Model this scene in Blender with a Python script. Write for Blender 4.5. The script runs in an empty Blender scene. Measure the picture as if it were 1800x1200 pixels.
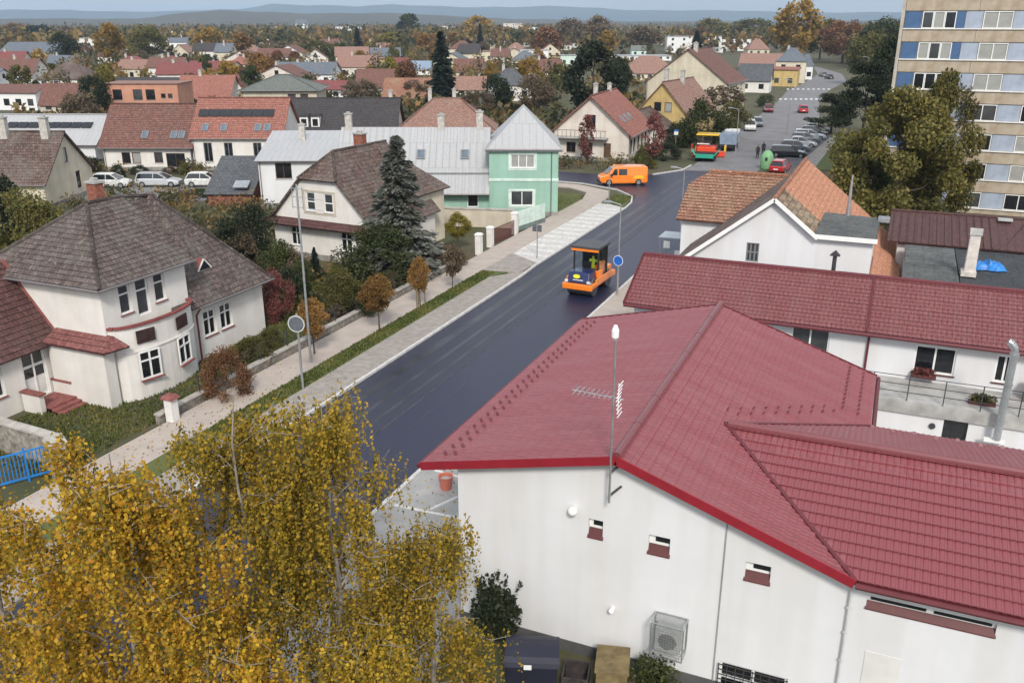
import bpy, bmesh, math, random
import numpy as np
from mathutils import Vector, Matrix
S = bpy.context.scene
R = math.radians
rnd = random.Random(7)
NR = np.random.default_rng(5)
# ------------------------------------------------------------------ camera, sky, sun, exposure
H = 16.5; F = 1550.0; YAW = R(23.2); PIT = math.atan(562 / F)
cam = bpy.data.cameras.new('camera'); camo = bpy.data.objects.new('camera', cam)
S.collection.objects.link(camo); S.camera = camo
camo.location = (0, 0, H); camo.rotation_euler = (math.pi / 2 - PIT, 0, YAW)
cam.sensor_width = 36; cam.lens = 36 * F / 1800; cam.clip_end = 40000; cam.clip_start = .3
SUN_EL, SUN_AZ = R(40), R(152)          # azimuth clockwise from +Y: behind the camera, to the right
W = bpy.data.worlds.new('World'); S.world = W; W.use_nodes = True
nt = W.node_tree; bg = nt.nodes['Background']; bg.inputs['Strength'].default_value = .13
sky = nt.nodes.new('ShaderNodeTexSky'); sky.sky_type = 'NISHITA'; sky.sun_disc = False
sky.sun_elevation = SUN_EL; sky.sun_rotation = SUN_AZ; sky.air_density = 1.0; sky.dust_density = 2.0; sky.ozone_density = 1.5
tc = nt.nodes.new('ShaderNodeTexCoord'); mp = nt.nodes.new('ShaderNodeMapping'); mp.inputs['Scale'].default_value = (1, 1, 5)
nz = nt.nodes.new('ShaderNodeTexNoise'); nz.inputs['Scale'].default_value = 2.2; nz.inputs['Detail'].default_value = 6
cr = nt.nodes.new('ShaderNodeValToRGB'); cr.color_ramp.elements[0].position = .36; cr.color_ramp.elements[0].color = (.45, .45, .45, 1)
cr.color_ramp.elements[1].position = .62; cr.color_ramp.elements[1].color = (.9, .9, .9, 1)
mx = nt.nodes.new('ShaderNodeMix'); mx.data_type = 'RGBA'; mx.inputs[7].default_value = (6.2, 6.4, 6.6, 1)
L = nt.links.new
L(tc.outputs['Generated'], mp.inputs[0]); L(mp.outputs[0], nz.inputs['Vector']); L(nz.outputs['Fac'], cr.inputs[0])
L(cr.outputs[0], mx.inputs[0]); L(sky.outputs[0], mx.inputs[6]); L(mx.outputs[2], bg.inputs[0])
sl = bpy.data.lights.new('sun', 'SUN'); sl.energy = 2.3; sl.angle = R(11); sl.color = (1, .945, .865)
so = bpy.data.objects.new('sun', sl); S.collection.objects.link(so)
sd = Vector((math.sin(SUN_AZ) * math.cos(SUN_EL), math.cos(SUN_AZ) * math.cos(SUN_EL), math.sin(SUN_EL)))
so.rotation_euler = sd.to_track_quat('Z', 'Y').to_euler(); so.location = (40, -40, 60)
S.view_settings.view_transform = 'Standard'; S.view_settings.look = 'None'; S.view_settings.gamma = 1
S.view_settings.exposure = 0.54
# ------------------------------------------------------------------ pixel -> place helpers
sP, cP = math.sin(PIT), math.cos(PIT); fwv = (-math.sin(YAW), math.cos(YAW)); rtv = (math.cos(YAW), math.sin(YAW))
def ray(u, v):
    a = (u - 900) / F; b = (600 - v) / F; h = cP + b * sP
    return (fwv[0] * h + rtv[0] * a, fwv[1] * h + rtv[1] * a, -sP + b * cP)
def gp(u, v, z=0.0):
    r = ray(u, v); t = (z - H) / r[2]; return Vector((r[0] * t, r[1] * t, z))
def hz(u, v, x, y):
    r = ray(u, v); n = r[0] ** 2 + r[1] ** 2; return H + r[2] * (x * r[0] + y * r[1]) / n
def ply(u, v, Y): r = ray(u, v); t = Y / r[1]; return Vector((r[0] * t, Y, H + r[2] * t))
def plx(u, v, X): r = ray(u, v); t = X / r[0]; return Vector((X, r[1] * t, H + r[2] * t))
# ------------------------------------------------------------------ materials
MATS = {}
def _new(name):
    m = bpy.data.materials.new(name); m.use_nodes = True; MATS[name] = m
    return m, m.node_tree, m.node_tree.nodes['Principled BSDF']
def lin(c): return tuple(c) + (1,)
def M(name, col, rough=.8, var=.12, scale=1.5, bump=0.0, bscale=30, metal=0, spec=.4, col2=None, streak=0, coat=0):
    if name in MATS: return MATS[name]
    m, t, p = _new(name); N = t.nodes.new; K = t.links.new
    p.inputs['Roughness'].default_value = rough; p.inputs['Metallic'].default_value = metal
    p.inputs['Specular IOR Level'].default_value = spec; p.inputs['Coat Weight'].default_value = coat
    c2 = col2 or tuple(x * (1 - 2 * var) for x in col); c1 = col if col2 else tuple(min(1, x * (1 + var * .6)) for x in col)
    co = N('ShaderNodeTexCoord'); n1 = N('ShaderNodeTexNoise'); n1.inputs['Scale'].default_value = scale; n1.inputs['Detail'].default_value = 8
    n1.inputs['Roughness'].default_value = .62
    rp = N('ShaderNodeValToRGB'); rp.color_ramp.elements[0].position = .33; rp.color_ramp.elements[1].position = .66
    rp.color_ramp.elements[0].color = lin(c2); rp.color_ramp.elements[1].color = lin(c1)
    K(co.outputs['Object'], n1.inputs['Vector']); K(n1.outputs['Fac'], rp.inputs[0]); out = rp.outputs[0]
    if streak:       # rain streaks: noise squeezed sideways
        ma = N('ShaderNodeMapping'); ma.inputs['Scale'].default_value = (1.0, 1.0, .07)
        n2 = N('ShaderNodeTexNoise'); n2.inputs['Scale'].default_value = 1.6; n2.inputs['Detail'].default_value = 6
        r2 = N('ShaderNodeValToRGB'); r2.color_ramp.elements[0].position = .38; r2.color_ramp.elements[1].position = .6
        d = 1 - streak; r2.color_ramp.elements[0].color = (d, d * .985, d * .96, 1); r2.color_ramp.elements[1].color = (1, 1, 1, 1)
        mm = N('ShaderNodeMix'); mm.data_type = 'RGBA'; mm.blend_type = 'MULTIPLY'; mm.inputs[0].default_value = 1
        K(co.outputs['Object'], ma.inputs[0]); K(ma.outputs[0], n2.inputs['Vector']); K(n2.outputs['Fac'], r2.inputs[0])
        K(out, mm.inputs[6]); K(r2.outputs[0], mm.inputs[7]); out = mm.outputs[2]
    K(out, p.inputs['Base Color'])
    if bump:
        n3 = N('ShaderNodeTexNoise'); n3.inputs['Scale'].default_value = bscale; n3.inputs['Detail'].default_value = 5
        b = N('ShaderNodeBump'); b.inputs['Strength'].default_value = bump; b.inputs['Distance'].default_value = .03
        K(co.outputs['Object'], n3.inputs['Vector']); K(n3.outputs['Fac'], b.inputs['Height']); K(b.outputs[0], p.inputs['Normal'])
    return m
def RM(name, a, b, stain, bw=.24, rh=.33, rough=.85, amt=.45, mort=.55, ms=.035, sscale=.5, vr=.3):
    """tiled roof cover in roof coordinates (UV in metres)"""
    if name in MATS: return MATS[name]
    m, t, p = _new(name); N = t.nodes.new; K = t.links.new
    p.inputs['Roughness'].default_value = rough; p.inputs['Specular IOR Level'].default_value = .3
    uv = N('ShaderNodeUVMap'); uv.uv_map = 'UVMap'; br = N('ShaderNodeTexBrick')
    br.inputs['Scale'].default_value = 1; br.inputs['Brick Width'].default_value = bw; br.inputs['Row Height'].default_value = rh
    br.inputs['Mortar Size'].default_value = ms * rh * 2; br.inputs['Bias'].default_value = -.1; br.inputs['Mortar Smooth'].default_value = .4
    br.inputs['Color1'].default_value = lin(a); br.inputs['Color2'].default_value = lin(b)
    br.inputs['Mortar'].default_value = lin([x * mort for x in a])
    n1 = N('ShaderNodeTexNoise'); n1.inputs['Scale'].default_value = sscale; n1.inputs['Detail'].default_value = 9; n1.inputs['Roughness'].default_value = .7
    co = N('ShaderNodeTexCoord'); rp = N('ShaderNodeValToRGB'); rp.color_ramp.elements[0].position = .42; rp.color_ramp.elements[1].position = .68
    rp.color_ramp.elements[0].color = (0, 0, 0, 1); rp.color_ramp.elements[1].color = (amt, amt, amt, 1)
    mm = N('ShaderNodeMix'); mm.data_type = 'RGBA'; mm.inputs[7].default_value = lin(stain)
    n2 = N('ShaderNodeTexNoise'); n2.inputs['Scale'].default_value = 5; n2.inputs['Detail'].default_value = 4
    r2 = N('ShaderNodeValToRGB'); r2.color_ramp.elements[0].position = .3; r2.color_ramp.elements[1].position = .75
    r2.color_ramp.elements[0].color = (1 - vr * 1.25, 1 - vr * 1.25, 1 - vr * 1.25, 1); r2.color_ramp.elements[1].color = (1 + vr * .8, 1 + vr * .8, 1 + vr * .8, 1)
    m2 = N('ShaderNodeMix'); m2.data_type = 'RGBA'; m2.blend_type = 'MULTIPLY'; m2.inputs[0].default_value = 1
    K(uv.outputs[0], br.inputs['Vector']); K(co.outputs['Object'], n2.inputs['Vector'])
    if vr < .2:      # sheet metal: dirt runs down the slope
        mpg = N('ShaderNodeMapping'); mpg.inputs['Scale'].default_value = (1.5, .22, 1); n1.inputs['Scale'].default_value = 1.0; K(uv.outputs[0], mpg.inputs[0]); K(mpg.outputs[0], n1.inputs['Vector'])
    else: K(co.outputs['Object'], n1.inputs['Vector'])
    K(n1.outputs['Fac'], rp.inputs[0]); K(rp.outputs[0], mm.inputs[0]); K(br.outputs['Color'], mm.inputs[6])
    if vr > .2:      # lichen specks, tile-sized
        n4 = N('ShaderNodeTexNoise'); n4.inputs['Scale'].default_value = 7; n4.inputs['Detail'].default_value = 3
        r4 = N('ShaderNodeValToRGB'); r4.color_ramp.elements[0].position = .6; r4.color_ramp.elements[1].position = .68; r4.color_ramp.elements[0].color = (0, 0, 0, 1); r4.color_ramp.elements[1].color = (.5, .5, .5, 1)
        m4 = N('ShaderNodeMix'); m4.data_type = 'RGBA'; m4.inputs[7].default_value = lin([min(1, x * 1.75 + .02) for x in b]); K(co.outputs['Object'], n4.inputs['Vector']); K(n4.outputs['Fac'], r4.inputs[0]); K(r4.outputs[0], m4.inputs[0]); K(mm.outputs[2], m4.inputs[6]); mm = m4
    K(n2.outputs['Fac'], r2.inputs[0]); K(mm.outputs[2], m2.inputs[6]); K(r2.outputs[0], m2.inputs[7]); K(m2.outputs[2], p.inputs['Base Color'])
    return m
def LEAF(name, cols, trans=.3):
    """leaf colours picked leaf by leaf from the 'rnd' attribute"""
    if name in MATS: return MATS[name]
    m, t, p = _new(name); N = t.nodes.new; K = t.links.new
    at = N('ShaderNodeAttribute'); at.attribute_name = 'rnd'; oi = N('ShaderNodeObjectInfo')
    rp = N('ShaderNodeValToRGB'); e = rp.color_ramp.elements
    for i, c in enumerate(cols):
        x = i / max(1, len(cols) - 1)
        el = e[0] if i == 0 else (e[1] if i == 1 else e.new(x)); el.position = x; el.color = lin(c)
    hs = N('ShaderNodeHueSaturation'); ma = N('ShaderNodeMapRange'); ma.inputs[3].default_value = .8; ma.inputs[4].default_value = 1.2
    K(oi.outputs['Random'], ma.inputs[0]); K(ma.outputs[0], hs.inputs['Value'])
    K(at.outputs['Fac'], rp.inputs[0]); K(rp.outputs[0], hs.inputs['Color']); K(hs.outputs[0], p.inputs['Base Color'])
    p.inputs['Roughness'].default_value = .6; p.inputs['Specular IOR Level'].default_value = .25
    tr = N('ShaderNodeBsdfTranslucent'); mx = N('ShaderNodeMixShader'); mx.inputs[0].default_value = trans
    K(hs.outputs[0], tr.inputs[0]); K(p.outputs[0], mx.inputs[1]); K(tr.outputs[0], mx.inputs[2])
    K(mx.outputs[0], t.nodes['Material Output'].inputs['Surface'])
    return m
def GLASSY(name, col, rough=.06, var=.3):
    m = M(name, col, rough, var, .6, spec=.6); return m
# ------------------------------------------------------------------ mesh builder
COL = S.collection
class MB:
    def __init__(s): s.v = []; s.f = []; s.uv = None; s.smooth = False
    def pt(s, *ps):
        i = len(s.v); s.v += [tuple(p) for p in ps]; return i
    def poly(s, ps): i = s.pt(*ps); s.f.append(tuple(range(i, i + len(ps))))
    def box(s, x0, x1, y0, y1, z0, z1):
        i = s.pt((x0, y0, z0), (x1, y0, z0), (x1, y1, z0), (x0, y1, z0), (x0, y0, z1), (x1, y0, z1), (x1, y1, z1), (x0, y1, z1))
        s.f += [(i, i + 3, i + 2, i + 1), (i + 4, i + 5, i + 6, i + 7), (i, i + 1, i + 5, i + 4), (i + 1, i + 2, i + 6, i + 5), (i + 2, i + 3, i + 7, i + 6), (i + 3, i, i + 4, i + 7)]
        return s
    def frustum(s, x0, x1, y0, y1, z0, z1, k, ky=None):
        ky = k if ky is None else ky
        i = s.pt((x0, y0, z0), (x1, y0, z0), (x1, y1, z0), (x0, y1, z0), (x0 + k, y0 + ky, z1), (x1 - k, y0 + ky, z1), (x1 - k, y1 - ky, z1), (x0 + k, y1 - ky, z1))
        s.f += [(i, i + 3, i + 2, i + 1), (i + 4, i + 5, i + 6, i + 7), (i, i + 1, i + 5, i + 4), (i + 1, i + 2, i + 6, i + 5), (i + 2, i + 3, i + 7, i + 6), (i + 3, i, i + 4, i + 7)]
        return s
    def prism(s, pts, z0, z1):
        n = len(pts); i = s.pt(*[(p[0], p[1], z0) for p in pts], *[(p[0], p[1], z1) for p in pts])
        s.f.append(tuple(range(i + n - 1, i - 1, -1))); s.f.append(tuple(range(i + n, i + 2 * n)))
        for k in range(n): j = (k + 1) % n; s.f.append((i + k, i + j, i + n + j, i + n + k))
        return s
    def loft(s, rings, cap=True):
        n = len(rings[0]); i = s.pt(*[p for r in rings for p in r])
        for a in range(len(rings) - 1):
            for k in range(n):
                j = (k + 1) % n; s.f.append((i + a * n + k, i + a * n + j, i + (a + 1) * n + j, i + (a + 1) * n + k))
        if cap:
            s.f.append(tuple(range(i + n - 1, i - 1, -1))); b = i + (len(rings) - 1) * n; s.f.append(tuple(range(b, b + n)))
        return s
    def tube(s, p0, p1, r0, r1=None, n=8, cap=True):
        p0, p1 = Vector(p0), Vector(p1); r1 = r0 if r1 is None else r1; d = (p1 - p0)
        if d.length < 1e-6: return s
        d.normalize(); a = d.orthogonal().normalized(); b = d.cross(a)
        rg = [[q + (a * math.cos(2 * math.pi * k / n) + b * math.sin(2 * math.pi * k / n)) * r for k in range(n)] for q, r in ((p0, r0), (p1, r1))]
        return s.loft(rg, cap)
    def path(s, pts, r, n=6):
        for a, b in zip(pts, pts[1:]): s.tube(a, b, r, r, n)
        return s
    def lathe(s, prof, n=14, c=(0, 0)):
        return s.loft([[(c[0] + r * math.cos(2 * math.pi * k / n), c[1] + r * math.sin(2 * math.pi * k / n), z) for k in range(n)] for r, z in prof])
    def mesh(s, name):
        me = bpy.data.meshes.new(name); me.from_pydata(s.v, [], s.f); me.update()
        if s.uv:
            l = me.uv_layers.new(name='UVMap'); l.data.foreach_set('uv', np.array([s.uv.get(v, (0, 0)) for lp in me.loops for v in (lp.vertex_index,)], dtype=np.float32).ravel())
        if s.smooth: me.shade_smooth()
        return me
    def obj(s, name, mat, parent=None, loc=None, rz=0, rot=None, bevel=0, seg=2, kind=None):
        return place(s.mesh(name), name, mat, parent, loc, rz, rot, bevel, seg, kind)
def place(me, name, mat, parent=None, loc=None, rz=0, rot=None, bevel=0, seg=2, kind=None):
    o = bpy.data.objects.new(name, me)
    if mat is not None:
        mat = MATS[mat] if isinstance(mat, str) else mat
        if len(me.materials) == 0: me.materials.append(mat)
        elif me.materials[0] != mat:
            o.material_slots[0].link = 'OBJECT'; o.material_slots[0].material = mat
    COL.objects.link(o)
    if parent is not None: o.parent = parent
    if loc is not None: o.location = loc
    if rot is not None: o.rotation_euler = rot
    elif rz: o.rotation_euler = (0, 0, rz)
    if bevel:
        b = o.modifiers.new('b', 'BEVEL'); b.width = bevel; b.segments = seg; b.limit_method = 'ANGLE'
    if kind: o['kind'] = kind
    return o
def tag(o, label, cat, group=None):
    o['label'] = label; o['category'] = cat
    if group: o['group'] = group
    return o
def thing(name, label, cat, loc=(0, 0, 0), rz=0, group=None):
    o = bpy.data.objects.new(name, None); COL.objects.link(o); o.location = loc; o.rotation_euler = (0, 0, rz); o.empty_display_size = .3
    return tag(o, label, cat, group)
def dup(root, loc, rz=0, label=None, scale=None):
    def cp(o, par):
        c = o.copy(); COL.objects.link(c)
        if par is not None: c.parent = par
        for ch in o.children: cp(ch, c)
        return c
    r = cp(root, None); r.location = loc; r.rotation_euler = (0, 0, rz)
    if scale: r.scale = (scale,) * 3 if not isinstance(scale, tuple) else scale
    if label: r['label'] = label
    return r
# ------------------------------------------------------------------ roof slopes with real courses / waves, clipped to the slope's outline
def clip(poly, a, b):      # keep left of a->b ; items (u,v,h)
    out = []; ex, ey = b[0] - a[0], b[1] - a[1]
    dd = [ex * (p[1] - a[1]) - ey * (p[0] - a[0]) for p in poly]
    for i in range(len(poly)):
        p, q, d0, d1 = poly[i], poly[(i + 1) % len(poly)], dd[i], dd[(i + 1) % len(poly)]
        if d0 >= 0: out.append(p)
        if (d0 > 0 and d1 < 0) or (d0 < 0 and d1 > 0):
            t = d0 / (d0 - d1); out.append(tuple(p[k] + (q[k] - p[k]) * t for k in range(3)))
    return out
def frame_of(poly):
    p0 = Vector(poly[0]); U = (Vector(poly[1]) - p0).normalized(); n = U.cross(Vector(poly[-1]) - p0).normalized()
    if n.z < 0: n = -n
    V = n.cross(U)
    if V.z < 0: V = -V
    return p0, U, V, n
def slope(mb, poly, course=.33, amp=.035, wave=0, wamp=0, thick=.12, seg=4):
    poly = [Vector(p) for p in poly]; p0, U, V, n = frame_of(poly)
    q = [((p - p0).dot(U), (p - p0).dot(V)) for p in poly]
    A = sum(q[i][0] * q[(i + 1) % len(q)][1] - q[(i + 1) % len(q)][0] * q[i][1] for i in range(len(q)))
    if A < 0: q = q[::-1]; poly = poly[::-1]
    if mb.uv is None: mb.uv = {}
    def add(ps):
        i = mb.pt(*[p0 + U * a + V * b + n * h for a, b, h in ps])
        for k, (a, b, h) in enumerate(ps): mb.uv[i + k] = (a, b)
        mb.f.append(tuple(range(i, i + len(ps))))
    u0, u1 = min(a for a, b in q), max(a for a, b in q); v0, v1 = min(b for a, b in q), max(b for a, b in q)
    if not course: add([(a, b, 0) for a, b in q])
    else:
        nr = max(1, int(math.ceil((v1 - v0) / course)))
        if wave: nc = int(math.ceil((u1 - u0) / wave)) * seg; du = wave / seg
        else: nc = 1; du = u1 - u0
        pr = lambda i: wamp * (.5 - .5 * math.cos(2 * math.pi * (i % seg) / seg)) if wave else 0
        for r in range(nr):
            va = v0 + r * course; vb = va + course
            for c in range(nc):
                ua = u0 + c * du; ub = ua + du; ha, hb = pr(c), pr(c + 1)
                cell = [(ua, va, amp + ha), (ub, va, amp + hb), (ub, vb, hb), (ua, vb, ha)]
                step = [(ua, va, ha - .002), (ub, va, hb - .002), (ub, va, amp + hb), (ua, va, amp + ha)]
                for k in range(len(q)):
                    cell = clip(cell, q[k], q[(k + 1) % len(q)])
                    if not cell: break
                if len(cell) >= 3: add(cell)
                if r and all((q[(k + 1) % len(q)][0] - q[k][0]) * (va - q[k][1]) - (q[(k + 1) % len(q)][1] - q[k][1]) * (x - q[k][0]) >= -1e-6 for k in range(len(q)) for x in (ua, ub)): add(step)
    for k in range(len(q)):            # edges and underside
        a, b = q[k], q[(k + 1) % len(q)]; add([(a[0], a[1], -thick), (b[0], b[1], -thick), (b[0], b[1], amp * .5 if course else 0), (a[0], a[1], amp * .5 if course else 0)])
    add([(a, b, -thick) for a, b in q[::-1]])
# ------------------------------------------------------------------ house kit
def roof_polys(t, w, d, h, rh, o, k=.4):
    c = h + rh
    if t in ('gx', 'gxh'):
        s = rh / (d / 2); e = h - o * s
        return [[(-o, -o, e), (w + o, -o, e), (w + o, d / 2, c), (-o, d / 2, c)], [(w + o, d + o, e), (-o, d + o, e), (-o, d / 2, c), (w + o, d / 2, c)]]
    if t == 'gy':
        s = rh / (w / 2); e = h - o * s
        return [[(-o, d + o, e), (-o, -o, e), (w / 2, -o, c), (w / 2, d + o, c)], [(w + o, -o, e), (w + o, d + o, e), (w / 2, d + o, c), (w / 2, -o, c)]]
    if t == 'gyh':
        s = rh / (w / 2); e = h - o * s; hc = h + rh * (1 - k); xl = w / 2 * (1 - k); xr = w - xl; rn = k * w / 2
        return [[(-o, d + o, e), (-o, -o, e), (xl, -o, hc), (w / 2, rn, c), (w / 2, d + o, c)], [(w + o, -o, e), (w + o, d + o, e), (w / 2, d + o, c), (w / 2, rn, c), (xr, -o, hc)],
                [(xl, -o, hc), (xr, -o, hc), (w / 2, rn, c)]]
    if t == 'hip':
        if w >= d:
            a = d / 2; s = rh / a; e = h - o * s; y = d / 2
            return [[(-o, -o, e), (w + o, -o, e), (w - a, y, c), (a, y, c)], [(w + o, d + o, e), (-o, d + o, e), (a, y, c), (w - a, y, c)],
                    [(w + o, -o, e), (w + o, d + o, e), (w - a, y, c)], [(-o, d + o, e), (-o, -o, e), (a, y, c)]]
        a = w / 2; s = rh / a; e = h - o * s; x = w / 2
        return [[(-o, -o, e), (w + o, -o, e), (x, a, c)], [(w + o, d + o, e), (-o, d + o, e), (x, d - a, c)],
                [(w + o, -o, e), (w + o, d + o, e), (x, d - a, c), (x, a, c)], [(-o, d + o, e), (-o, -o, e), (x, a, c), (x, d - a, c)]]
    if t == 'shed':
        s = rh / d
        return [[(-o, -o, h - o * s), (w + o, -o, h - o * s), (w + o, d + o, c + o * s), (-o, d + o, c + o * s)]]
    return [[(-o, -o, h), (w + o, -o, h), (w + o, d + o, h), (-o, d + o, h)]]
def wall_polys(t, w, d, h, rh, k=.4):
    q = lambda n: [(0, 0), (n, 0), (n, h), (0, h)]
    P = {'f': q(w), 'b': q(w), 'l': q(d), 'r': q(d)}; c = h + rh - .02
    if t == 'gx': P['l'] = P['r'] = [(0, 0), (d, 0), (d, h), (d / 2, c), (0, h)]
    if t == 'gy': P['f'] = P['b'] = [(0, 0), (w, 0), (w, h), (w / 2, c), (0, h)]
    if t == 'gyh':
        hc = h + rh * (1 - k); xl = w / 2 * (1 - k); P['b'] = [(0, 0), (w, 0), (w, h), (w / 2, c), (0, h)]; P['f'] = [(0, 0), (w, 0), (w, h), (w - xl, hc - .02), (xl, hc - .02), (0, h)]
    if t == 'shed':
        P['r'] = [(0, 0), (d, 0), (d, c), (0, h)]; P['l'] = [(0, 0), (d, 0), (d, h), (0, c)]; P['b'] = [(0, 0), (w, 0), (w, c), (0, c)]
    return P
def wallface(mb, O, U, N, poly, holes, dep=.14):
    us = sorted({p[0] for p in poly} | {x for h in holes for x in (h[0], h[2])}); zs = sorted({p[1] for p in poly} | {x for h in holes for x in (h[1], h[3])})
    us = [x for x in us if min(p[0] for p in poly) <= x <= max(p[0] for p in poly)]
    W3 = lambda u, z, n=0: (O[0] + U[0] * u + N[0] * n, O[1] + U[1] * u + N[1] * n, O[2] + z)
    for a, b in zip(us, us[1:]):
        for c, e in zip(zs, zs[1:]):
            m = ((a + b) / 2, (c + e) / 2)
            if any(h[0] < m[0] < h[2] and h[1] < m[1] < h[3] for h in holes): continue
            cell = [(a, c, 0), (b, c, 0), (b, e, 0), (a, e, 0)]
            for k in range(len(poly)):
                cell = clip(cell, poly[k], poly[(k + 1) % len(poly)])
                if not cell: break
            if len(cell) >= 3: mb.poly([W3(u, z) for u, z, _ in cell])
    for (a, c, b, e) in holes:
        for p, q in (((a, c), (b, c)), ((b, c), (b, e)), ((b, e), (a, e)), ((a, e), (a, c))):
            mb.poly([W3(*p), W3(*q), W3(*q, dep), W3(*p, dep)])
        mb.poly([W3(a, c, dep + .012), W3(b, c, dep + .012), W3(b, e, dep + .012), W3(a, e, dep + .012)])
WC = {}
def win_mesh(w, h, nm, tr, fr=.07):
    k = (round(w, 2), round(h, 2), nm, tr, fr)
    if k in WC: return WC[k]
    f = MB(); x = w / 2
    for b in ((-x, -x + fr, 0, h), (x - fr, x, 0, h), (-x + fr, x - fr, 0, fr), (-x + fr, x - fr, h - fr, h)): f.box(b[0], b[1], .06, .115, b[2], b[3])
    for i in range(1, nm): c = -x + w * i / nm; f.box(c - fr * .55, c + fr * .55, .065, .11, fr, h - fr)
    if tr:
        for i in range(nm):
            a = -x + fr if i == 0 else -x + w * i / nm + fr * .55; b = x - fr if i == nm - 1 else -x + w * (i + 1) / nm - fr * .55
            f.box(a, b, .066, .109, h * tr - fr * .5, h * tr + fr * .5)
    p = MB(); p.box(-x + fr * .5, x - fr * .5, .118, .13, fr * .5, h - fr * .5)
    s = MB(); s.box(-x - .06, x + .06, -.07, .055, -.05, -.004)
    WC[k] = (f.mesh('window'), p.mesh('pane'), s.mesh('sill')); return WC[k]
FACES = {'f': lambda w, d: ((0, 0), (1, 0), (0, 1), 0), 'r': lambda w, d: ((w, 0), (0, 1), (-1, 0), 90), 'b': lambda w, d: ((w, d), (-1, 0), (0, -1), 180), 'l': lambda w, d: ((0, d), (0, -1), (1, 0), 270)}
PANES = ['pane_dark', 'pane_dark', 'pane_mid', 'pane_curtain', 'pane_dark']
def put_window(par, loc, rz, w, h, nm=2, tr=0, fm='frame_white', sill='sill_grey', pane=None, full=True, name='window'):
    f, p, s = win_mesh(w, h, nm, tr)
    o = place(f, name, fm, par, loc, rz)
    place(p, 'pane', pane or rnd.choice(PANES), o)
    if full and sill: place(s, 'sill', sill, o)
    return o
def house(name, label, cat, loc, rz, w, d, h, rt, rh, wall, roof, o=.4, wins=(), k=.4, group=None, course=.34, amp=.018, wave=0, wamp=0, chim=(), ridge=True, gut=True,
          fm='frame_white', sill='sill_grey', simple=False, plinth='plinth', zb=0, cm='chimney_render', capm=None):
    """wins: (face, u centre, z sill, width, height, mullions, transom[, kind])"""
    T = thing(name, label, cat, (loc[0], loc[1], zb), R(rz), group); T['dim'] = (w, d, h, rh)
    P = wall_polys(rt, w, d, h, rh, k); mb = MB()
    for fc in 'frbl':
        O, U, N, a = FACES[fc](w, d); holes = [] if simple else [(x[1] - x[3] / 2, x[2], x[1] + x[3] / 2, x[2] + x[4]) for x in wins if x[0] == fc]
        wallface(mb, (O[0], O[1], 0), U, N, P[fc], holes)
    mb.obj('wall', wall, T)
    if plinth and not simple:
        pb = MB()
        for x0, x1, y0, y1 in ((-.03, w + .03, -.03, -.001), (-.03, w + .03, d + .001, d + .03), (-.03, -.001, 0, d), (w + .001, w + .03, 0, d)): pb.box(x0, x1, y0, y1, -.1, .42)
        pb.obj('plinth', plinth, T)
    for x in wins:
        O, U, N, a = FACES[x[0]](w, d); L3 = (O[0] + U[0] * x[1], O[1] + U[1] * x[1], x[2])
        kd = x[7] if len(x) > 7 else 'window'
        if simple: place(flat_win(x[3], x[4]), 'window', rnd.choice(('pane_dark', 'pane_mid')), T, L3, R(a))
        elif kd == 'door':
            f, p, s = win_mesh(x[3], x[4], x[5], .72); q = place(f, 'door', fm, T, L3, R(a)); place(p, 'door_panel', 'door_brown', q)
        else: put_window(T, L3, R(a), x[3], x[4], x[5], x[6], fm, sill)
    rb = MB(); polys = roof_polys(rt, w, d, h, rh, o, k)
    for p in polys: slope(rb, p, course if not simple else 0, amp, wave, wamp, .1)
    ro = rb.obj('roof', roof, T); T['roofname'] = ro.name
    if ridge and rt not in ('flat', 'shed') and not simple:
        rg = MB(); seen = set(); E = {}
        for p in polys:
            for i in range(len(p)):
                a, b = tuple(round(c, 3) for c in p[i]), tuple(round(c, 3) for c in p[(i + 1) % len(p)]); e = tuple(sorted((a, b))); E[e] = E.get(e, 0) + 1
        for (a, b), n in E.items():
            if n == 2: rg.tube((a[0], a[1], a[2] + .02), (b[0], b[1], b[2] + .02), .11, .11, 6)
        if rg.v: rg.obj('ridge_cap', capm or roof, ro)
    if gut and not simple and rt != 'flat':
        gb = MB()
        for p in polys:
            a, b = Vector(p[0]), Vector(p[1]); n = (b - a).cross(Vector((0, 0, 1))).normalized() * .07
            gb.tube(a + n, b + n, .065, .065, 6)
        gb.obj('gutter', 'gutter_grey', T)
        e = 0; dp = MB(); dp.tube((.15, -.07, h - .1), (.15, -.07, .05), .045); dp.obj('downpipe', 'gutter_grey', T)
        if rt in ('gy',): dp = MB(); dp.tube((w + .06, .3, h - .1), (w + .06, .3, .05), .045); dp.obj('downpipe', 'gutter_grey', T)
    for c in chim: chimney(ro, *c, mat=cm)
    return T
FW = {}
def flat_win(w, h):
    k = (round(w, 1), round(h, 1))
    if k not in FW: FW[k] = MB().box(-w / 2, w / 2, -.03, .02, 0, h).mesh('window')
    return FW[k]
def chimney(ro, x, y, z0, z1, s=.5, s2=None, mat='chimney_render'):
    s2 = s2 or s; o = MB().box(-s / 2, s / 2, -s2 / 2, s2 / 2, z0, z1).obj('chimney', mat, ro, (x, y, 0))
    MB().box(-s / 2 - .07, s / 2 + .07, -s2 / 2 - .07, s2 / 2 + .07, z1 + .002, z1 + .1).box(-s * .25, s * .25, -s2 * .25, s2 * .25, z1 + .1, z1 + .25).obj('chimney_cap', 'concrete', o)
    return o
def roof_of(T): return next(c for c in T.children if c.name.split('.')[0] == 'roof')
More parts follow.
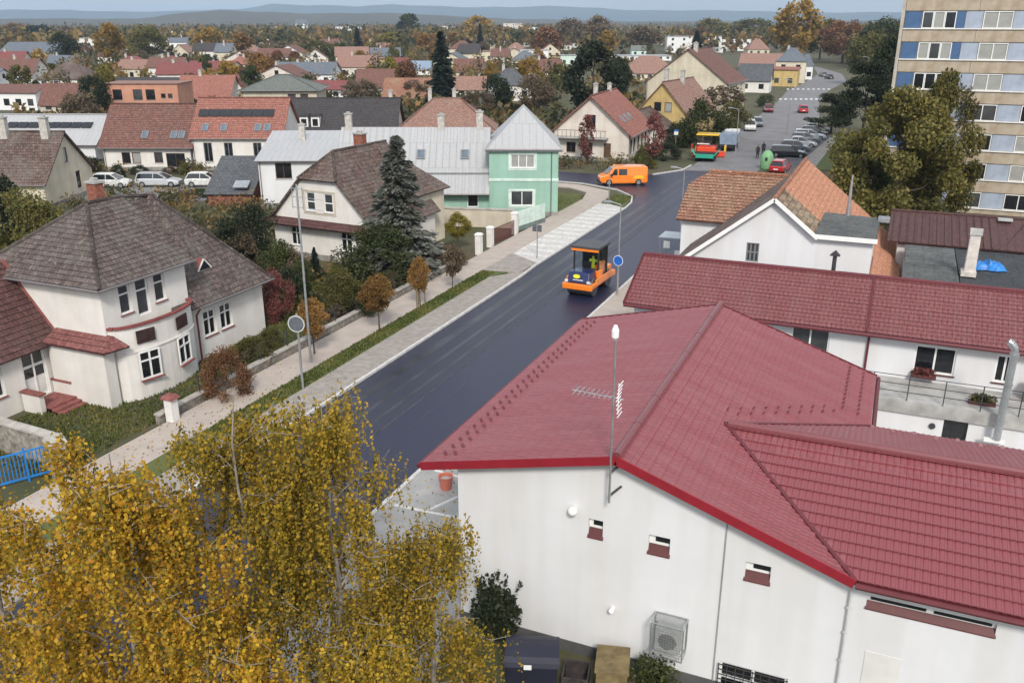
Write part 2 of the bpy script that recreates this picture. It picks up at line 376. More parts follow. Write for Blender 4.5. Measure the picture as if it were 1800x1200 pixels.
def on_slope(me, name, mat, par, poly, u, v, lift=.05):
    p0, U, V, n = frame_of(poly); o = place(me, name, mat, par)
    q = p0 + U * u + V * v + n * lift
    o.matrix_local = Matrix(((U.x, V.x, n.x, q.x), (U.y, V.y, n.y, q.y), (U.z, V.z, n.z, q.z), (0, 0, 0, 1)))
    return o
def skylight(ro, poly, u, v, w=.78, h=1.1):
    f = MB()
    for b in ((-w / 2, -w / 2 + .09, 0, h), (w / 2 - .09, w / 2, 0, h), (-w / 2 + .09, w / 2 - .09, 0, .09), (-w / 2 + .09, w / 2 - .09, h - .09, h)): f.box(b[0], b[1], b[2], b[3], -.05, .09)
    o = on_slope(f.mesh('skylight'), 'skylight', 'metal_grey', ro, poly, u, v, .04)
    MB().box(-w / 2 + .08, w / 2 - .08, .08, h - .08, .03, .06).obj('pane', 'pane_sky', o); return o
# ------------------------------------------------------------------ shared materials
M('frame_white', (.78, .78, .76), .5, .05); M('frame_brown', (.09, .045, .03), .5, .1); M('frame_grey', (.2, .21, .22), .5)
M('sill_grey', (.42, .42, .42), .6); M('sill_red', (.23, .06, .055), .6); M('sill_maroon', (.11, .03, .03), .55)
GLASSY('pane_dark', (.018, .02, .024)); GLASSY('pane_mid', (.07, .075, .08)); M('pane_curtain', (.34, .34, .32), .2, .1, .8, spec=.6); GLASSY('pane_sky', (.16, .2, .25))
M('door_brown', (.12, .07, .04), .5); M('door_white', (.7, .7, .68), .5); M('plinth', (.28, .27, .25), .9, .2, 2)
M('chimney_render', (.5, .47, .43), .9, .2, 3); M('brick_red', (.30, .11, .075), .9, .3, 8); M('concrete', (.40, .39, .37), .9, .18, 1.2, .3, 25); M('gutter_grey', (.22, .2, .2), .45, .1, metal=.4)
M('metal_grey', (.3, .31, .32), .45, .1, metal=.6); M('metal_dark', (.05, .05, .055), .5, .2); M('galvanised', (.5, .52, .53), .38, .12, 4, metal=.75); M('black_rubber', (.02, .02, .02), .85)
M('white_wall', (.665, .67, .685), .92, .03, .45, .15, 40, streak=.05); M('white_wall_old', (.70, .675, .64), .92, .05, .7, .2, 30, streak=.07); M('cream_wall', (.62, .56, .44), .92, .08, .6, .1, 30, streak=.08)
M('peach_wall', (.66, .60, .54), .92, .08, .6, streak=.08); M('mint_wall', (.29, .47, .385), .9, .06, .5, .1, 30, streak=.06); M('yellow_wall', (.54, .40, .17), .9, .1, .8, streak=.1)
M('orange_wall', (.5, .25, .17), .9, .1, .5); M('grey_wall', (.4, .4, .39), .9, .1, .5, streak=.1); M('beige_wall', (.55, .49, .4), .92, .1, .6, streak=.08); M('white_plain', (.74, .74, .73), .8, .04); M('wood_dark', (.07, .045, .035), .8, .3, 4)
RM('roof_old', (.085, .062, .056), (.16, .122, .11), (.15, .14, .125), .2, .28, amt=.65, sscale=.6); RM('roof_old2', (.085, .055, .046), (.18, .118, .10), (.19, .17, .15), .22, .34, amt=.6)
RM('roof_brown', (.16, .075, .06), (.23, .115, .09), (.13, .1, .09), .25, .34, amt=.4); RM('roof_red', (.29, .12, .092), (.36, .16, .125), (.2, .09, .07), .25, .34, amt=.35)
RM('roof_maroon', (.21, .07, .065), (.26, .09, .085), (.14, .05, .05), .25, .34, amt=.3); RM('roof_pent', (.20, .075, .07), (.25, .1, .09), (.2, .1, .09), .25, .34, amt=.3); RM('roof_wine', (.085, .04, .038), (.13, .06, .055), (.12, .08, .07), .2, .28, amt=.4); RM('roof_orange', (.47, .22, .13), (.53, .26, .165), (.36, .16, .09), .22, .32, amt=.3)
RM('roof_terra', (.27, .15, .115), (.35, .205, .165), (.24, .17, .14), .25, .34, amt=.5); RM('roof_rust', (.25, .115, .08), (.36, .18, .12), (.3, .22, .14), .22, .3, amt=.6, sscale=.35)
RM('roof_grey', (.085, .09, .10), (.115, .12, .13), (.14, .14, .14), .4, .34, amt=.3); RM('roof_dark', (.05, .045, .048), (.065, .06, .06), (.08, .075, .07), .3, .34, amt=.3, mort=.8)
RM('roof_slate', (.12, .14, .17), (.16, .18, .21), (.2, .2, .2), .4, .34, amt=.3); RM('roof_green', (.15, .17, .155), (.19, .2, .18), (.2, .19, .17), .5, .4, amt=.4)
RM('roof_brown_tile', (.2, .135, .09), (.3, .21, .14), (.33, .29, .22), .2, .32, amt=.6, mort=.35, ms=.06)
RM('roof_metal', (.37, .372, .378), (.39, .392, .398), (.42, .42, .42), .6, 3.0, .42, amt=.3, mort=.8, ms=.006, vr=.06); RM('roof_bluegrey', (.2, .27, .36), (.23, .3, .39), (.3, .34, .38), .6, 3, .5, amt=.3, mort=.8, ms=.006, vr=.06)
RM('roof_brownmetal', (.085, .038, .036), (.095, .044, .042), (.12, .06, .055), .45, 6, .5, amt=.4, mort=.75, ms=.006)
RM('roof_felt', (.085, .09, .09), (.1, .105, .105), (.17, .18, .17), 1.0, 6, .9, amt=.6, mort=.7, ms=.004); RM('roof_felt_dark', (.045, .048, .052), (.052, .055, .06), (.075, .08, .085), 1.0, 6, .9, amt=.5, mort=.7, ms=.004)
# red pressed-metal roof: satin paint, faint dust
m_red = RM('roof_metal_red', (.215, .044, .052), (.235, .052, .06), (.25, .095, .10), .22, .35, .42, amt=.5, mort=.7, ms=.02, sscale=.12, vr=.05)
m_red.node_tree.nodes['Principled BSDF'].inputs['Specular IOR Level'].default_value = .5
pr_ = m_red.node_tree.nodes['Principled BSDF']; pr_.inputs['Coat Weight'].default_value = .25; pr_.inputs['Coat Roughness'].default_value = .35
m_red2 = RM('roof_metal_red_faded', (.195, .064, .066), (.215, .074, .075), (.24, .13, .125), .22, .35, .42, amt=.35, mort=.6, ms=.03, sscale=.15, vr=.1)
M('red_trim', (.26, .018, .03), .4, .08, 2); M('maroon_trim', (.12, .022, .028), .45, .1, 2)
# ------------------------------------------------------------------ ground, roads, hills
M('grass_ground', (.05, .058, .022), .95, .3, .16, .6, 5, col2=(.10, .083, .05)); M('lawn', (.07, .10, .025), .95, .2, .8, .6, 12, col2=(.11, .115, .04))
M('soil', (.13, .10, .07), .95, .25, .8, .5, 8)
M('asphalt_new', (.013, .015, .042), .4, .16, .5, .25, 60, spec=.45, col2=(.018, .019, .043)); M('asphalt_old', (.20, .195, .2), .9, .15, .35, .2, 40, col2=(.145, .14, .145)); M('asphalt_mid', (.12, .12, .125), .9, .2, .6, .3, 40)
M('paving', (.43, .37, .325), .92, .12, 1.2, .3, 14, col2=(.36, .31, .27)); M('gravel', (.34, .31, .28), .95, .2, 2.5, .6, 30, col2=(.24, .215, .19)); M('chippings', (.56, .54, .51), .95, .2, 3, .6, 20, col2=(.42, .4, .38))
M('kerb', (.58, .57, .55), .85, .12, 2); M('paint_white', (.62, .62, .6), .8, .15, 4)
def sheet(name, pts, z, mat, kind='structure'):
    o = MB(); o.poly([(p[0], p[1], z) for p in pts]); o = o.obj(name, mat)
    if kind: o['kind'] = kind
    return o
def slab(name, pts, z0, z1, mat):
    o = MB().prism([(p[0], p[1]) for p in pts], z0, z1).obj(name, mat); o['kind'] = 'structure'; return o
g = MB(); n = 40; rings = [0, 60, 150, 400, 1200, 4000, 11000]
for a in range(len(rings) - 1):
    for k in range(n):
        t0, t1 = 2 * math.pi * k / n, 2 * math.pi * (k + 1) / n; r0, r1 = rings[a], rings[a + 1]
        q = [(r0 * math.cos(t0), r0 * math.sin(t0), 0), (r1 * math.cos(t0), r1 * math.sin(t0), 0), (r1 * math.cos(t1), r1 * math.sin(t1), 0), (r0 * math.cos(t1), r0 * math.sin(t1), 0)]
        g.poly(q if r0 else q[1:] + [(0, 0, 0)][:0] + [q[0]])
g.obj('ground', 'grass_ground', kind='structure')
pxs = lambda *ps: [gp(*p) for p in ps]
sheet('road', [(-22.4, -25), (-15.4, -25), (-15.4, 71), (-15.6, 84), (-16.0, 96), (-16.4, 105.5), (-22.8, 104), (-25.2, 99.4), (-29, 97.6), (-40, 97.3), (-70, 97), (-70, 91), (-40, 91), (-30.5, 90.5), (-26, 88.4), (-23.4, 85.2), (-22.6, 82)], .012, 'asphalt_new')
slab('entry_bay', [(-15.4, 63.5), (-12.2, 63.5), (-12.2, 76), (-15.4, 76)], -.2, .008, 'asphalt_new')
sheet('old_road', [tuple(p)[:2] for p in pxs((1183, 312), (1235, 280), (1300, 232), (1345, 195), (1368, 178), (1384, 160), (1412, 146), (1438, 131), (1430, 118), (1438, 118), (1480, 130), (1488, 143), (1456, 160), (1440, 180), (1440, 205), (1425, 235), (1345, 292), (1290, 330), (1255, 342))], .006, 'asphalt_old')
sheet('side_street', [(-118, 51), (-112, 45.5), (-57, 69), (-46, 80), (-49.5, 83)], .006, 'asphalt_old')
# fresh mat: the seam between two paving lanes and roller tracks
sheet('first_lane', [(-22.4, -25), (-18.7, -25), (-18.7, 101), (-22.4, 101)][:2] + [(-18.7, 82), (-22.45, 82)], .0125, M('asphalt_lane', (.028, .029, .048), .45, .2, .4, .25, 60, spec=.4, col2=(.021, .022, .042)))
sm = MB(); sm.box(-18.72, -18.66, -25, 103, .012, .0165); sm.obj('lane_seam', M('seam', (.075, .075, .085), .7, .4, 2), kind='structure')
M('roll_mark', (.038, .039, .052), .38, .3, .5)
for i, (x, wd) in enumerate(((-21.6, .5), (-20.4, .25), (-19.5, .2), (-17.7, .05))):
    MB().box(x, x + wd, -25, 100, .0135, .0155).obj('roller_track', 'roll_mark', kind='structure')
# left side: kerb, gravel strip, verge, pavement
slab('gravel_strip', [(-24.4, -25), (-22.55, -25), (-22.55, 55.5), (-24.4, 53)], -.2, .075, 'gravel')
slab('grass_verge', [(-25.5, -25), (-24.4, -25), (-24.4, 53), (-22.7, 56.5), (-25.5, 58)], -.2, .1, 'lawn')
slab('pavement', [(-27.6, -25), (-25.5, -25), (-25.5, 84), (-26.6, 87.4), (-30.5, 89.6), (-40, 90.2), (-40, 88.2), (-31, 87.6), (-28.4, 85.6), (-27.6, 82)], -.2, .11, 'paving')
slab('parking_bay', [(-25.5, 58), (-22.7, 56.5), (-22.6, 79.5), (-25.5, 81.5)], -.2, .08, 'chippings')
slab('concrete_apron', [(-25.49, 54.2), (-22.9, 54.6), (-22.72, 57.6), (-25.49, 59.5)], .02, .115, 'gravel')
[MB().box(-25.4, -22.75, y_, y_ + .5, .079, .0835).obj('bay_marking', M('pale_chips', (.66, .65, .63), .9, .2, 5), kind='structure') for y_ in np.arange(59.5, 79.5, 1.55)]
slab('corner_lawn', [(-25.45, 81.6), (-22.75, 79.7), (-23.3, 84.4), (-25.3, 86.6)], -.2, .1, 'lawn')
slab('garden_lawn', [(-31, 74.0), (-27.7, 74.4), (-27.7, 81.6), (-28.8, 84.6), (-33, 84.6)], -.2, .06, 'lawn')
# kerb stones, one by one
def kerbline(pts, name='kerb', step=1.0, wd=.16, z1=.13):
    root = bpy.data.objects.new(name, MB().box(-.001, .001, -.001, .001, -.05, -.04).mesh(name)); root.data.materials.append(MATS['kerb']); COL.objects.link(root); root['kind'] = 'structure'
    me = MB().box(-.49 * step, .49 * step, -wd / 2, wd / 2, -.2, z1).mesh('kerb_stone'); me.materials.append(MATS['kerb']); c = 0
    for a, b in zip(pts, pts[1:]):
        a, b = Vector(a), Vector(b); d = b - a; nn = max(1, round(d.length / step)); an = math.atan2(d.y, d.x)
        for i in range(nn):
            p = a + d * ((i + .5) / nn); o = place(me, 'kerb_stone', None, root, (p.x, p.y, rnd.uniform(-.008, .008)), an); o.scale.x = d.length / nn / step; c += 1
    return root
kerbline([(-22.47, 16), (-22.47, 54), (-22.62, 57), (-22.55, 79.6), (-22.75, 82.3), (-23.5, 85.3), (-26.1, 88.5), (-30.5, 90.6), (-38, 91.05)])
kerbline([(-25.1, 99.5), (-22.7, 104.1), (-22.6, 108)]); kerbline([(-15.32, 12), (-15.32, 63.3)]); kerbline([(-15.3, 76.2), (-15.5, 84), (-15.9, 96), (-16.3, 105)])
# right side
slab('forecourt', [(-15.24, -10), (-9.7, -10), (-9.7, 19.1), (-9.85, 33.2), (-12.6, 36), (-15.24, 47)], -.2, .1, M('forecourt_concrete', (.36, .355, .345), .9, .12, .7, .3, 20, streak=0))
slab('yard_strip', [(-15.24, 47.2), (-12.6, 36.2), (-11.2, 36.2), (-11.2, 63.3), (-15.24, 63.3)], -.2, .09, 'paving')
slab('yard_concrete', [(-15.0, 76.2), (-10.9, 70), (-10.9, 100), (-15.6, 100)], -.2, .1, M('pale_concrete', (.55, .52, .49), .9, .1, .8))
slab('back_yard', [(-9.7, 32.6), (14, 28), (14, 39), (-9.7, 39)], -.2, .05, 'concrete')
for a, b in (((-14.8, 26.9), (-10.2, 26.4)), ((-14.9, 24.0), (-10.2, 24.2)), ((-13.6, 24.2), (-12.6, 26.5)), ((-12.4, 24.3), (-10.4, 25.9)), ((-14.6, 21.8), (-11.5, 21.2))):
    o = MB(); a, b = Vector(a + (.106,)), Vector(b + (.106,)); nn = (b - a).cross(Vector((0, 0, 1))).normalized() * .07
    o.poly([a - nn, b - nn, b + nn, a + nn]); o.obj('painted_line', 'paint_white', kind='structure')
# zebra crossing far down the street and the one nearer
for v, us in ((174.5, range(1372, 1446, 9)), (157, range(1385, 1460, 9))):
    for u in us:
        p = gp(u, v); MB().box(-.28, .28, -2.0, 2.0, 0, .004).obj('zebra_stripe', 'paint_white', None, (p.x, p.y, .012), R(6), kind='structure')
slab('car_park', [tuple(p)[:2] for p in pxs((1352, 297), (1440, 232), (1462, 238), (1398, 300))], -.2, .07, 'asphalt_mid')
slab('car_park_path', [tuple(p)[:2] for p in pxs((1385, 305), (1466, 236), (1478, 238), (1425, 305))], -.2, .09, 'gravel')
slab('tower_lawn', [tuple(p)[:2] for p in pxs((1428, 300), (1480, 238), (1530, 235), (1560, 300))], -.2, .08, 'lawn')
# hills and distant ridge
M('hill_forest', (.05, .05, .035), .95, .3, .004, col2=(.085, .065, .04)); M('far_ridge', (.05, .065, .05), .95, .2, .001); M('fields', (.17, .16, .09), .95, .2, .002)
def hill(name, dist, dep, prof, mat, z0=-.5):
    """prof: (pixel column, height in m) along the ridge"""
    m = MB(); rows = [(-dep, 0), (-dep * .55, .45), (-dep * .2, .9), (0, 1), (dep * .3, .85), (dep, 0)]; us = np.arange(prof[0][0], prof[-1][0] + 1, 30)
    hs = np.interp(us, [p[0] for p in prof], [p[1] for p in prof]); rg = []
    for u, hh in zip(us, hs):
        a = YAW - math.atan((u - 900) * cP / F); hh *= 1 + .05 * math.sin(u * .021) + .03 * math.sin(u * .067)
        rg.append([(-math.sin(a) * (dist + r), math.cos(a) * (dist + r), z0 + (hh + .5) * f) for r, f in rows])
    i = m.pt(*[p for r in rg for p in r]); k = len(rows)
    for a in range(len(rg) - 1):
        for b in range(k - 1): m.f.append((i + a * k + b, i + (a + 1) * k + b, i + (a + 1) * k + b + 1, i + a * k + b + 1))
    m.smooth = True; m.obj(name, mat, kind='structure')
hill('mountain_ridge', 9300, 1200, [(-900, 60), (-300, 90), (0, 110), (300, 105), (420, 120), (480, 178), (560, 172), (620, 150), (700, 165), (820, 158), (900, 150), (1000, 150), (1100, 128), (1250, 112), (1500, 95), (1900, 80), (2700, 60)], 'far_ridge')
hill('wooded_hill', 3100, 500, [(-600, 20), (-100, 22), (150, 24), (250, 26), (320, 40), (380, 47), (470, 46), (560, 42), (700, 40), (820, 33), (900, 24), (1100, 17), (1500, 18), (2300, 16)], 'hill_forest')
sheet('fields', [tuple(p)[:2] for p in pxs((-400, 47), (420, 47), (420, 42.3), (-400, 42.3))], .5, 'fields')
# ------------------------------------------------------------------ red-roofed hall in the foreground
def beam(mb, p0, p1, wd, hh):
    p0, p1 = Vector(p0), Vector(p1); d = (p1 - p0).normalized(); s = d.cross(Vector((0, 0, 1))).normalized() * wd / 2; u = s.cross(d).normalized() * hh / 2
    mb.loft([[p - s - u, p + s - u, p + s + u, p - s + u] for p in (p0, p1)]); return mb
A = thing('hall_building', 'white rendered hall with red pressed-metal roof standing beside the new road', 'building', (-5.3, 19.2, 0))
OX, OY = -5.3, 19.2
def la(x, y, z): return (x - OX, y - OY, z)
ZR, ZL, ZE, ZW = 6.4, 5.1, 4.42, 5.746
w3 = [(-6.05, 3.84, -5.66, 4.34), (-4.44, 3.76, -3.89, 4.26), (-2.0, 3.63, -1.4, 4.1)]
wl = MB()
wallface(wl, la(0, 19.2, 0), (1, 0), (0, 1), [(-9.85, 0), (.45, 0), (.45, ZE - .1), (-5.3, ZR - .1), (-9.85, ZL + .14)], w3 + [(-2.4, -.2, -.7, 1.0)], .18)
wallface(wl, la(.45, 19.2, 0), (1, 0), (0, 1), [(0, 0), (11.5, 0), (11.5, ZE), (0, ZE)], [(.35, 3.62, 3.05, 3.92)], .2)
wallface(wl, la(-9.85, 32.1, 0), (0, -1), (1, 0), [(0, 0), (12.9, 0), (12.9, ZL + .14), (0, ZL + .14)], [], .14)
wallface(wl, la(.45, 32.1, 0), (-1, 0), (0, -1), [(0, 0), (10.3, 0), (10.3, ZL + .14), (5.75, ZR - .1), (0, ZE - .1)], [], .14)
wallface(wl, la(.25, 27.6, 0), (0, 1), (-1, 0), [(0, 0), (4.5, 0), (4.5, ZE), (0, ZE)], [], .14)
wallface(wl, la(11.95, 27.5, 0), (-1, 0), (0, -1), [(0, 0), (11.7, 0), (11.7, ZE), (0, ZE)], [], .14)
wallface(wl, la(11.95, 19.2, 0), (0, 1), (-1, 0), [(0, 0), (8.3, 0), (8.3, ZE), (4.15, ZW - .1), (0, ZE)], [], .14)
wl.obj('wall', 'white_wall', A)
MB().box(-4.58, 5.76, -.035, -.002, -.05, .35).obj('plinth', M('plinth_dark', (.09, .09, .09), .9), A)
ra = MB(); PLm = [la(-10.8, 32.4, ZL), la(-10.8, 18.9, ZL), la(-5.3, 18.9, ZR), la(-5.3, 32.4, ZR)]
PRf = [la(-5.3, 18.9, ZR), la(-5.3, 23.3, ZR), la(-3.4, 23.3, ZW), la(.45, 18.9, ZE)]; PRr = [la(-5.3, 23.3, ZR), la(-5.3, 32.4, ZR), la(.45, 32.4, ZE), la(.45, 27.8, ZE), la(-3.4, 23.3, ZW)]
PWf = [la(.45, 18.9, ZE), la(12.3, 18.9, ZE), la(12.3, 23.3, ZW), la(-3.4, 23.3, ZW)]; PWr = [la(12.3, 27.8, ZE), la(.45, 27.8, ZE), la(-3.4, 23.3, ZW), la(12.3, 23.3, ZW)]
for p in (PLm, PRf, PRr, PWr): slope(ra, p, .35, .034, .165, .02, .08)
RA = ra.obj('roof', 'roof_metal_red', A)
# wing front: single tile-shaped pressings you can count, on a plain deck
dk = MB(); PWd = [(x, y, z - .05) for x, y, z in PWf]; slope(dk, PWd, 0, 0, thick=.06); dk.obj('roof_deck', 'maroon_trim', A)
p0, U, V, nn = frame_of(PWf); q = [((Vector(p) - p0).dot(U), (Vector(p) - p0).dot(V)) for p in PWf]
TP, TC = .165, .37; prof = [(0, -.006), (.07, .004), (.25, .013), (.5, .016), (.75, .013), (.93, .004), (1, -.006)]
tm = MB(); tm.uv = {}
i = tm.pt(*[(a * TP, 0, h + .03) for a, h in prof], *[(a * TP, TC + .02, h) for a, h in prof], *[(a * TP, 0, h - .012) for a, h in prof])
for k in range(6): tm.f += [(i + k, i + k + 1, i + 8 + k, i + 7 + k), (i + 14 + k, i + 15 + k, i + k + 1, i + k)]
tm.uv = {j: (tm.v[j][0], tm.v[j][1]) for j in range(len(tm.v))}
tme = tm.mesh('tile'); tme.materials.append(MATS['roof_metal_red'])
rest = MB(); rest.uv = {}; v1 = max(b for a, b in q); u0 = min(a for a, b in q); nt_ = 0
for r in range(int(v1 / TC) + 1):
    for c in range(int((11.9 - u0) / TP) + 1):
        ua = u0 + c * TP; va = r * TC
        ins = all(all((q[(k + 1) % 4][0] - q[k][0]) * (y - q[k][1]) - (q[(k + 1) % 4][1] - q[k][1]) * (x - q[k][0]) >= -1e-4 for k in range(4)) for x in (ua, ua + TP) for y in (va, va + TC))
        if ins and ua + TP + .45 < 4.15 and nt_ < 300:
            on_slope(tme, 'tile', None, RA, PWf, ua, va, .0); nt_ += 1; continue
        for a in range(6):
            (x0, h0), (x1, h1) = prof[a], prof[a + 1]; x0, x1 = ua + x0 * TP, ua + x1 * TP
            cell = [(x0, va, h0 + .03), (x1, va, h1 + .03), (x1, va + TC, h1), (x0, va + TC, h0)]
            st = [(x0, va, h0), (x1, va, h1), (x1, va, h1 + .03), (x0, va, h0 + .03)] if ins else None
            for k in range(4):
                cell = clip(cell, q[k], q[(k + 1) % 4])
                if not cell: break
            for pl in ([cell] if len(cell) >= 3 else []) + ([st] if st else []):
                j = rest.pt(*[p0 + U * x + V * y + nn * h for x, y, h in pl])
                for m_, (x, y, h) in enumerate(pl): rest.uv[j + m_] = (x, y)
                rest.f.append(tuple(range(j, j + len(pl))))
rest.obj('tile_rows', 'roof_metal_red', RA, kind='stuff')
# ridge caps in lengths, fascia, valley flashings
def ridge_caps(par, a, b, r=.13, mat='roof_metal_red', step=1.9):
    a, b = Vector(a), Vector(b); n = max(1, round((b - a).length / step))
    for i in range(n):
        o = MB(); p, q2 = a + (b - a) * (i / n), a + (b - a) * ((i + 1.02) / n); o.tube(p, q2, r, r * .93, 10); o.smooth = False; o.obj('ridge_cap', mat, par)
ridge_caps(RA, la(-5.3, 18.88, ZR + .03), la(-5.3, 32.4, ZR + .03)); ridge_caps(RA, la(-3.3, 23.3, ZW + .04), la(12.3, 23.3, ZW + .04))
fs = MB(); beam(fs, la(-10.82, 18.86, ZL - .06), la(-5.3, 18.86, ZR - .06), .04, .24); beam(fs, la(-5.3, 18.86, ZR - .06), la(.47, 18.86, ZE - .06), .04, .24); fs.obj('fascia', 'red_trim', A)
fs = MB(); beam(fs, la(-10.8, 32.43, ZL - .06), la(-5.3, 32.43, ZR - .06), .04, .24); beam(fs, la(-5.3, 32.43, ZR - .06), la(.47, 32.43, ZE - .06), .04, .24); fs.obj('fascia', 'maroon_trim', A)
for a, b in (((-10.88, 18.86, ZL - .08), (-10.88, 32.4, ZL - .08)), ((.5, 18.82, ZE - .08), (12.3, 18.82, ZE - .08)), ((.55, 27.8, ZE - .08), (.55, 32.45, ZE - .08)), ((.55, 27.9, ZE - .09), (12.3, 27.9, ZE - .09))):
    MB().tube(la(*a), la(*b), .075, .075, 8).obj('gutter', 'maroon_trim', A)
vf = MB(); beam(vf, la(-3.4, 23.3, ZW + .02), la(.47, 18.88, ZE + .02), .1, .1); beam(vf, la(-3.4, 23.3, ZW + .02), la(.45, 27.8, ZE + .02), .1, .1); vf.obj('valley_flashing', 'maroon_trim', RA)
gs = MB(); gs.loft([[(-.05, 0, 0), (.05, 0, 0), (.05, .05, 0), (-.05, .05, 0)], [(-.05, -.02, .1), (.05, -.02, .1), (.05, .01, .1), (-.05, .01, .1)]]); gme = gs.mesh('snow_guard'); gme.materials.append(MATS['roof_metal_red'])
def guards(poly, pts): [on_slope(gme, 'snow_guard', None, RA, poly, u, v, .035) for u, v in pts]
guards(PLm, [(13.5 - .5 - i * .47, .5 + .32 * (i % 2) + j * .0) for i in range(27) for j in (0,)]); guards(PLm, [(13.5 - .5 - i * .47, .82 - .32 * (i % 2)) for i in range(27)])
lo = -math.hypot(5.75, ZR - ZE)
guards(PRr, [(4.9 + i * .38, lo + .45 + j * .5) for i in range(11) for j in (0, 1)]); guards(PRr, [(.9 + i * .42, lo + 3.5 - i * .33 + j * .32 + .35) for i in range(9) for j in (0, 1)])
guards(PWr, [(2.2 + i * .6, .5 + .3 * (i % 2)) for i in range(17)])
# windows of the gable: white frame, dark slot, deep maroon sill
for a, c, b, e in w3 + [(.8, 3.62, 3.5, 3.92)]:
    ww, hh = b - a, e - c; fr = MB(); fr.box(-ww / 2, ww / 2, .1, .16, hh * .42, hh).obj('window', 'frame_white', A, la((a + b) / 2, 19.2, c)); fo = A.children[-1]
    if ww < 1: MB().box(-ww * .2, ww * .46, .075, .099, hh * .62, hh * .88).obj('pane', 'pane_dark', fo)
    else:
        for s in (-1, 1): MB().box(s * ww * .25 - ww * .22, s * ww * .25 + ww * .22, .075, .099, hh * .55, hh * .85).obj('pane', 'pane_dark', fo)
    k = MB(); k.loft([[(x, -.035, -.03), (x, .09, hh * .42), (x, .09, hh * .38), (x, -.035, -.06)] for x in (-ww / 2 - .02, ww / 2 + .02)]); k.obj('sill', 'sill_maroon', fo)
bw = put_window(A, la(-1.55, 19.2, -.2), 0, 1.7, 1.2, 2, .6, pane='pane_dark', sill=None)
gr = MB(); [gr.box(x - .012, x + .012, -.1, -.075, -.1, 1.2) for x in np.linspace(-.85, .85, 9)]; [gr.box(-.86, .86, -.075, -.055, z, z + .02) for z in np.linspace(-.05, 1.15, 9)]; gr.obj('window_grille', 'metal_dark', bw)
MB().box(-2.545, -2.515, 19.17, 19.199, .35, 5.2).obj('wall_joint', M('joint_grey', (.3, .3, .31), .9), A, (5.3, -19.2, 0))
dp = MB(); dp.tube(la(.44, 19.11, 4.2), la(.44, 19.11, .1), .025); [dp.box(.44 - OX - .05, .44 - OX + .05, -.1, -.05, z, z + .04) for z in (1.2, 2.0, 2.8, 3.5)]; dp.obj('cable_pipe', M('pipe_pale', (.55, .54, .53), .6), A)
wp = MB(); wp.box(.95, 1.75, 19.185, 19.199, 1.0, 2.4); wp.obj('wall_patch', M('patch', (.64, .63, .60), .92, .05), A, (5.3, -19.2, 0))
def globe(par, p, r=.11):
    o = MB().tube((0, 0, 0), (0, -.1, 0), .06, .05).obj('lamp_base', 'frame_white', par, p); s = MB(); s.lathe([(r * math.sin(t), -r * math.cos(t)) for t in np.linspace(.05, 3.1, 9)]); s.smooth = True; s.obj('lamp_globe', M('opal', (.8, .8, .78), .15, .02), o, (0, -.15, 0))
T = thing('wall_lamp', 'white globe lamp high on the white hall gable', 'lamp', (-6.45, 19.2, 4.54)); globe(T, (0, 0, 0), .13)
T = thing('wall_lamp', 'small white dome fitting low on the white hall gable', 'lamp', tuple(ply(1077, 1068, 19.2))); globe(T, (0, 0, 0), .075)
# condenser in a wire cage
T = thing('condenser_unit', 'grey air conditioning unit inside a wire cage on the white gable', 'air conditioner', (-3.7, 19.18, 1.05))
MB().box(-.33, .33, -.42, -.1, .12, .82).obj('casing', M('ac_grey', (.42, .43, .42), .5), T, bevel=.02); fn = MB(); [fn.tube((0, -.424 - .004 * k, .45), (0, -.43 - .004 * k, .45), r_) for k, r_ in enumerate((.25, .22, .1))]; fn.obj('fan_cover', 'metal_grey', T)
cg = MB(); xs, ys, zs = (-.42, .42), (-.52, -.02), (0, .98)
for x in xs:
    for y in ys: cg.box(x - .015, x + .015, y - .015, y + .015, 0, 1)
    for z in zs: cg.box(x - .014, x + .014, ys[0] + .016, ys[1] - .016, z, z + .025)
for y in ys:
    for z in zs: cg.box(xs[0] + .016, xs[1] - .016, y - .014, y + .014, z, z + .025)
for k in range(1, 12): cg.box(-.42 + k * .07 - .004, -.42 + k * .07 + .004, -.53, -.522, .03, .97); cg.box(-.41, .41, -.526, -.518, .03 + k * .08, .038 + k * .08); cg.box(-.41, .41, -.5 + k * .04, -.495 + k * .04, .985, .992)
cg.obj('cage', 'galvanised', T)
# aerial mast
T = thing('aerial_mast', 'tall steel aerial mast bracketed to the peak of the white gable', 'antenna', (-5.42, 18.95, 0))
ms = MB(); ms.tube((0, -.12, 5.15), (0, -.12, 9.7), .032, .028); ms.obj('pole', 'galvanised', T)
for z in (5.35, 6.0): MB().tube((0, -.12, z), (.2, .24, z + .12), .03).obj('bracket', 'metal_dark', T)
yg = MB(); yg.tube((-1.05, -.12, 8.05), (.25, -.1, 8.0), .015); [yg.tube((-.95 + k * .13, -.4 + .005 * k, 8.05), (-.95 + k * .13, .16, 8.05), .009) for k in range(8)]
[yg.tube((-.95 + k * .13, -.12, 7.9), (-.95 + k * .13, -.12, 8.2), .008) for k in range(0, 4)]; yg.obj('yagi_aerial', 'galvanised', T)
gd = MB(); [gd.tube((.12 + abs(z - 8.0) * .12, -.3, z), (.12 + abs(z - 8.0) * .12, .08, z), .012) for z in np.linspace(7.6, 8.4, 9)]; gd.tube((.12, -.11, 7.6), (.12, -.11, 8.4), .012); gd.obj('grid_reflector', 'frame_white', T)
tp = MB(); tp.lathe([(.05, 9.5), (.09, 9.56), (.09, 9.72), (.04, 9.85)], c=(-.02, -.12)); tp.obj('top_aerial', 'frame_white', T)
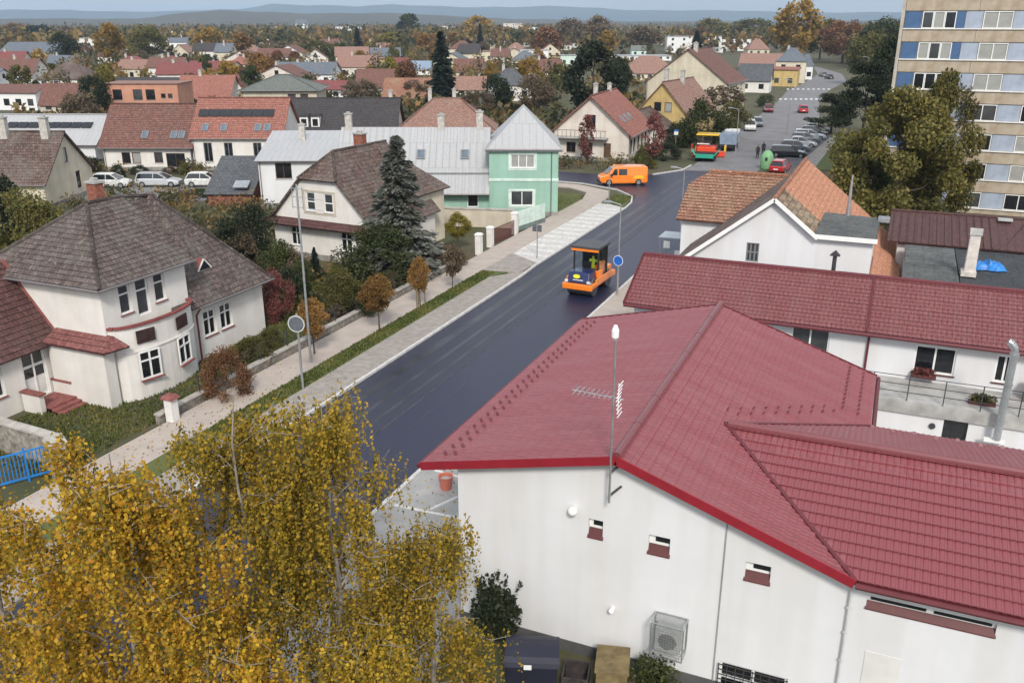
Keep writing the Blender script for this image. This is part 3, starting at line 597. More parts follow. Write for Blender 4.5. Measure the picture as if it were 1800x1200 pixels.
# ------------------------------------------------------------------ long red-roofed annex with terrace
B = thing('annex_building', 'long low white annex with faded red tiled metal roof and terrace', 'building', (0, 39.4, 0))
lb = lambda x, y, z: (x, y - 39.4, z)
BR, BE = 5.5, 3.9
holes = [(-3.2, 2.55, -1.55, 3.65), (1.95, 2.3, 3.55, 3.5), (5.05, 2.3, 5.75, 3.5), (8.2, 2.3, 9.6, 3.5)]
wl = MB(); wallface(wl, lb(0, 39.4, 0), (1, 0), (0, 1), [(-10.5, 0), (12, 0), (12, BE), (-10.5, BE)], holes)
wallface(wl, lb(-10.5, 44.6, 0), (0, -1), (1, 0), [(0, 0), (5.2, 0), (5.2, BE), (2.4, BR - .1), (0, BE)], []); wallface(wl, lb(12, 44.6, 0), (-1, 0), (0, -1), [(0, 0), (22.5, 0), (22.5, BE + .2), (0, BE + .2)], []); wl.obj('wall', 'white_wall', B)
rb = MB(); PB1 = [lb(-10.9, 39.0, BE), lb(-.15, 39.0, BE), lb(-.15, 42.3, BR), lb(-10.9, 42.3, BR)]; PB2 = [lb(-.05, 39.0, BE), lb(12.2, 39.0, BE), lb(12.2, 42.3, BR), lb(-.05, 42.3, BR)]; PB3 = [lb(12.2, 44.9, 4.3), lb(-10.9, 44.9, 4.3), lb(-10.9, 42.3, BR), lb(12.2, 42.3, BR)]
for p in (PB1, PB2, PB3): slope(rb, p, .25, .028, .19, .03, .08)
RB = rb.obj('roof', 'roof_metal_red_faded', B); ridge_caps(RB, lb(-10.9, 42.3, BR + .03), lb(12.2, 42.3, BR + .03), .11, 'maroon_trim', 2.4)
tr = MB(); beam(tr, lb(-.1, 38.98, BE + .03), lb(-.1, 42.3, BR + .03), .09, .1); tr.obj('roof_joint', 'maroon_trim', RB); tr = MB(); beam(tr, lb(-10.93, 38.98, BE), lb(-10.93, 42.3, BR), .05, .18); beam(tr, lb(-10.93, 42.3, BR), lb(-10.93, 44.9, 4.3), .05, .18); tr.obj('fascia', 'maroon_trim', B)
MB().tube(lb(-10.9, 38.93, BE - .07), lb(12.2, 38.93, BE - .07), .09).obj('gutter', 'maroon_trim', B); MB().tube(lb(.05, 39.3, BE - .1), lb(.05, 39.3, 1.9), .05).obj('downpipe', 'maroon_trim', B)
for k, (a, c, b, e) in enumerate(holes): put_window(B, lb((a + b) / 2, 39.4, c), 0, b - a, e - c, 2, 0, pane=('pane_mid', 'pane_dark', 'pane_dark', 'pane_mid')[k], sill='sill_maroon')
ter = MB(); ter.box(-1, 12, -2.6, -.01, 1.35, 1.9); ter.obj('terrace_slab', 'concrete', B); te = MB(); te.box(-1, 3.3, -2.5, -2.2, 0, 1.349); te.box(4.2, 12, -2.5, -2.2, 0, 1.349); te.obj('terrace_wall', 'white_wall', B); MB().box(3.31, 4.19, -2.3, -2.2, 0, 1.349).obj('dark_opening', 'pane_dark', B)  # near-black panel paints the shade inside the terrace wall opening
rl = thing('terrace_railing', 'thin dark steel railing along the annex terrace edge', 'railing', (0, 39.4, 1.9))
[MB().box(x - .02, x + .02, -2.58, -2.54, .0, 1.05).obj('post', 'metal_dark', rl) for x in np.arange(-.9, 12, 1.35)]; [MB().box(-.95, 12, -2.572, -2.548, z, z + .025).obj('rail', 'metal_dark', rl) for z in (.35, .68, 1.05)]
MB().tube((2.9, -2.51, .95), (2.9, -2.56, .95), .13).obj('wall_vent', 'metal_dark', B)
# flue
T = thing('steel_flue', 'shiny steel flue pipe with bent cowl rising beside the terrace', 'flue', (5.2, 36.4, 0)); pth = [(0, 0, .6), (.03, 0, 3.6), (.1, 0, 4.9)]
fl = MB(); fl.tube((0, 0, 0), (.02, 0, 4.55), .14, .14, 12); fl.obj('pipe', 'galvanised', T); fl = MB(); fl.tube((.02, 0, 4.5), (.02, 0, 4.62), .17, .17, 12); fl.obj('collar', 'galvanised', T)
cw = MB(); prv = None
for k in range(7):
    t_ = k / 6 * 1.9; c_ = (.02 - .22 + .22 * math.cos(t_), 0, 4.62 + .25 * k / 6 + .22 * math.sin(t_))
    if prv: cw.tube(prv, c_, .14, .14, 12)
    prv = c_
cw.obj('cowl', 'galvanised', T); MB().box(-.45, .3, -.16, .16, .9, .98).obj('bracket', 'frame_white', T)
# terrace things
T = thing('wooden_cabinet', 'orange wooden cabinet standing on the annex terrace', 'cabinet', (6.6, 38.75, 1.9)); MB().box(-.35, .35, -.22, .22, 0, .95).obj('carcass', M('orange_wood', (.5, .17, .03), .5, .2, 6), T, bevel=.02); MB().box(-.33, -.01, -.245, -.222, .06, .9).obj('door', 'orange_wood', T); MB().box(.01, .33, -.245, -.222, .06, .9).obj('door', 'orange_wood', T)
# ------------------------------------------------------------------ white gabled house behind the annex
C = thing('gabled_house', 'white house with mixed orange and brown tiled roof behind the annex', 'house', (-5.46, 48, 0))
lc = lambda x, y, z: (x + 5.46, y - 48, z)
CR, cs = 7.75, .79
wl = MB(); wallface(wl, lc(0, 48, 0), (1, 0), (0, 1), [(-10.4, 0), (-3.3, 0), (-3.3, 5.98), (-5.46, CR - .12), (-10.4, 3.73)], [(-6.72, 4.2, -6.05, 5.25)]); wallface(wl, lc(0, 48, 0), (1, 0), (0, 1), [(-3.3, 0), (-.4, 0), (-.4, 5.95), (-3.3, 5.95)], [])
wallface(wl, lc(-10.4, 63, 0), (0, -1), (1, 0), [(0, 0), (15, 0), (15, 3.8), (0, 3.8)], []); wallface(wl, lc(-.4, 48, 0), (0, 1), (-1, 0), [(0, 0), (15, 0), (15, 3.6), (5.7, 3.6), (5.7, 5.95), (0, 5.95)][:2] + [(15, 3.6), (0, 3.6)], [])
wallface(wl, lc(-.4, 48, 3.6), (0, 1), (-1, 0), [(0, 0), (5.7, 0), (5.7, 2.35), (0, 2.35)], []); wallface(wl, lc(-.4, 63, 0), (-1, 0), (0, -1), [(0, 0), (10, 0), (10, 3.8), (5.06, CR - .12), (0, 3.7)], [])
wl.obj('wall', 'white_wall', C); put_window(C, lc(-6.385, 48, 4.2), 0, .67, 1.05, 3, .5, 'frame_grey', sill=None, pane='pane_mid')
cz = lambda x: CR - abs(x + 5.46) * cs
rb = MB(); slope(rb, [lc(-11.0, 63.4, cz(-11)), lc(-11.0, 47.7, cz(-11)), lc(-5.46, 47.7, CR), lc(-5.46, 63.4, CR)], .32, .03); RC = rb.obj('roof', 'roof_old2', C)
rb = MB(); slope(rb, [lc(-3.1, 47.7, cz(-3.1)), lc(-3.1, 51.2, cz(-3.1)), lc(-5.46, 51.2, CR), lc(-5.46, 47.7, CR)], .32, .04, .22, .03); rb.obj('old_tile_patch', 'roof_brown_tile', RC)
rb = MB(); slope(rb, [lc(-2.9, 51.2, cz(-2.9)), lc(-2.9, 63.4, cz(-2.9)), lc(-5.46, 63.4, CR), lc(-5.46, 51.2, CR)], .32, .025); slope(rb, [lc(1.2, 53.8, cz(1.2)), lc(1.2, 63.4, cz(1.2)), lc(-2.9, 63.4, cz(-2.9)), lc(-2.9, 53.8, cz(-2.9))], .32, .025); slope(rb, [lc(1.2, 47.9, cz(1.2)), lc(1.2, 53.8, cz(1.2)), lc(-.35, 53.8, cz(-.35)), lc(-.35, 47.9, cz(-.35))], .32, .025)
rb.obj('roof_slope', 'roof_orange', C)
dm = MB(); slope(dm, [lc(-.25, 47.7, 6.0), lc(-.25, 53.7, 6.0), lc(-3.25, 53.7, 6.12), lc(-3.25, 47.7, 6.12)], 0, thick=.2); dm.obj('dormer_roof', 'roof_felt', C); MB().box(-3.2, -.2, 47.66, 47.7, 5.84, 6.08).obj('dormer_fascia', 'frame_white', C, (5.46, -48, 0))
MB().box(-.36, .25, 52.8, 53.72, 5.95, 6.14).obj('dormer_flashing', 'galvanised', C, (5.46, -48, 0))
tr = MB(); beam(tr, lc(-11.05, 47.68, cz(-11.05) - .03), lc(-5.46, 47.68, CR - .03), .06, .2); beam(tr, lc(-5.46, 47.68, CR - .03), lc(-3.1, 47.68, cz(-3.1) - .03), .06, .2); tr.obj('fascia', 'frame_white', C)
ridge_caps(RC, lc(-5.46, 47.7, CR + .03), lc(-5.46, 63.4, CR + .03), .12, 'roof_orange', 2.5)
# cross wing towards the road
wl = MB(); wallface(wl, lc(-11.7, 54.3, 0), (1, 0), (0, 1), [(0, 0), (5, 0), (5, 5.1), (0, 5.1)], []); wallface(wl, lc(-11.7, 62, 0), (0, -1), (1, 0), [(0, 0), (7.7, 0), (7.7, 5.1), (5.0, 6.3), (2.7, 6.3), (0, 5.1)], []); wl.obj('wing_wall', 'white_wall', C)
rb = MB(); slope(rb, [lc(-12, 53.9, 4.95), lc(-6.6, 53.9, 4.95), lc(-5.3, 58.3, 7.3), lc(-10.9, 58.3, 7.3), lc(-12, 57.0, 6.6)], .3, .03); slope(rb, [lc(-5.3, 62.6, 4.95), lc(-12, 62.6, 4.95), lc(-12, 59.6, 6.6), lc(-10.9, 58.3, 7.3), lc(-5.3, 58.3, 7.3)], .3, .03); slope(rb, [lc(-12, 59.6, 6.6), lc(-12, 57.0, 6.6), lc(-10.9, 58.3, 7.3)], 0)
rw = rb.obj('wing_roof', 'roof_rust', C); ridge_caps(rw, lc(-10.9, 58.3, 7.34), lc(-5.3, 58.3, 7.34), .12, 'roof_orange', 1.6)
MB().box(-.25, .25, -.25, .25, 6, 8.1).obj('chimney', 'chimney_render', RC, lc(-8.2, 57.0, 0)) if False else None
vc = MB(); vc.lathe([(.14, 5.2), (.13, 6.1), (.05, 8.2), (.02, 8.4)], 8); vc.obj('vent_stack', 'galvanised', C, lc(-2.0, 53.4, 0))
sv = thing('roof_cowl', 'dark tin cowl on a short pipe above the annex ridge', 'roof vent', (-2.0, 44.6, 0)); MB().tube((0, 0, 4.2), (0, 0, 5.75), .1).obj('pipe', 'metal_dark', sv); cv = MB(); cv.loft([[(-.24, -.18, 5.8), (.24, -.18, 5.8), (.24, .18, 5.8), (-.24, .18, 5.8)], [(-.02, -.18, 6.02), (.02, -.18, 6.02), (.02, .18, 6.02), (-.02, .18, 6.02)]]); cv.obj('hood', 'metal_dark', sv)
# small tiled canopy between the house and flat roofs
T = thing('lean_to_roof', 'small orange tiled lean-to beside the grey flat roof', 'roof', (.9, 46, 0)); rb = MB(); slope(rb, [(-.9, -.4, 3.2), (1.1, -.4, 3.2), (1.1, 1.5, 4.1), (-.9, 1.5, 4.1)], .3, .03); rb.obj('roof', 'roof_orange', T); MB().box(-.9, 1.0, -.2, 1.4, 0, 3.1).obj('wall', 'white_wall', T)
# flat grey roofs, chimney, blue tarpaulin, brown metal roof
D = thing('flat_extension', 'low extension with grey felt flat roof and tall pale chimney', 'building', (1.3, 46.4, 0)); MB().box(0.05, 2.6, .1, 10.2, 0, 3.7).obj('wall', 'white_wall', D); rb = MB(); slope(rb, [(0, 0, 3.85), (2.65, 0, 3.85), (2.65, 10.4, 3.95), (0, 10.4, 3.95)], 0, thick=.12); rd = rb.obj('roof', 'roof_felt', D)
ch = MB(); ch.frustum(-.27, .27, -.27, .27, 3.9, 6.1, .03); cho = ch.obj('chimney', M('chimney_pale', (.62, .57, .52), .9, .12, 3), rd, (3.15, 4.5, 0)); MB().box(-.4, .32, -.4, .4, 3.9, 4.15).obj('chimney_foot', 'chimney_pale', cho); cp = MB(); cp.loft([[(x, -.3, 6.1), (x, -.2, 6.32), (x, 0, 6.42), (x, .2, 6.32), (x, .3, 6.1), (x, 0, 6.34)] for x in (-.3, .3)]); cp.obj('chimney_cap', 'concrete', cho)
D2 = thing('dark_flat_extension', 'low extension with dark grey felt flat roof', 'building', (4.02, 45.6, 0)); MB().box(.05, 8, .1, 11.2, 0, 3.6).obj('wall', 'white_wall', D2); rb = MB(); slope(rb, [(0, 0, 3.78), (8.1, 0, 3.78), (8.1, 11.3, 3.88), (0, 11.3, 3.88)], 0, thick=.14); rb.obj('roof', 'roof_felt_dark', D2)
tb = MB(); nx, ny = 15, 9; tb.smooth = False
for j in range(ny):
    for i_ in range(nx):
        x, y = i_ / (nx - 1) - .5, j / (ny - 1) - .5; e = max(0, 1 - (2 * abs(x)) ** 3) * max(0, 1 - (2 * abs(y)) ** 3); tb.pt((x * 1.7 * (1 + .12 * math.sin(9 * y)), y * 1.1 * (1 + .15 * math.sin(11 * x)), .02 + e * (.22 + .3 * rnd.random())))
tb.f = [(j * nx + i_, j * nx + i_ + 1, (j + 1) * nx + i_ + 1, (j + 1) * nx + i_) for j in range(ny - 1) for i_ in range(nx - 1)]
tag(tb.obj('tarpaulin', M('blue_tarp', (.03, .22, .62), .4, .25, 3), None, tuple(gp(1736, 472, 3.88)), R(8)), 'crumpled bright blue tarpaulin lying on the dark flat roof', 'tarpaulin')
E1 = thing('brown_roof_building', 'low building with dark brown ribbed metal roof beyond flat roofs', 'building', (.9, 57.2, 0)); MB().box(0, 13, .2, 9, 0, 3.8).obj('wall', 'white_wall', E1)
rb = MB(); slope(rb, [(-.6, -.2, 4.05), (5.6, -.2, 4.05), (7.2, 4.6, 5.0), (-.6, 4.6, 5.0)], 0, thick=.1); slope(rb, [(5.6, -.2, 4.05), (14, -.2, 4.05), (14, 5.6, 5.9), (7.8, 5.6, 5.6)], 0, thick=.1); slope(rb, [(14, 10.4, 4.05), (-.6, 10.4, 4.05), (-.6, 4.6, 5.0), (7.2, 4.6, 5.0), (14, 4.6, 5.0)], 0, thick=.1); re = rb.obj('roof', 'roof_brownmetal', E1)
sk = MB(); [sk.box(x, x + .03, y0, y1, 0, .01) for x, y0, y1 in ()]
for x in np.arange(-.4, 5.4, .42): o = MB(); beam(o, (x, -.2, 4.08), (x, 4.6, 5.03), .03, .05); o.obj('standing_seam', 'roof_brownmetal', re)
ridge_caps(re, (-.6, 4.6, 5.03), (7.2, 4.6, 5.03), .08, 'roof_brownmetal', 2.6)
for x, y, z in ((5.9, 4.0, 4.98), (8.6, 3.4, 5.25)): MB().box(-.4, .4, -.25, .25, 0, .12).obj('roof_light', 'sill_grey', re, (x, y, z))
MB().lathe([(.13, 0), (.13, .35), (.2, .36), (.03, .5)], 8).obj('roof_vent', 'roof_brownmetal', re, (7.4, 2.4, 4.7))
# sheds behind
sh = [((-6.0, 88), 5.4, 3.2, 2.4, 'roof_brown', 'white_plain', 'low shed with brown roof behind the orange tiled roof', -10), ((-.5, 84.5), 3.2, 3.2, 2.3, 'roof_green', 'grey_wall', 'grey roofed garage with white graffiti-marked door under the big tree', -12)]
for (x, y), w_, d_, h_, rf, wm, lb_, rz in sh:
    T = house('shed', lb_, 'shed', (x, y), rz, w_, d_, h_, 'shed', .35, wm, rf, .25, gut=False, plinth=None, course=0)
    if 'garage' in lb_:
        MB().box(.5, 2.7, -.05, -.003, 0, 1.95).obj('garage_door', 'white_plain', T); gm = MB()
        for pts in (((.6, .4), (.8, 1.6), (1.0, .5)), ((1.1, .4), (1.15, 1.5), (1.45, 1.0), (1.5, .4)), ((1.65, 1.5), (1.8, .5), (2.0, 1.5)), ((2.15, .5), (2.2, 1.5), (2.5, 1.4), (2.3, .9), (2.55, .5))):
            for a, b in zip(pts, pts[1:]): beam(gm, (a[0], -.055, a[1]), (b[0], -.055, b[1]), .01, .09)
        gm.obj('door_scribble', 'metal_dark', T)
# ------------------------------------------------------------------ panel tower block
M('tower_beige', (.36, .285, .20), .95, .22, 1.2, .3, 12, col2=(.46, .405, .33), streak=.12); M('tower_side', (.5, .46, .41), .95, .12, .8, streak=.15); M('panel_lightblue', (.35, .40, .49), .6, .1, 1, streak=.1); M('panel_blue', (.06, .125, .25), .6, .15, 1); M('slab_grey', (.3, .3, .31), .9, .2, 2)
T = thing('apartment_tower', 'concrete apartment tower with light blue window panels and beige bands', 'building', (-1.1, 90, 0)); PT = 2.57
MB().box(.3, 24, .25, 13, -.5, 28).obj('core', 'tower_side', T); MB().box(0, .28, .02, 13, -.5, 28.2).obj('gable_wall', 'tower_side', T)
bays = [('w', 6.55, 2.3), ('p', 8.85, 1.85), ('w', 10.7, 2.3), ('p', 13.0, 1.85), ('w', 14.85, 2.3), ('p', 17.15, 1.85), ('w', 19.0, 2.3), ('p', 21.3, 2.5)]
pc = {}
def pbox(w_, h_, d_=.06):
    k = (w_, h_, d_)
    if k not in pc: pc[k] = MB().box(.015, w_ - .015, -d_, 0, 0, h_).mesh('panel')
    return pc[k]
for k in range(0, 10):
    z = .5 + PT * k
    for x, w_ in ((.3, 5.85), (6.15, 6.1), (12.25, 6.1), (18.35, 5.6)): place(pbox(w_, PT - 1.45, .12), 'spandrel_panel', 'tower_beige', T, (x, .22, z - PT + 1.47))
    MB().box(.28, 24, -.02, .249, z - .07, z - .001).obj('sill_band', 'frame_white', T); 
    # loggia with blue side screens and glazing
    place(pbox(1.35, 1.4, .05), 'infill_panel', 'panel_blue', T, (.35, .2, z)); place(pbox(.75, 1.4, .05), 'infill_panel', 'panel_blue', T, (4.4, .2, z))
    for j in range(3): put_window(T, (2.2 + j * .9, .08, z), 0, .88, 1.4, 1, 0, sill=None, pane=rnd.choice(('pane_dark', 'pane_mid', 'pane_dark', 'pane_curtain')))
    place(pbox(1.38, 1.4), 'infill_panel', 'panel_lightblue', T, (5.16, .22, z))
    for t_, x, w_ in bays:
        if t_ == 'p': place(pbox(w_ - .02, 1.4), 'infill_panel', 'panel_lightblue', T, (x + .01, .22, z))
        else: put_window(T, (x + w_ / 2, .08, z), 0, w_ - .04, 1.4, 2, 0, sill=None, pane=rnd.choice(('pane_dark', 'pane_mid', 'pane_curtain', 'pane_dark', 'pane_mid')))
# ------------------------------------------------------------------ old villa on the left
V_ = thing('old_villa', 'old white villa with mossy brown hipped roofs and a rounded bay', 'house', (-35, 30, 0)); lv = lambda x, y, z: (x + 35, y - 30, z)
wl = MB(); uw = [(28.0, 3.95, 28.68, 5.3), (29.0, 3.6, 29.76, 5.35), (30.12, 3.95, 30.8, 5.3)]; lw = [(33.25, 1.15, 34.15, 2.5), (34.5, 1.15, 35.4, 2.5)]
wallface(wl, lv(-31.3, 0, 0), (0, 1), (-1, 0), [(27, 0), (32.2, 0), (32.2, 5.65), (27, 5.65)], uw); wallface(wl, lv(-31.5, 0, 0), (0, 1), (-1, 0), [(32.2, 0), (38, 0), (38, 3.2), (32.2, 3.2)], lw)
wallface(wl, lv(0, 27, 0), (1, 0), (0, 1), [(-38.4, 0), (-31.3, 0), (-31.3, 5.65), (-38.4, 5.65)], []); wallface(wl, lv(-31.3, 32.2, 3.0), (-1, 0), (0, -1), [(0, 0), (4, 0), (4, 2.65), (0, 2.65)], [])
wallface(wl, lv(-31.5, 38, 0), (-1, 0), (0, -1), [(0, 0), (7, 0), (7, 3.2), (0, 3.2)], []); wallface(wl, lv(-38.5, 38, 0), (0, -1), (1, 0), [(0, 0), (11, 0), (11, 5.6), (6, 5.6), (0, 3.2)], []); wl.obj('wall', 'white_wall_old', V_)
for a, c, b, e in uw: put_window(V_, lv(-31.3, (a + b) / 2, c), R(90), b - a, e - c, 1, .68, sill='sill_red' if b - a < .7 else None, pane='pane_mid')
for a, c, b, e in lw: put_window(V_, lv(-31.5, (a + b) / 2, c), R(90), b - a, e - c, 2, .66, sill='sill_red', pane='pane_dark')
rb = MB()
for p in ([(-31.0, 31, 3.05), (-31.0, 38.4, 3.05), (-35, 34.4, 8.0), (-35, 31, 8.0)], [(-31.0, 38.4, 3.05), (-39, 38.4, 3.05), (-35, 34.4, 8.0)], [(-39, 38.4, 3.05), (-39, 31, 3.05), (-35, 31, 8.0), (-35, 34.4, 8.0)],
          [(-38.9, 26.6, 5.55), (-30.85, 26.6, 5.55), (-35, 30.3, 8.35)], [(-30.85, 26.6, 5.55), (-30.85, 32.45, 5.55), (-35, 32.45, 8.35), (-35, 30.3, 8.35)], [(-38.9, 32.45, 5.55), (-38.9, 26.6, 5.55), (-35, 30.3, 8.35), (-35, 32.45, 8.35)], [(-30.85, 32.45, 5.55), (-38.9, 32.45, 5.55), (-35, 34.2, 8.3)]):
    slope(rb, [lv(*q_) for q_ in p], .28, .018)
RV = rb.obj('roof', 'roof_old', V_)
rg = MB()
for a, b in (((-31, 38.4, 3.07), (-35, 34.4, 8.05)), ((-35, 30.3, 8.38), (-35, 32.45, 8.38)), ((-30.85, 26.6, 5.58), (-35, 30.3, 8.38)), ((-38.9, 26.6, 5.58), (-35, 30.3, 8.38)), ((-35, 32.45, 8.36), (-35, 34.4, 8.05)), ((-39, 38.4, 3.07), (-35, 34.4, 8.05))): rg.tube(lv(*a), lv(*b), .1, .1, 6)
rg.obj('ridge_cap', 'roof_old', RV)
chimney(RV, -1.2, 2.0, 7.0, 9.0, .6, .5, 'brick_red'); 
hx, hy, hz0, hz1 = -32.1, 34.4, 4.42, 4.98; hm = MB(); hm.poly([lv(hx, hy - .5, hz0), lv(hx - .48, hy, hz1 + .03), lv(hx + .06, hy, hz1 + .03), lv(hx + .06, hy - .55, hz0)]); hm.poly([lv(hx, hy + .5, hz0), lv(hx - .48, hy, hz1 + .03), lv(hx + .06, hy, hz1 + .03), lv(hx + .06, hy + .55, hz0)]); dmr = hm.obj('roof_hatch', M('hatch_red', (.26, .09, .08), .8, .2, 4), RV); hm = MB(); hm.poly([lv(hx, hy - .45, hz0 - .02), lv(hx, hy + .45, hz0 - .02), lv(hx, hy, hz1)]); hm.obj('hatch_opening', 'pane_dark', dmr); hm = MB(); beam(hm, lv(hx + .03, hy + .5, hz0), lv(hx + .03, hy, hz1), .05, .06); beam(hm, lv(hx + .03, hy - .5, hz0), lv(hx + .03, hy, hz1), .05, .06); hm.obj('hatch_trim', 'frame_white', dmr)
gt = MB(); gt.tube(lv(-30.8, 26.55, 5.5), lv(-30.8, 32.5, 5.5), .06); gt.tube(lv(-38.9, 26.53, 5.5), lv(-30.8, 26.53, 5.5), .06); gt.tube(lv(-30.93, 32.5, 3.0), lv(-30.93, 38.4, 3.0), .06); gt.obj('gutter', 'gutter_grey', V_)
MB().path([lv(-30.93, 32.5, 2.95), lv(-31.2, 32.5, 2.6), lv(-31.2, 32.5, .1)], .05).obj('downpipe', 'maroon_trim', V_)
bay = [(-31.3 + 1.0 * math.sin(t_), 29.6 - 2.5 * math.cos(t_)) for t_ in np.linspace(0, math.pi, 13)]
by = MB()
for (x0, y0), (x1, y1) in zip(bay, bay[1:]): by.poly([lv(x0, y0, 0), lv(x1, y1, 0), lv(x1, y1, 3.55), lv(x0, y0, 3.55)])
by.poly([lv(x, y, 2.9) for x, y in bay]); by.obj('bay', 'white_wall_old', V_)
bc = MB(); [beam(bc, lv(*a, 3.58), lv(*b, 3.58), .22, .09) for a, b in zip(bay, bay[1:])]; bc.obj('parapet_cap', 'sill_red', V_); bc = MB(); [beam(bc, lv(*a, 2.35), lv(*b, 2.35), .1, .07) for a, b in zip(bay, bay[1:])]; bc.obj('cornice', 'white_wall_old', V_)
for yy, xx, rz_ in ((28.35, -30.44, 75), (30.55, -30.38, 102)):
    put_window(V_, lv(xx + .155, yy, .95), R(rz_), 1.05, 1.35, 2, .66, sill='sill_red', pane='pane_dark')
    gl = MB(); [gl.box(x - .02, x + .02, -.06, -.02, 2.72, 3.3) for x in np.linspace(-.42, .42, 9)]; gl.box(-.46, .46, -.03, -.005, 2.7, 3.32); gl.obj('balcony_grille', M('grille_maroon', (.06, .03, .03), .6, .3, 5), V_, lv(xx + .05, yy, 0), R(rz_))
rb = MB(); slope(rb, [lv(-34.4, 26.1, 2.85), lv(-30.6, 26.1, 2.85), lv(-30.9, 27.05, 3.3), lv(-34.4, 27.05, 3.3)], .34, .018); slope(rb, [lv(-30.6, 26.1, 2.85), lv(-30.3, 27.3, 2.85), lv(-30.9, 27.05, 3.3)], 0); rb.obj('pent_roof', 'roof_pent', V_)
MB().box(-34.4, -31.0, 26.4, 26.99, 0, 2.84).obj('porch_wall', 'white_wall_old', V_, (35, -30, 0))
wl = MB(); wallface(wl, lv(-34.6, 0, 0), (0, 1), (-1, 0), [(22.5, 0), (27, 0), (27, 3.1), (22.5, 3.1)], [(23.2, 1.0, 24.1, 2.3), (25.1, .3, 26.3, 2.5)]); wallface(wl, lv(-39.6, 22.5, 0), (1, 0), (0, 1), [(0, 0), (5, 0), (5, 3.1), (2.5, 6.0), (0, 3.1)], [(2.1, 1, 2.9, 2.3)]); wallface(wl, lv(-39.6, 27, 0), (0, -1), (1, 0), [(0, 0), (4.5, 0), (4.5, 3.1), (0, 3.1)], []); wl.obj('wing_wall', 'white_wall_old', V_)
rb = MB(); slope(rb, [lv(-34.15, 22.1, 2.65), lv(-34.15, 27, 2.65), lv(-37.1, 27, 6.1), lv(-37.1, 22.1, 6.1)], .28, .03); slope(rb, [lv(-40, 27, 2.65), lv(-40, 22.1, 2.65), lv(-37.1, 22.1, 6.1), lv(-37.1, 27, 6.1)], .28, .03); rw = rb.obj('wing_roof', 'roof_wine', V_); fl = MB(); beam(fl, lv(-34.15, 27, 2.75), lv(-37.1, 27, 6.2), .14, .1); fl.obj('flashing', 'hatch_red', rw)
put_window(V_, lv(-34.6, 23.65, 1.0), R(90), .9, 1.3, 2, .66, sill='sill_red', pane='pane_dark'); f_, p_, s_ = win_mesh(1.2, 2.2, 2, .7); dd = place(f_, 'door', 'frame_white', V_, lv(-34.6, 25.7, .3), R(90)); place(p_, 'door_panel', 'door_white', dd); MB().box(-.5, .5, .1, .117, 1.0, 1.45).obj('pane', 'pane_dark', dd); MB().box(-.5, .5, .1, .117, 1.6, 2.1).obj('pane', 'pane_dark', dd)
MB().tube(lv(-34.3, 22.8, 2.6), lv(-34.45, 22.8, .1), .05).obj('downpipe', 'gutter_grey', V_)
st = MB(); [st.box(-34.5, -33.1 + .3 * k, 25, 26.39, 0, .3 - .1 * k) for k in range(3)]; st.obj('door_steps', 'hatch_red', V_, (35, -30, 0))
for y_ in (24.85, 26.5): MB().box(-34.5, -33.4, y_ - .12, y_ + .12, 0, .9).obj('step_wall', 'white_wall_old', V_, (35, -30, 0)); MB().box(-34.55, -33.3, y_ - .18, y_ + .18, .902, .98).obj('step_coping', 'hatch_red', V_, (35, -30, 0))
# ------------------------------------------------------------------ half-hipped white house with spruce
T = house('half_hipped_house', 'white house with brown half-hipped roof beside the tall blue spruce', 'house', (-41.9, 52.7), -4, 9.1, 8, 3.0, 'gyh', 4.7, 'white_wall_old', 'roof_old2', .35, k=.38, gut=False,
    wins=[('f', 3.6, 3.6, .8, 1.35, 1, .5), ('f', 5.2, 3.6, .8, 1.35, 1, .5), ('f', 2.0, .9, 1.0, 1.4, 2, .66), ('f', 6.6, .9, 1.0, 1.4, 2, .66), ('r', 2.5, .9, 1.0, 1.4, 2, .66), ('r', 5.5, .9, 1.0, 1.4, 2, .66)], chim=[(3.6, 6.3, 6.5, 8.4, .8, .6)], cm='brick_red')
ro = roof_of(T); rb = MB()
for p in roof_polys('hip', 8.9, 7.4, 4.4, 3.3, .3): slope(rb, [(x - .2, y + 2.9, z) for x, y, z in p], .34, .018)
rb.obj('hipped_roof', 'roof_old2', T); MB().box(0.0, 8.6, 3.0, 10.2, 0, 4.35).obj('rear_wall', 'cream_wall', T)
pr_ = MB(); slope(pr_, [(-.5, -.75, 2.55), (9.6, -.75, 2.55), (9.6, -.03, 2.95), (-.5, -.03, 2.95)], .34, .018); pr_.obj('pent_roof', 'roof_wine', T); wf = MB(); [wf.box(2.95, 5.85, -.04, -.003, z, z + .12) for z in (3.4, 5.02)]; wf.box(2.95, 3.08, -.04, -.003, 3.53, 5.015); wf.box(5.72, 5.85, -.04, -.003, 3.53, 5.015); wf.obj('window_surround', 'beige_wall', T)
# ------------------------------------------------------------------ mint green house
MT = thing('mint_house', 'mint green house with pale metal roof and corner tower block', 'house', (-32.75, 71.3, 0), R(23))
wl = MB(); tw = [(1.9, 4.35, 4.0, 5.5), (1.9, 1.0, 3.9, 2.3)]
wallface(wl, (0, 0, 0), (1, 0), (0, 1), [(0, 0), (6.1, 0), (6.1, 6.2), (0, 6.2)], tw); wallface(wl, (6.1, 0, 0), (0, 1), (-1, 0), [(0, 0), (9, 0), (9, 6.2), (0, 6.2)], [(2, 1, 3.2, 2.4), (5.5, 1, 6.7, 2.4), (2, 4.2, 3.2, 5.5), (5.5, 4.2, 6.7, 5.5)]); wallface(wl, (6.1, 9, 0), (-1, 0), (0, -1), [(0, 0), (6.1, 0), (6.1, 6.2), (0, 6.2)], []); wallface(wl, (0, 9, 0), (0, -1), (1, 0), [(0, 0), (9, 0), (9, 6.2), (0, 6.2)], [])
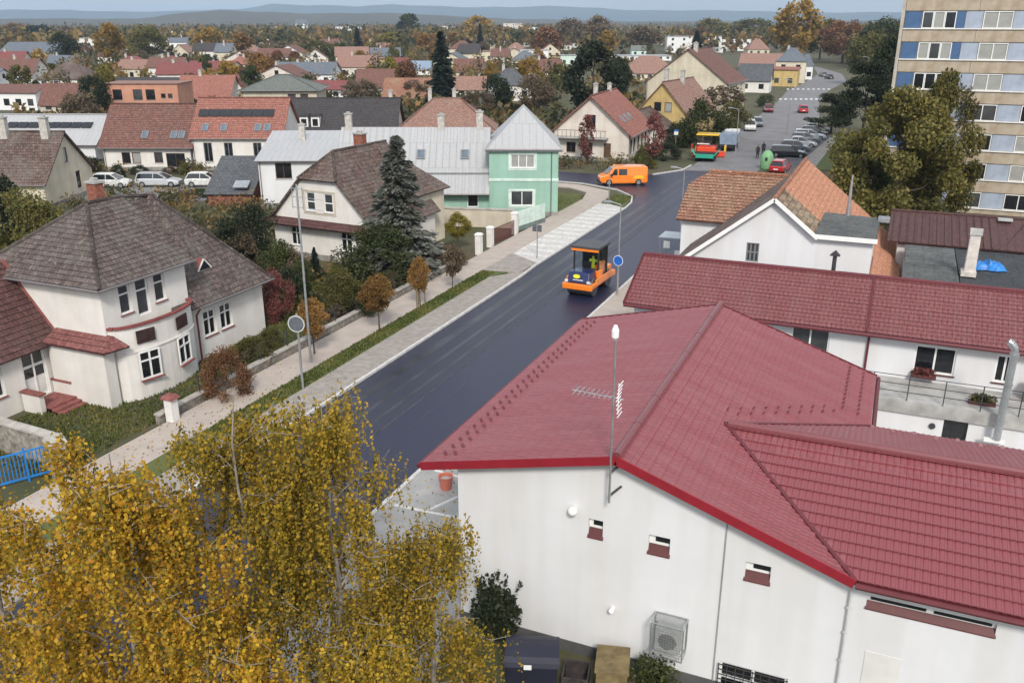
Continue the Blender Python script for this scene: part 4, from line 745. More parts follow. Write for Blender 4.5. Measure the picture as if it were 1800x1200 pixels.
wh = [(-5.0, .5, -4.2, 2.2), (-6.6, .3, -5.6, 2.2), (-2.0, .8, -1.0, 2.1)]
wallface(wl, (0, 0.3, 0), (1, 0), (0, 1), [(-13.7, 0), (-.01, 0), (-.01, 2.5), (-13.7, 2.5)], wh); wallface(wl, (-13.7, 11, 0), (0, -1), (1, 0), [(0, 0), (10.7, 0), (10.7, 2.5), (5.4, 7.2), (0, 2.5)], []); wl.obj('wall', 'mint_wall', MT)
for a, c, b, e in tw: put_window(MT, ((a + b) / 2, 0, c), 0, b - a, e - c, 3 if c > 3 else 2, 0, pane='pane_curtain' if c > 3 else 'pane_mid', sill='frame_white')
for a, c, b, e in ((2, 1, 3.2, 2.4), (5.5, 1, 6.7, 2.4), (2, 4.2, 3.2, 5.5), (5.5, 4.2, 6.7, 5.5)): put_window(MT, (6.1, (a + b) / 2, c), R(90), b - a, e - c, 2, 0, sill='frame_white')
for a, c, b, e in wh: put_window(MT, ((a + b) / 2, .3, c), 0, b - a, e - c, 1, 0, sill=None, pane='pane_dark')
bd = MB(); bd.box(-.04, 6.14, -.05, -.002, 3.2, 3.42); bd.box(6.102, 6.14, 0, 9, 3.2, 3.42); bd.obj('string_course', M('mint_pale', (.6, .72, .65), .9), MT)
for a, c, b, e in tw:
    sr = MB(); sr.box(a - .2, b + .2, -.025, -.002, c - .2, c - .06); sr.box(a - .2, b + .2, -.025, -.002, e + .004, e + .18); sr.box(a - .2, a - .004, -.025, -.002, c - .05, e); sr.box(b + .004, b + .2, -.025, -.002, c - .05, e); sr.obj('window_surround', 'mint_pale', MT)
rb = MB(); [slope(rb, [(x, y, z + 0) for x, y, z in p], 0, thick=.1) for p in roof_polys('hip', 6.1, 9, 6.2, 3.1, .35)]; rt_ = rb.obj('tower_roof', 'roof_metal', MT)
PM = [(-13.9, -.5, 2.15), (.0, -.5, 2.15), (.0, 5.6, 7.25), (-13.9, 5.6, 7.25)]; rb = MB(); slope(rb, PM, 0, thick=.1); slope(rb, [(.0, 11.7, 2.15), (-13.9, 11.7, 2.15), (-13.9, 5.6, 7.25), (.0, 5.6, 7.25)], 0, thick=.1); RMn = rb.obj('roof', 'roof_metal', MT)
for x in np.arange(-13.6, 0, .62): o = MB(); beam(o, (x, -.5, 2.17), (x, 5.6, 7.27), .025, .05); o.obj('standing_seam', 'roof_metal', RMn)
skylight(RMn, PM, 7.6, 4.0); skylight(RMn, PM, 11.6, 4.0); ss = MB(); beam(ss, (-6.5, 1.2, 3.65), (0, 1.2, 3.65), .05, .16); ss.obj('snow_fence', 'metal_grey', RMn)
for x, zt in ((-13.2, 8.4), (-4.6, 8.3), (-1.0, 8.6)): chimney(RMn, x, 5.6, 6.5, zt, .6, .6, 'chimney_render')
gt = MB(); gt.tube((-13.9, -.57, 2.1), (0, -.57, 2.1), .07); gt.tube((-.4, -.42, 6.0), (6.5, -.42, 6.0), .07); gt.tube((5.5, -.06, 5.9), (5.5, -.06, .1), .05); gt.obj('gutter', 'gutter_grey', MT); MB().box(-.02, 6.14, -.04, -.001, -.1, .45).obj('plinth', 'plinth', MT)
# ------------------------------------------------------------------ the other houses of the middle distance
Wn = lambda f, xs, z, w_, h_, n=2, t_=0: [(f, x, z, w_, h_, n, t_) for x in xs]
T = house('red_roofed_house', 'peach house with red tiled roof, balcony and dormer beside side street', 'house', (-40.2, 107.0), 4, 9.8, 13, 3.6, 'gy', 4.3, 'peach_wall', 'roof_red', .55, wins=Wn('f', (2.4, 4.6), .9, 1.2, 1.3) + Wn('f', (4.9,), 3.9, 1.2, 1.7) + [('f', 7.1, .2, .9, 2.0, 1, 0, 'door')] + Wn('r', (1.6, 3.4, 6.0, 8.4, 10.8), .8, 1.2, 1.8, 1), fm='frame_brown', chim=[(4.4, 4.0, 7, 9.0, .5), (4.9, 9.5, 7, 8.7, .5)])
ro = roof_of(T); PP = roof_polys('gy', 9.8, 13, 3.6, 4.3, .55); skylight(ro, PP[1], 3, 2.2); skylight(ro, PP[1], 5.2, 2.2); skylight(ro, PP[1], 7.4, 2.2)
bl = MB(); bl.box(.3, 7.2, -1.1, -.03, 2.75, 2.9); bl.obj('balcony_slab', 'concrete', T); br_ = MB(); [br_.box(x - .02, x + .02, -1.08, -1.04, 2.9, 3.75) for x in np.arange(.4, 7.2, .55)]; br_.box(.3, 7.2, -1.09, -1.03, 3.75, 3.8); br_.obj('balcony_railing', 'metal_dark', T)
house('yellow_house', 'ochre yellow house with grey-brown roof behind the peach house', 'house', (-35.6, 129), -6, 8, 13, 4.0, 'gy', 4.4, 'yellow_wall', 'roof_terra', .4, wins=Wn('f', (3.3, 4.9), 4.3, 1.1, 1.3, 1) + Wn('f', (2, 6), 1, 1.1, 1.3) + Wn('r', (2.5, 6, 9.5), 1, 1.1, 1.3), fm='frame_brown', chim=[(3.3, 3, 7.6, 10, .6), (4.4, 7, 7.6, 9.6, .6)])
house('grey_annex_house', 'low house with weathered grey roof between peach and yellow houses', 'house', (-36.8, 121.5), 0, 7.0, 6.5, 2.8, 'gy', 2.2, 'white_wall_old', 'roof_old2', .4, wins=Wn('r', (2, 5.5), 1, 1.1, 1.4))
house('cream_house', 'tall cream house with blank gable and red tiled roof by the street', 'house', (-44, 166), -4, 15, 14, 6.2, 'gy', 5.6, 'cream_wall', 'roof_brown', .3, wins=Wn('r', (3, 7, 11), 1.2, 1.3, 1.6) + Wn('r', (3, 7, 11), 4.2, 1.3, 1.5), chim=[(8, 3, 11, 12.8, .7)])
T = house('brown_roofed_row_house', 'white row house with brown tiled roof and three skylights', 'house', (-85.2, 77.3), 23, 10.2, 9.5, 3.0, 'gx', 4.2, 'white_wall_old', 'roof_brown', .45, wins=Wn('f', (2.6, 3.8), .8, 1.0, 1.3, 1) + Wn('f', (6.4,), .9, 1.0, 1.2) + [('f', 8.4, .2, 2.2, 1.8, 2, 0)], fm='frame_brown'); PP = roof_polys('gx', 10.2, 9.5, 3, 4.2, .45); ro = roof_of(T); [skylight(ro, PP[0], u_, 1.5) for u_ in (5.2, 8.6, 9.5)]
T = house('red_roofed_row_house', 'white row house with red roof and long black solar collector', 'house', (-75.6, 81.5), 23, 10.5, 9.5, 3.9, 'gx', 4.0, 'white_wall_old', 'roof_red', .3, wins=Wn('f', (1.8, 4.2, 7.6, 9.2), 1.0, 1.0, 2.2) + Wn('r', (3, 6), 1, 1, 1.4), fm='frame_grey'); PP = roof_polys('gx', 10.5, 9.5, 3.9, 4.0, .3); ro = roof_of(T); [skylight(ro, PP[0], u_, 1.2) for u_ in (1.7, 3.9, 7.9, 9)]
pnl = MB().box(-.62, .62, 0, 1.1, 0, .07).mesh('solar_panel')
for k in range(7): on_slope(pnl, 'solar_panel', 'pane_dark', ro, PP[0], 1.2 + k * 1.28, 3.5, .06)
T = house('twin_chimney_house', 'cream house with old brown roof and two pale chimneys on ridge', 'house', (-82.5, 53.5), 22, 11.5, 9.5, 2.6, 'gx', 4.0, 'cream_wall', 'roof_old2', .35, wins=Wn('f', (3, 7), .8, 1.0, 1.2) + Wn('r', (4.8,), 3.7, .7, 1.4, 1) + Wn('r', (6.6,), .9, .9, 1.7, 1), fm='frame_brown', chim=[(6.2, 4.3, 5.4, 7.9, .75, .6), (10.2, 4.3, 5.4, 7.9, .7, .6)])
T = house('solar_roof_house', 'white house with light grey metal roof carrying a row of solar panels', 'house', (-107, 74), 22, 18, 10, 2.5, 'gx', 2.9, 'white_wall', 'roof_metal', .4, wins=Wn('r', (3.5, 6.5), .8, .7, 1.4, 1) + Wn('r', (5,), 3.2, .8, 1.1, 1), fm='frame_brown', course=0); PP = roof_polys('gx', 18, 10, 2.5, 2.9, .4); ro = roof_of(T); [on_slope(pnl, 'solar_panel', 'pane_dark', ro, PP[0], 7.0 + k * 1.35, 3.4, .08) for k in range(8)]
T = house('timber_house', 'small white house with dark timber upper storey beside solar-roofed house', 'house', (-88, 82.5), 22, 5.5, 7, 3, 'gx', 3.6, 'white_wall', 'roof_dark', .5, wins=Wn('f', (1.6, 3.6), 1, .8, 1.5, 1), fm='frame_brown'); MB().box(1.2, 4.4, -.1, 1.8, 2.9, 5.0).obj('timber_dormer', 'wood_dark', T)
house('dark_roofed_house', 'long low house with plain dark grey-brown roof', 'house', (-74.5, 97.5), 24, 14.6, 10, 3, 'gx', 3.7, 'white_wall_old', 'roof_dark', .4, wins=Wn('f', (2, 5, 9), 1, 1.1, 1.3), course=.5, amp=.015, chim=[(13.6, 5.2, 6, 7.6, .5)])
T = roof_of(bpy.data.objects['dark_roofed_house']); [(MB().box(0, 1.1, .5, 3.4, 3.2, 4.7).obj('dormer', 'white_plain', T, (x_, 0, 0)), MB().box(.2, .9, .46, .497, 3.5, 4.4).obj('dormer_window', 'pane_dark', T, (x_, 0, 0)), MB().frustum(-.15, 1.25, .35, 3.7, 4.702, 4.95, .1).obj('dormer_roof', 'roof_dark', T, (x_, 0, 0))) for x_ in (2.0, 3.5)]
house('pink_roofed_house', 'low house with weathered pinkish tile roof adjoining the dark roof', 'house', (-61.0, 103.5), 24, 13, 9.5, 3, 'hip', 3.7, 'white_wall_old', 'roof_terra', .35, wins=Wn('f', (3, 7), 1, 1.1, 1.3), chim=[(4.2, 5, 6, 7.8, .5), (7.5, 5, 6, 7.8, .5)])
T = house('white_flat_house', 'white house with shallow pale metal roof behind half-hipped house', 'house', (-54.2, 66.6), 25, 10, 8, 4.4, 'shed', 1.7, 'white_wall', 'roof_metal', .3, wins=[('f', 2.3, 2.7, 1.5, 1.45, 2, 0)] + Wn('f', (6.5,), 2.7, 1.4, 1.3), fm='frame_brown', course=0, chim=[(3.2, 5.5, 5, 7.0, .55), (7.6, 6, 5, 6.6, .4)])
T = house('dark_garage', 'plain garage with dark grey seamed metal roof beside the white house', 'garage', (-59.6, 65.4), 23, 4.2, 6, 1.2, 'shed', 2.5, 'brick_red', 'roof_grey', .25, course=.45, amp=.012, plinth=None, gut=False); MB().box(2.5, 3.9, .6, 1.9, 1.5, 1.62).obj('roof_light', 'galvanised', T, None, 0, (R(20), 0, 0))
house('apartment_house', 'apartment house with grey-green low roof and peach upper front', 'house', (-98, 118), 26, 12, 10, 6.2, 'hip', 2.0, 'beige_wall', 'roof_green', .5, wins=Wn('f', (8, 10), 3.6, 1.3, 1.9, 2) + Wn('f', (4, 8, 10), .8, 1.3, 1.5) + Wn('l', (3, 7), 3.6, 1.3, 1.5), fm='frame_brown', amp=.015)
house('orange_flats', 'orange rendered flat-roofed block with dark windows among red roofs', 'building', (-128, 118), 24, 13, 8, 6.4, 'flat', .1, 'orange_wall', 'roof_terra', .2, wins=Wn('f', (2.5, 6, 8.2), 3.6, 1.6, 1.8, 1) + Wn('f', (10.4, 11.6), 3.9, .8, .8, 1) + Wn('f', (3, 7, 11), .8, 1.5, 1.5), fm='frame_brown', course=0)
# ------------------------------------------------------------------ vehicles
M('tail_red', (.4, .02, .02), .3); M('headlamp', (.75, .76, .78), .15); M('car_glass', (.02, .024, .028), .06, .1, spec=.7); M('trim_black', (.025, .025, .027), .6); M('alloy', (.42, .43, .44), .35, .1, metal=.7)
def paint(n, c): return M('paint_' + n, c, .3, .04, 1, coat=.6, spec=.5)
for n_, c_ in (('white', (.72, .73, .74)), ('silver', (.46, .48, .5)), ('black', (.02, .02, .024)), ('grey', (.16, .17, .18)), ('red', (.42, .02, .025)), ('maroon', (.2, .025, .03)), ('blue', (.05, .09, .22)), ('orange', (.85, .22, .015)), ('pink', (.5, .3, .27)), ('teal', (.02, .33, .22)), ('yellow', (.8, .5, .02)), ('redorange', (.75, .07, .02))): paint(n_, c_)
wme = MB().tube((0, -.1, 0), (0, .1, 0), .32, .32, 16).mesh('tyre'); rme = MB().tube((0, -.106, 0), (0, .106, 0), .2, .2, 10).mesh('rim')
def wheel(par, x, y, r=.32):
    o = place(wme, 'wheel', 'black_rubber', par, (x, y, r)); o.scale = (r / .32, 1, r / .32); place(rme, 'rim', 'alloy', o); return o
def car(loc, rz, col, label, kind='hatch', group=None, name='parked_car', cat='car'):
    L_, Hh, W2 = {'hatch': (4.0, 1.47, .86), 'estate': (4.6, 1.47, .89), 'sedan': (4.5, 1.42, .88), 'suv': (4.3, 1.66, .9)}[kind]; h = L_ / 2; bl = Hh * .62
    T = thing(name, label, cat, loc, R(rz), group); b = MB(); b.smooth = False
    st = [(-h, .42, bl * .86, .88), (-h + .12, .25, bl, .97), (-h * .5, .2, bl + .02, 1), (h * .35, .2, bl, 1), (h * .45, .2, bl * .97, 1), (h - .35, .22, bl * .8, .97), (h - .06, .3, bl * .68, .9), (h, .4, bl * .6, .84)]
    b.loft([[(x, -W2 * f * .93, zb), (x, -W2 * f, zb + .14), (x, -W2 * f, zt - .12), (x, -W2 * f * .9, zt), (x, W2 * f * .9, zt), (x, W2 * f, zt - .12), (x, W2 * f, zb + .14), (x, W2 * f * .93, zb)] for x, zb, zt, f in st]); b.obj('body', 'paint_' + col, T, bevel=.03)
    r0 = {'hatch': -h + .1, 'estate': -h + .08, 'sedan': -h + .75, 'suv': -h + .1}[kind]; r1 = {'hatch': -h + .5, 'estate': -h + .35, 'sedan': -h + 1.25, 'suv': -h + .3}[kind]
    cb = [(r0, bl - .02, bl + .01), (r1, bl - .02, Hh - .05), (h * .05, bl - .02, Hh - .04), (h * .5, bl - .02, bl + .01)]
    g = MB(); g.loft([[(x, -W2 * .9, z0), (x, -W2 * (.9 if z1 < bl + .1 else .68), z1), (x, W2 * (.9 if z1 < bl + .1 else .68), z1), (x, W2 * .9, z0)] for x, z0, z1 in cb]); g.obj('windows', 'car_glass', T)
    rf = MB(); rf.loft([[(x, -W2 * k_, z0), (x, -W2 * k_ * .92, z1), (x, W2 * k_ * .92, z1), (x, W2 * k_, z0)] for x, z0, z1, k_ in ((r1 - .12, Hh - .1, Hh - .04, .69), (r1 + .25, Hh - .05, Hh + .01, .71), (h * .05 - .1, Hh - .05, Hh + .01, .71), (h * .05 + .16, Hh - .12, Hh - .06, .69))]); ro = rf.obj('roof', 'paint_' + col, T)
    pl = MB()
    for s in (-1, 1):
        for a, c in (((r0 + .06, s * W2 * .9, bl), (r1, s * W2 * .68, Hh - .04)), ((-h * .15, s * W2 * .905, bl), (-h * .15, s * W2 * .685, Hh - .04)), ((h * .5 - .02, s * W2 * .9, bl), (h * .05, s * W2 * .68, Hh - .04))): beam(pl, a, c, .06, .07)
    pl.obj('pillars', 'paint_' + col, T)
    for s in (-1, 1):
        for x in (-h + .78, h - .78): wheel(T, x, s * (W2 - .07), .31)
        MB().box(h - .22, h - .05, s * W2 * .62 - .16, s * W2 * .62 + .16, bl * .58, bl * .7).obj('headlight', 'headlamp', T); MB().box(-h - .012, -h + .1, s * W2 * .68 - .13, s * W2 * .68 + .13, bl * .62, bl * .84).obj('taillight', 'tail_red', T)
        MB().box(h * .36, h * .45, s * W2 - .03, s * W2 + s * .12 + .03, bl + .0, bl + .12).obj('mirror', 'paint_' + col, T)
    MB().box(-h - .015, -h + .02, -.26, .26, .48, .6).obj('number_plate', 'white_plain', T)
    return T
car(tuple(gp(281, 327)), 24, 'silver', 'silver estate car parked on the street by the row houses', 'estate'); car(tuple(gp(198, 329)), 24, 'white', 'white car partly hidden by the villa roof, ahead of the silver estate', 'hatch'); car(tuple(gp(362, 327)), 24, 'white', 'white car parked beside the dark garage roof', 'hatch')
car(tuple(gp(1318, 229)), -80, 'white', 'white car parked by the hedge on the old street', 'suv'); car(tuple(gp(1331, 222)), -80, 'grey', 'dark grey car parked behind the white car', 'hatch'); car(tuple(gp(1350, 197)), -78, 'maroon', 'maroon car at the left kerb of old street', 'hatch')
car(tuple(gp(1411, 198)), 100, 'red', 'red car driving past the dark pines on the old street', 'hatch', name='red_car'); car(tuple(gp(1457, 139)), 110, 'black', 'black car at the far bend of the street', 'sedan'); car(tuple(gp(1446, 135)), 110, 'grey', 'grey car parked at the far bend beside black car', 'hatch'); car(tuple(gp(1371, 302)), 82, 'red', 'small red and white car beside the green bell container', 'hatch', name='red_car')
gcp = 'cars parked in the row by the pine trees'
for i_, (u_, v_, c_, k_, l_) in enumerate(((1385, 276, 'black', 'estate', 'black estate car at the end of the parked row by the green container'), (1397, 266, 'grey', 'hatch', 'dark grey car second in the parked row by the pines'), (1406, 258, 'silver', 'sedan', 'silver sedan third in the parked row by the pines'), (1415, 251, 'grey', 'hatch', 'mid grey car fourth in the parked row by the pines'), (1423, 245, 'silver', 'estate', 'light silver estate in the parked row by the pines'), (1431, 239, 'black', 'hatch', 'black hatchback near the far end of the parked row'), (1438, 234, 'white', 'hatch', 'white car farthest along the parked row under the pines'))):
    car(tuple(gp(u_, v_)), 8, c_, l_, k_, gcp)
# orange van
T = thing('orange_van', 'orange works van turning at the side street junction', 'van', (-26.6, 92.3, 0), R(180 + 28)); b = MB()
st = [(-2.55, .35, 1.85, .93), (-2.45, .25, 1.96, .98), (-1, .22, 2.0, 1), (.7, .22, 1.98, 1), (1.25, .22, 1.8, .99), (1.85, .24, 1.2, .98), (2.45, .3, .98, .93), (2.6, .4, .75, .86)]
b.loft([[(x, -.95 * f * .95, zb), (x, -.95 * f, zb + .15), (x, -.95 * f, min(1.05, zt - .1)), (x, -.95 * f * (.86 if zt > 1.1 else .96), zt), (x, .95 * f * (.86 if zt > 1.1 else .96), zt), (x, .95 * f, min(1.05, zt - .1)), (x, .95 * f, zb + .15), (x, .95 * f * .95, zb)] for x, zb, zt, f in st]); b.obj('body', 'paint_orange', T, bevel=.04)
ws = MB(); ws.loft([[(1.9, -.8, 1.22), (1.9, .8, 1.22), (1.86, .8, 1.2), (1.86, -.8, 1.2)], [(1.3, -.74, 1.8), (1.3, .74, 1.8), (1.26, .74, 1.78), (1.26, -.74, 1.78)]]); ws.obj('windscreen', 'car_glass', T)
for s in (-1, 1):
    for x0, x1, m_ in ((.75, 1.42, 'car_glass'), (-.3, .6, 'car_glass')): q_ = MB(); q_.loft([[(x0, s * .955, 1.12), (x1, s * .955, 1.12), (x1 - .0, s * .94, 1.1), (x0, s * .94, 1.1)], [(x0, s * .86, 1.74), (x1 - (.38 if x1 > 1 else 0), s * .86, 1.74), (x1 - (.38 if x1 > 1 else 0), s * .84, 1.72), (x0, s * .84, 1.72)]]); q_.obj('side_window', m_, T)
    q_ = MB(); q_.loft([[(-2.2, s * .962, .75), (-.9, s * .962, .75), (-.9, s * .94, .75), (-2.2, s * .94, .75)], [(-2.0, s * .958, 1.05), (-1.2, s * .958, 1.05), (-1.2, s * .93, 1.05), (-2.0, s * .93, 1.05)]]); q_.obj('emblem', 'paint_yellow', T)
    for x in (-1.55, 1.65): wheel(T, x, s * .86, .34)
    MB().box(2.35, 2.56, s * .65 - .14, s * .65 + .14, .72, .9).obj('headlight', 'headlamp', T); MB().box(-2.57, -2.5, s * .82 - .08, s * .82 + .08, .8, 1.25).obj('taillight', 'tail_red', T); MB().box(1.3, 1.5, s * .95, s * 1.2, 1.05, 1.25).obj('mirror', 'trim_black', T)
MB().box(2.42, 2.66, -.85, .85, .28, .5).obj('bumper', 'trim_black', T); MB().tube((1.0, 0, 1.98), (1.0, 0, 2.12), .09).obj('beacon', 'paint_yellow', T)
# people
def person(loc, rz, label, top, legs, J=None, hair='trim_black', name='person'):
    J = J or {'pel': (0, 0, .95), 'ch': (0, 0, 1.3), 'nk': (0, 0, 1.48), 'hd': (0, .01, 1.56), 'tp': (0, 0, 1.74), 'ls': (-.19, 0, 1.4), 'le': (-.25, .02, 1.12), 'lh': (-.24, .1, .86), 'rs': (.19, 0, 1.4), 're': (.25, .02, 1.12), 'rh': (.24, .1, .86),
              'lhp': (-.1, 0, .9), 'lk': (-.11, .03, .5), 'la': (-.11, -.02, .1), 'lt': (-.12, .14, .05), 'rhp': (.1, 0, .9), 'rk': (.12, .0, .5), 'ra': (.13, -.05, .1), 'rt': (.14, .12, .05)}
    rad = {'pel': .14, 'ch': .16, 'nk': .06, 'hd': .085, 'tp': .07, 'ls': .07, 'le': .05, 'lh': .035, 'rs': .07, 're': .05, 'rh': .035, 'lhp': .1, 'lk': .065, 'la': .045, 'lt': .04, 'rhp': .1, 'rk': .065, 'ra': .045, 'rt': .04}
    ed = [('pel', 'ch'), ('ch', 'nk'), ('nk', 'hd'), ('hd', 'tp'), ('ch', 'ls'), ('ls', 'le'), ('le', 'lh'), ('ch', 'rs'), ('rs', 're'), ('re', 'rh'), ('pel', 'lhp'), ('lhp', 'lk'), ('lk', 'la'), ('la', 'lt'), ('pel', 'rhp'), ('rhp', 'rk'), ('rk', 'ra'), ('ra', 'rt')]
    ks = list(J); me = bpy.data.meshes.new('person'); me.from_pydata([J[k] for k in ks], [(ks.index(a), ks.index(c)) for a, c in ed], []); me.materials.append(MATS[top])
    o = place(me, name, None, None, loc, R(rz)); tag(o, label, 'person'); o.modifiers.new('s', 'SKIN'); 
    for i, k in enumerate(ks): me.skin_vertices[0].data[i].radius = (rad[k],) * 2
    me.skin_vertices[0].data[ks.index('pel')].use_root = True; sb = o.modifiers.new('u', 'SUBSURF'); sb.levels = 1; sb.render_levels = 2
    hd = MB(); t_ = Vector(J['tp']); hd.lathe([(.085 * math.sin(a), -.11 * math.cos(a)) for a in np.linspace(.1, 3.04, 8)]); hd.smooth = True; ho = hd.obj('head', M('skin', (.42, .24, .17), .6), o, (t_.x, t_.y + .01, t_.z - .08)); hr = MB(); hr.lathe([(.093 * math.sin(a), .02 - .112 * math.cos(a)) for a in np.linspace(1.5, 3.04, 6)]); hr.obj('hair', hair, o, (t_.x, t_.y - .012, t_.z - .08))
    lg = MB(); [lg.tube(J[a], J[c], rad[a] * 1.12, rad[c] * 1.2, 8) for a, c in (('lhp', 'lk'), ('lk', 'la'), ('rhp', 'rk'), ('rk', 'ra'))]; lg.obj('trousers', legs, o)
    return o
M('cloth_dark', (.03, .03, .035), .9); M('cloth_brown', (.06, .04, .035), .9); M('hivis', (.38, .48, .04), .8, .1); M('hivis_orange', (.85, .2, .02), .8)
person(tuple(gp(1331, 279)), 160, 'person in dark brown coat standing on the old road', 'cloth_brown', 'cloth_dark'); person(tuple(gp(1341, 273)), 200, 'person in black standing beyond the one in brown', 'cloth_dark', 'cloth_dark')
# roller, seen from behind
RL = thing('road_roller', 'orange and navy tandem road roller on the fresh asphalt', 'road roller', (-17.2, 53.0, .014), R(-3))
fr = MB(); fr.box(-1.0, 1.0, -2.25, -1.95, .55, .92); fr.box(-1.0, -.86, -1.95, 1.9, .6, .95); fr.box(.86, 1.0, -1.95, 1.9, .6, .95); fr.box(-.85, .85, -.35, .6, .5, 1.0); fr.box(-1, 1, 1.9, 2.15, .6, .95); fr.obj('frame', 'paint_orange', RL, bevel=.05)
hb = MB(); hb.loft([[(-.78, -2.1, z0), (.78, -2.1, z0), (.78, -.75, z0), (-.78, -.75, z0)] if k == 0 else [(-.7, -1.85, z0), (.7, -1.85, z0), (.7, -.78, z0), (-.7, -.78, z0)] for k, z0 in ((0, .93), (1, 1.62))]); hb.obj('engine_hood', M('paint_navy', (.012, .02, .09), .3, .1, coat=.5), RL, bevel=.08)
em = MB(); em.lathe([(.16, 0), (.16, .01)], 12); eo = em.obj('emblem', M('emblem_yellow', (.7, .7, .02), .5), RL, (-.1, -2.03, 1.38), 0, (R(70), 0, 0)); eo.scale = (1.5, .8, 1); MB().box(-.34, .34, -2.075, -2.06, 1.13, 1.18).obj('name_strip', 'white_plain', RL, (0, .0, 0)); 
hg = MB(); hg.box(-.86, .86, -2.06, -1.9, .96, 1.0); [hg.box(x - .1, x + .1, -2.19, -2.12, 1.0, 1.16) for x in (-.74, .74)]; hg.obj('rear_lamps', 'headlamp', RL)
for y_ in (-1.25, 1.25):
    dr = MB(); dr.tube((-.84, y_, .6), (.84, y_, .6), .6, .6, 28); dr.obj('drum', M('drum_steel', (.3, .3, .31), .35, .15, 3, metal=.8), RL)
sidep = MB(); [sidep.box(s * .99 - .05, s * .99 + .05, -1.5, 1.5, .7, 1.15) for s in (-1, 1)]; sidep.obj('side_panel', 'paint_orange', RL, bevel=.04); MB().box(.3, .98, -.78, -.2, .95, 1.55).obj('side_tank', 'paint_orange', RL, bevel=.05); MB().box(-.8, .8, .95, 1.9, .93, 1.4).obj('front_hood', 'paint_orange', RL, bevel=.08)
cbp = MB()
for x in (-.82, .82):
    for y_ in (-.72, .85): cbp.box(x - .045, x + .045, y_ - .045, y_ + .045, 1.0, 2.88)
cbp.box(-.82, .82, -.765, -.675, 1.45, 1.6); cbp.obj('cab_posts', 'trim_black', RL); MB().box(-.95, .95, -.95, 1.05, 2.88, 3.05).obj('cab_roof', M('roof_dark_grey', (.06, .06, .065), .5), RL, bevel=.04); MB().box(-.93, .93, -.98, -.955, 2.76, 2.9).obj('roof_edge', 'paint_orange', RL)
M('clear_glass', (.9, .95, .95), .03, .02); cgm = MATS['clear_glass'].node_tree.nodes['Principled BSDF']; cgm.inputs['Transmission Weight'].default_value = 1; cgm.inputs['IOR'].default_value = 1.1
MB().box(-.77, .77, -.73, -.72, 1.62, 2.86).obj('rear_window', 'clear_glass', RL); [MB().box(x, x + .01, -.67, .8, 1.1, 2.86).obj('side_window', 'clear_glass', RL) for x in (-.83, .82)]; cin = MB(); cin.box(-.78, .78, .82, .84, 1.2, 2.86); cin.obj('front_window', 'car_glass', RL)
sea = MB(); sea.box(-.28, .28, -.4, .1, 1.05, 1.5); sea.box(-.26, .26, -.5, -.4, 1.5, 2.0); sea.obj('seat', 'trim_black', RL); MB().box(.6, .78, -.2, .6, 1.2, 1.9).obj('console', 'paint_orange', RL)
Jd = {'pel': (0, 0, .05), 'ch': (0, .03, .42), 'nk': (0, .05, .6), 'hd': (0, .08, .68), 'tp': (0, .08, .86), 'ls': (-.2, .03, .52), 'le': (-.27, .18, .28), 'lh': (-.15, .42, .3), 'rs': (.2, .03, .52), 're': (.36, .1, .34), 'rh': (.42, .3, .42), 'lhp': (-.1, .05, .02), 'lk': (-.14, .45, .06), 'la': (-.14, .5, -.34), 'lt': (-.14, .62, -.38), 'rhp': (.1, .05, .02), 'rk': (.14, .45, .06), 'ra': (.14, .5, -.34), 'rt': (.14, .62, -.38)}
person((-16.95, 52.75, 1.56), -3, 'driver in yellow-green high visibility jacket seated in the roller cab', 'hivis', 'hivis_orange', Jd)
# paver: green hopper towards us, yellow canopy
PV = thing('asphalt_paver', 'asphalt paver with green hopper, red body and yellow canopy', 'paver', tuple(gp(1240, 282)), R(6))
hp = MB()
for s in (-1, 1): hp.loft([[(s * .05, -1.6, .45), (s * 1.15, -1.75, .75), (s * 1.75, -1.6, 1.45), (s * 1.65, -1.5, 1.45), (s * 1.05, -1.6, .85), (s * .05, -1.5, .55)], [(s * .05, .1, .45), (s * 1.15, .1, .75), (s * 1.75, .1, 1.45), (s * 1.65, .1, 1.45), (s * 1.05, .1, .85), (s * .05, .1, .55)]])
hp.box(-1.1, 1.1, -1.85, -1.7, .5, 1.0); hp.obj('hopper', 'paint_teal', PV, bevel=.03); MB().box(-1.6, 1.6, -1.5, .08, .9, 1.1).obj('asphalt_load', 'trim_black', PV)
tkm = MB(); tkm.loft([[(x, -1.1 - .25, .35), (x, -1.1, .62), (x, 2.2, .62), (x, 2.45, .35), (x, 2.2, .03), (x, -1.1, .03)] for x in (-.17, .17)]); tkm = tkm.mesh('track'); [place(tkm, 'track', 'trim_black', PV, (x, 0, 0)) for x in (-1.0, 1.0)]
MB().box(-1.15, 1.15, .12, 2.6, .65, 1.65).obj('body', 'paint_redorange', PV, bevel=.08); MB().box(-1.0, .2, .3, 2.3, 1.66, 1.95).obj('engine_cover', 'paint_redorange', PV, bevel=.08); MB().box(-1.2, .3, .13, .7, 1.96, 2.02).obj('pale_panel', 'white_plain', PV)
[MB().tube((x, y_, 1.6), (x, y_, 3.0), .04).obj('canopy_post', 'trim_black', PV) for x in (-1.1, 1.1) for y_ in (.9, 2.5)]; MB().box(-1.4, 1.4, .5, 2.9, 3.0, 3.16).obj('canopy', 'paint_yellow', PV, bevel=.05); MB().box(-.5, .5, 1.3, 1.7, 1.96, 2.6).obj('seat', 'trim_black', PV)
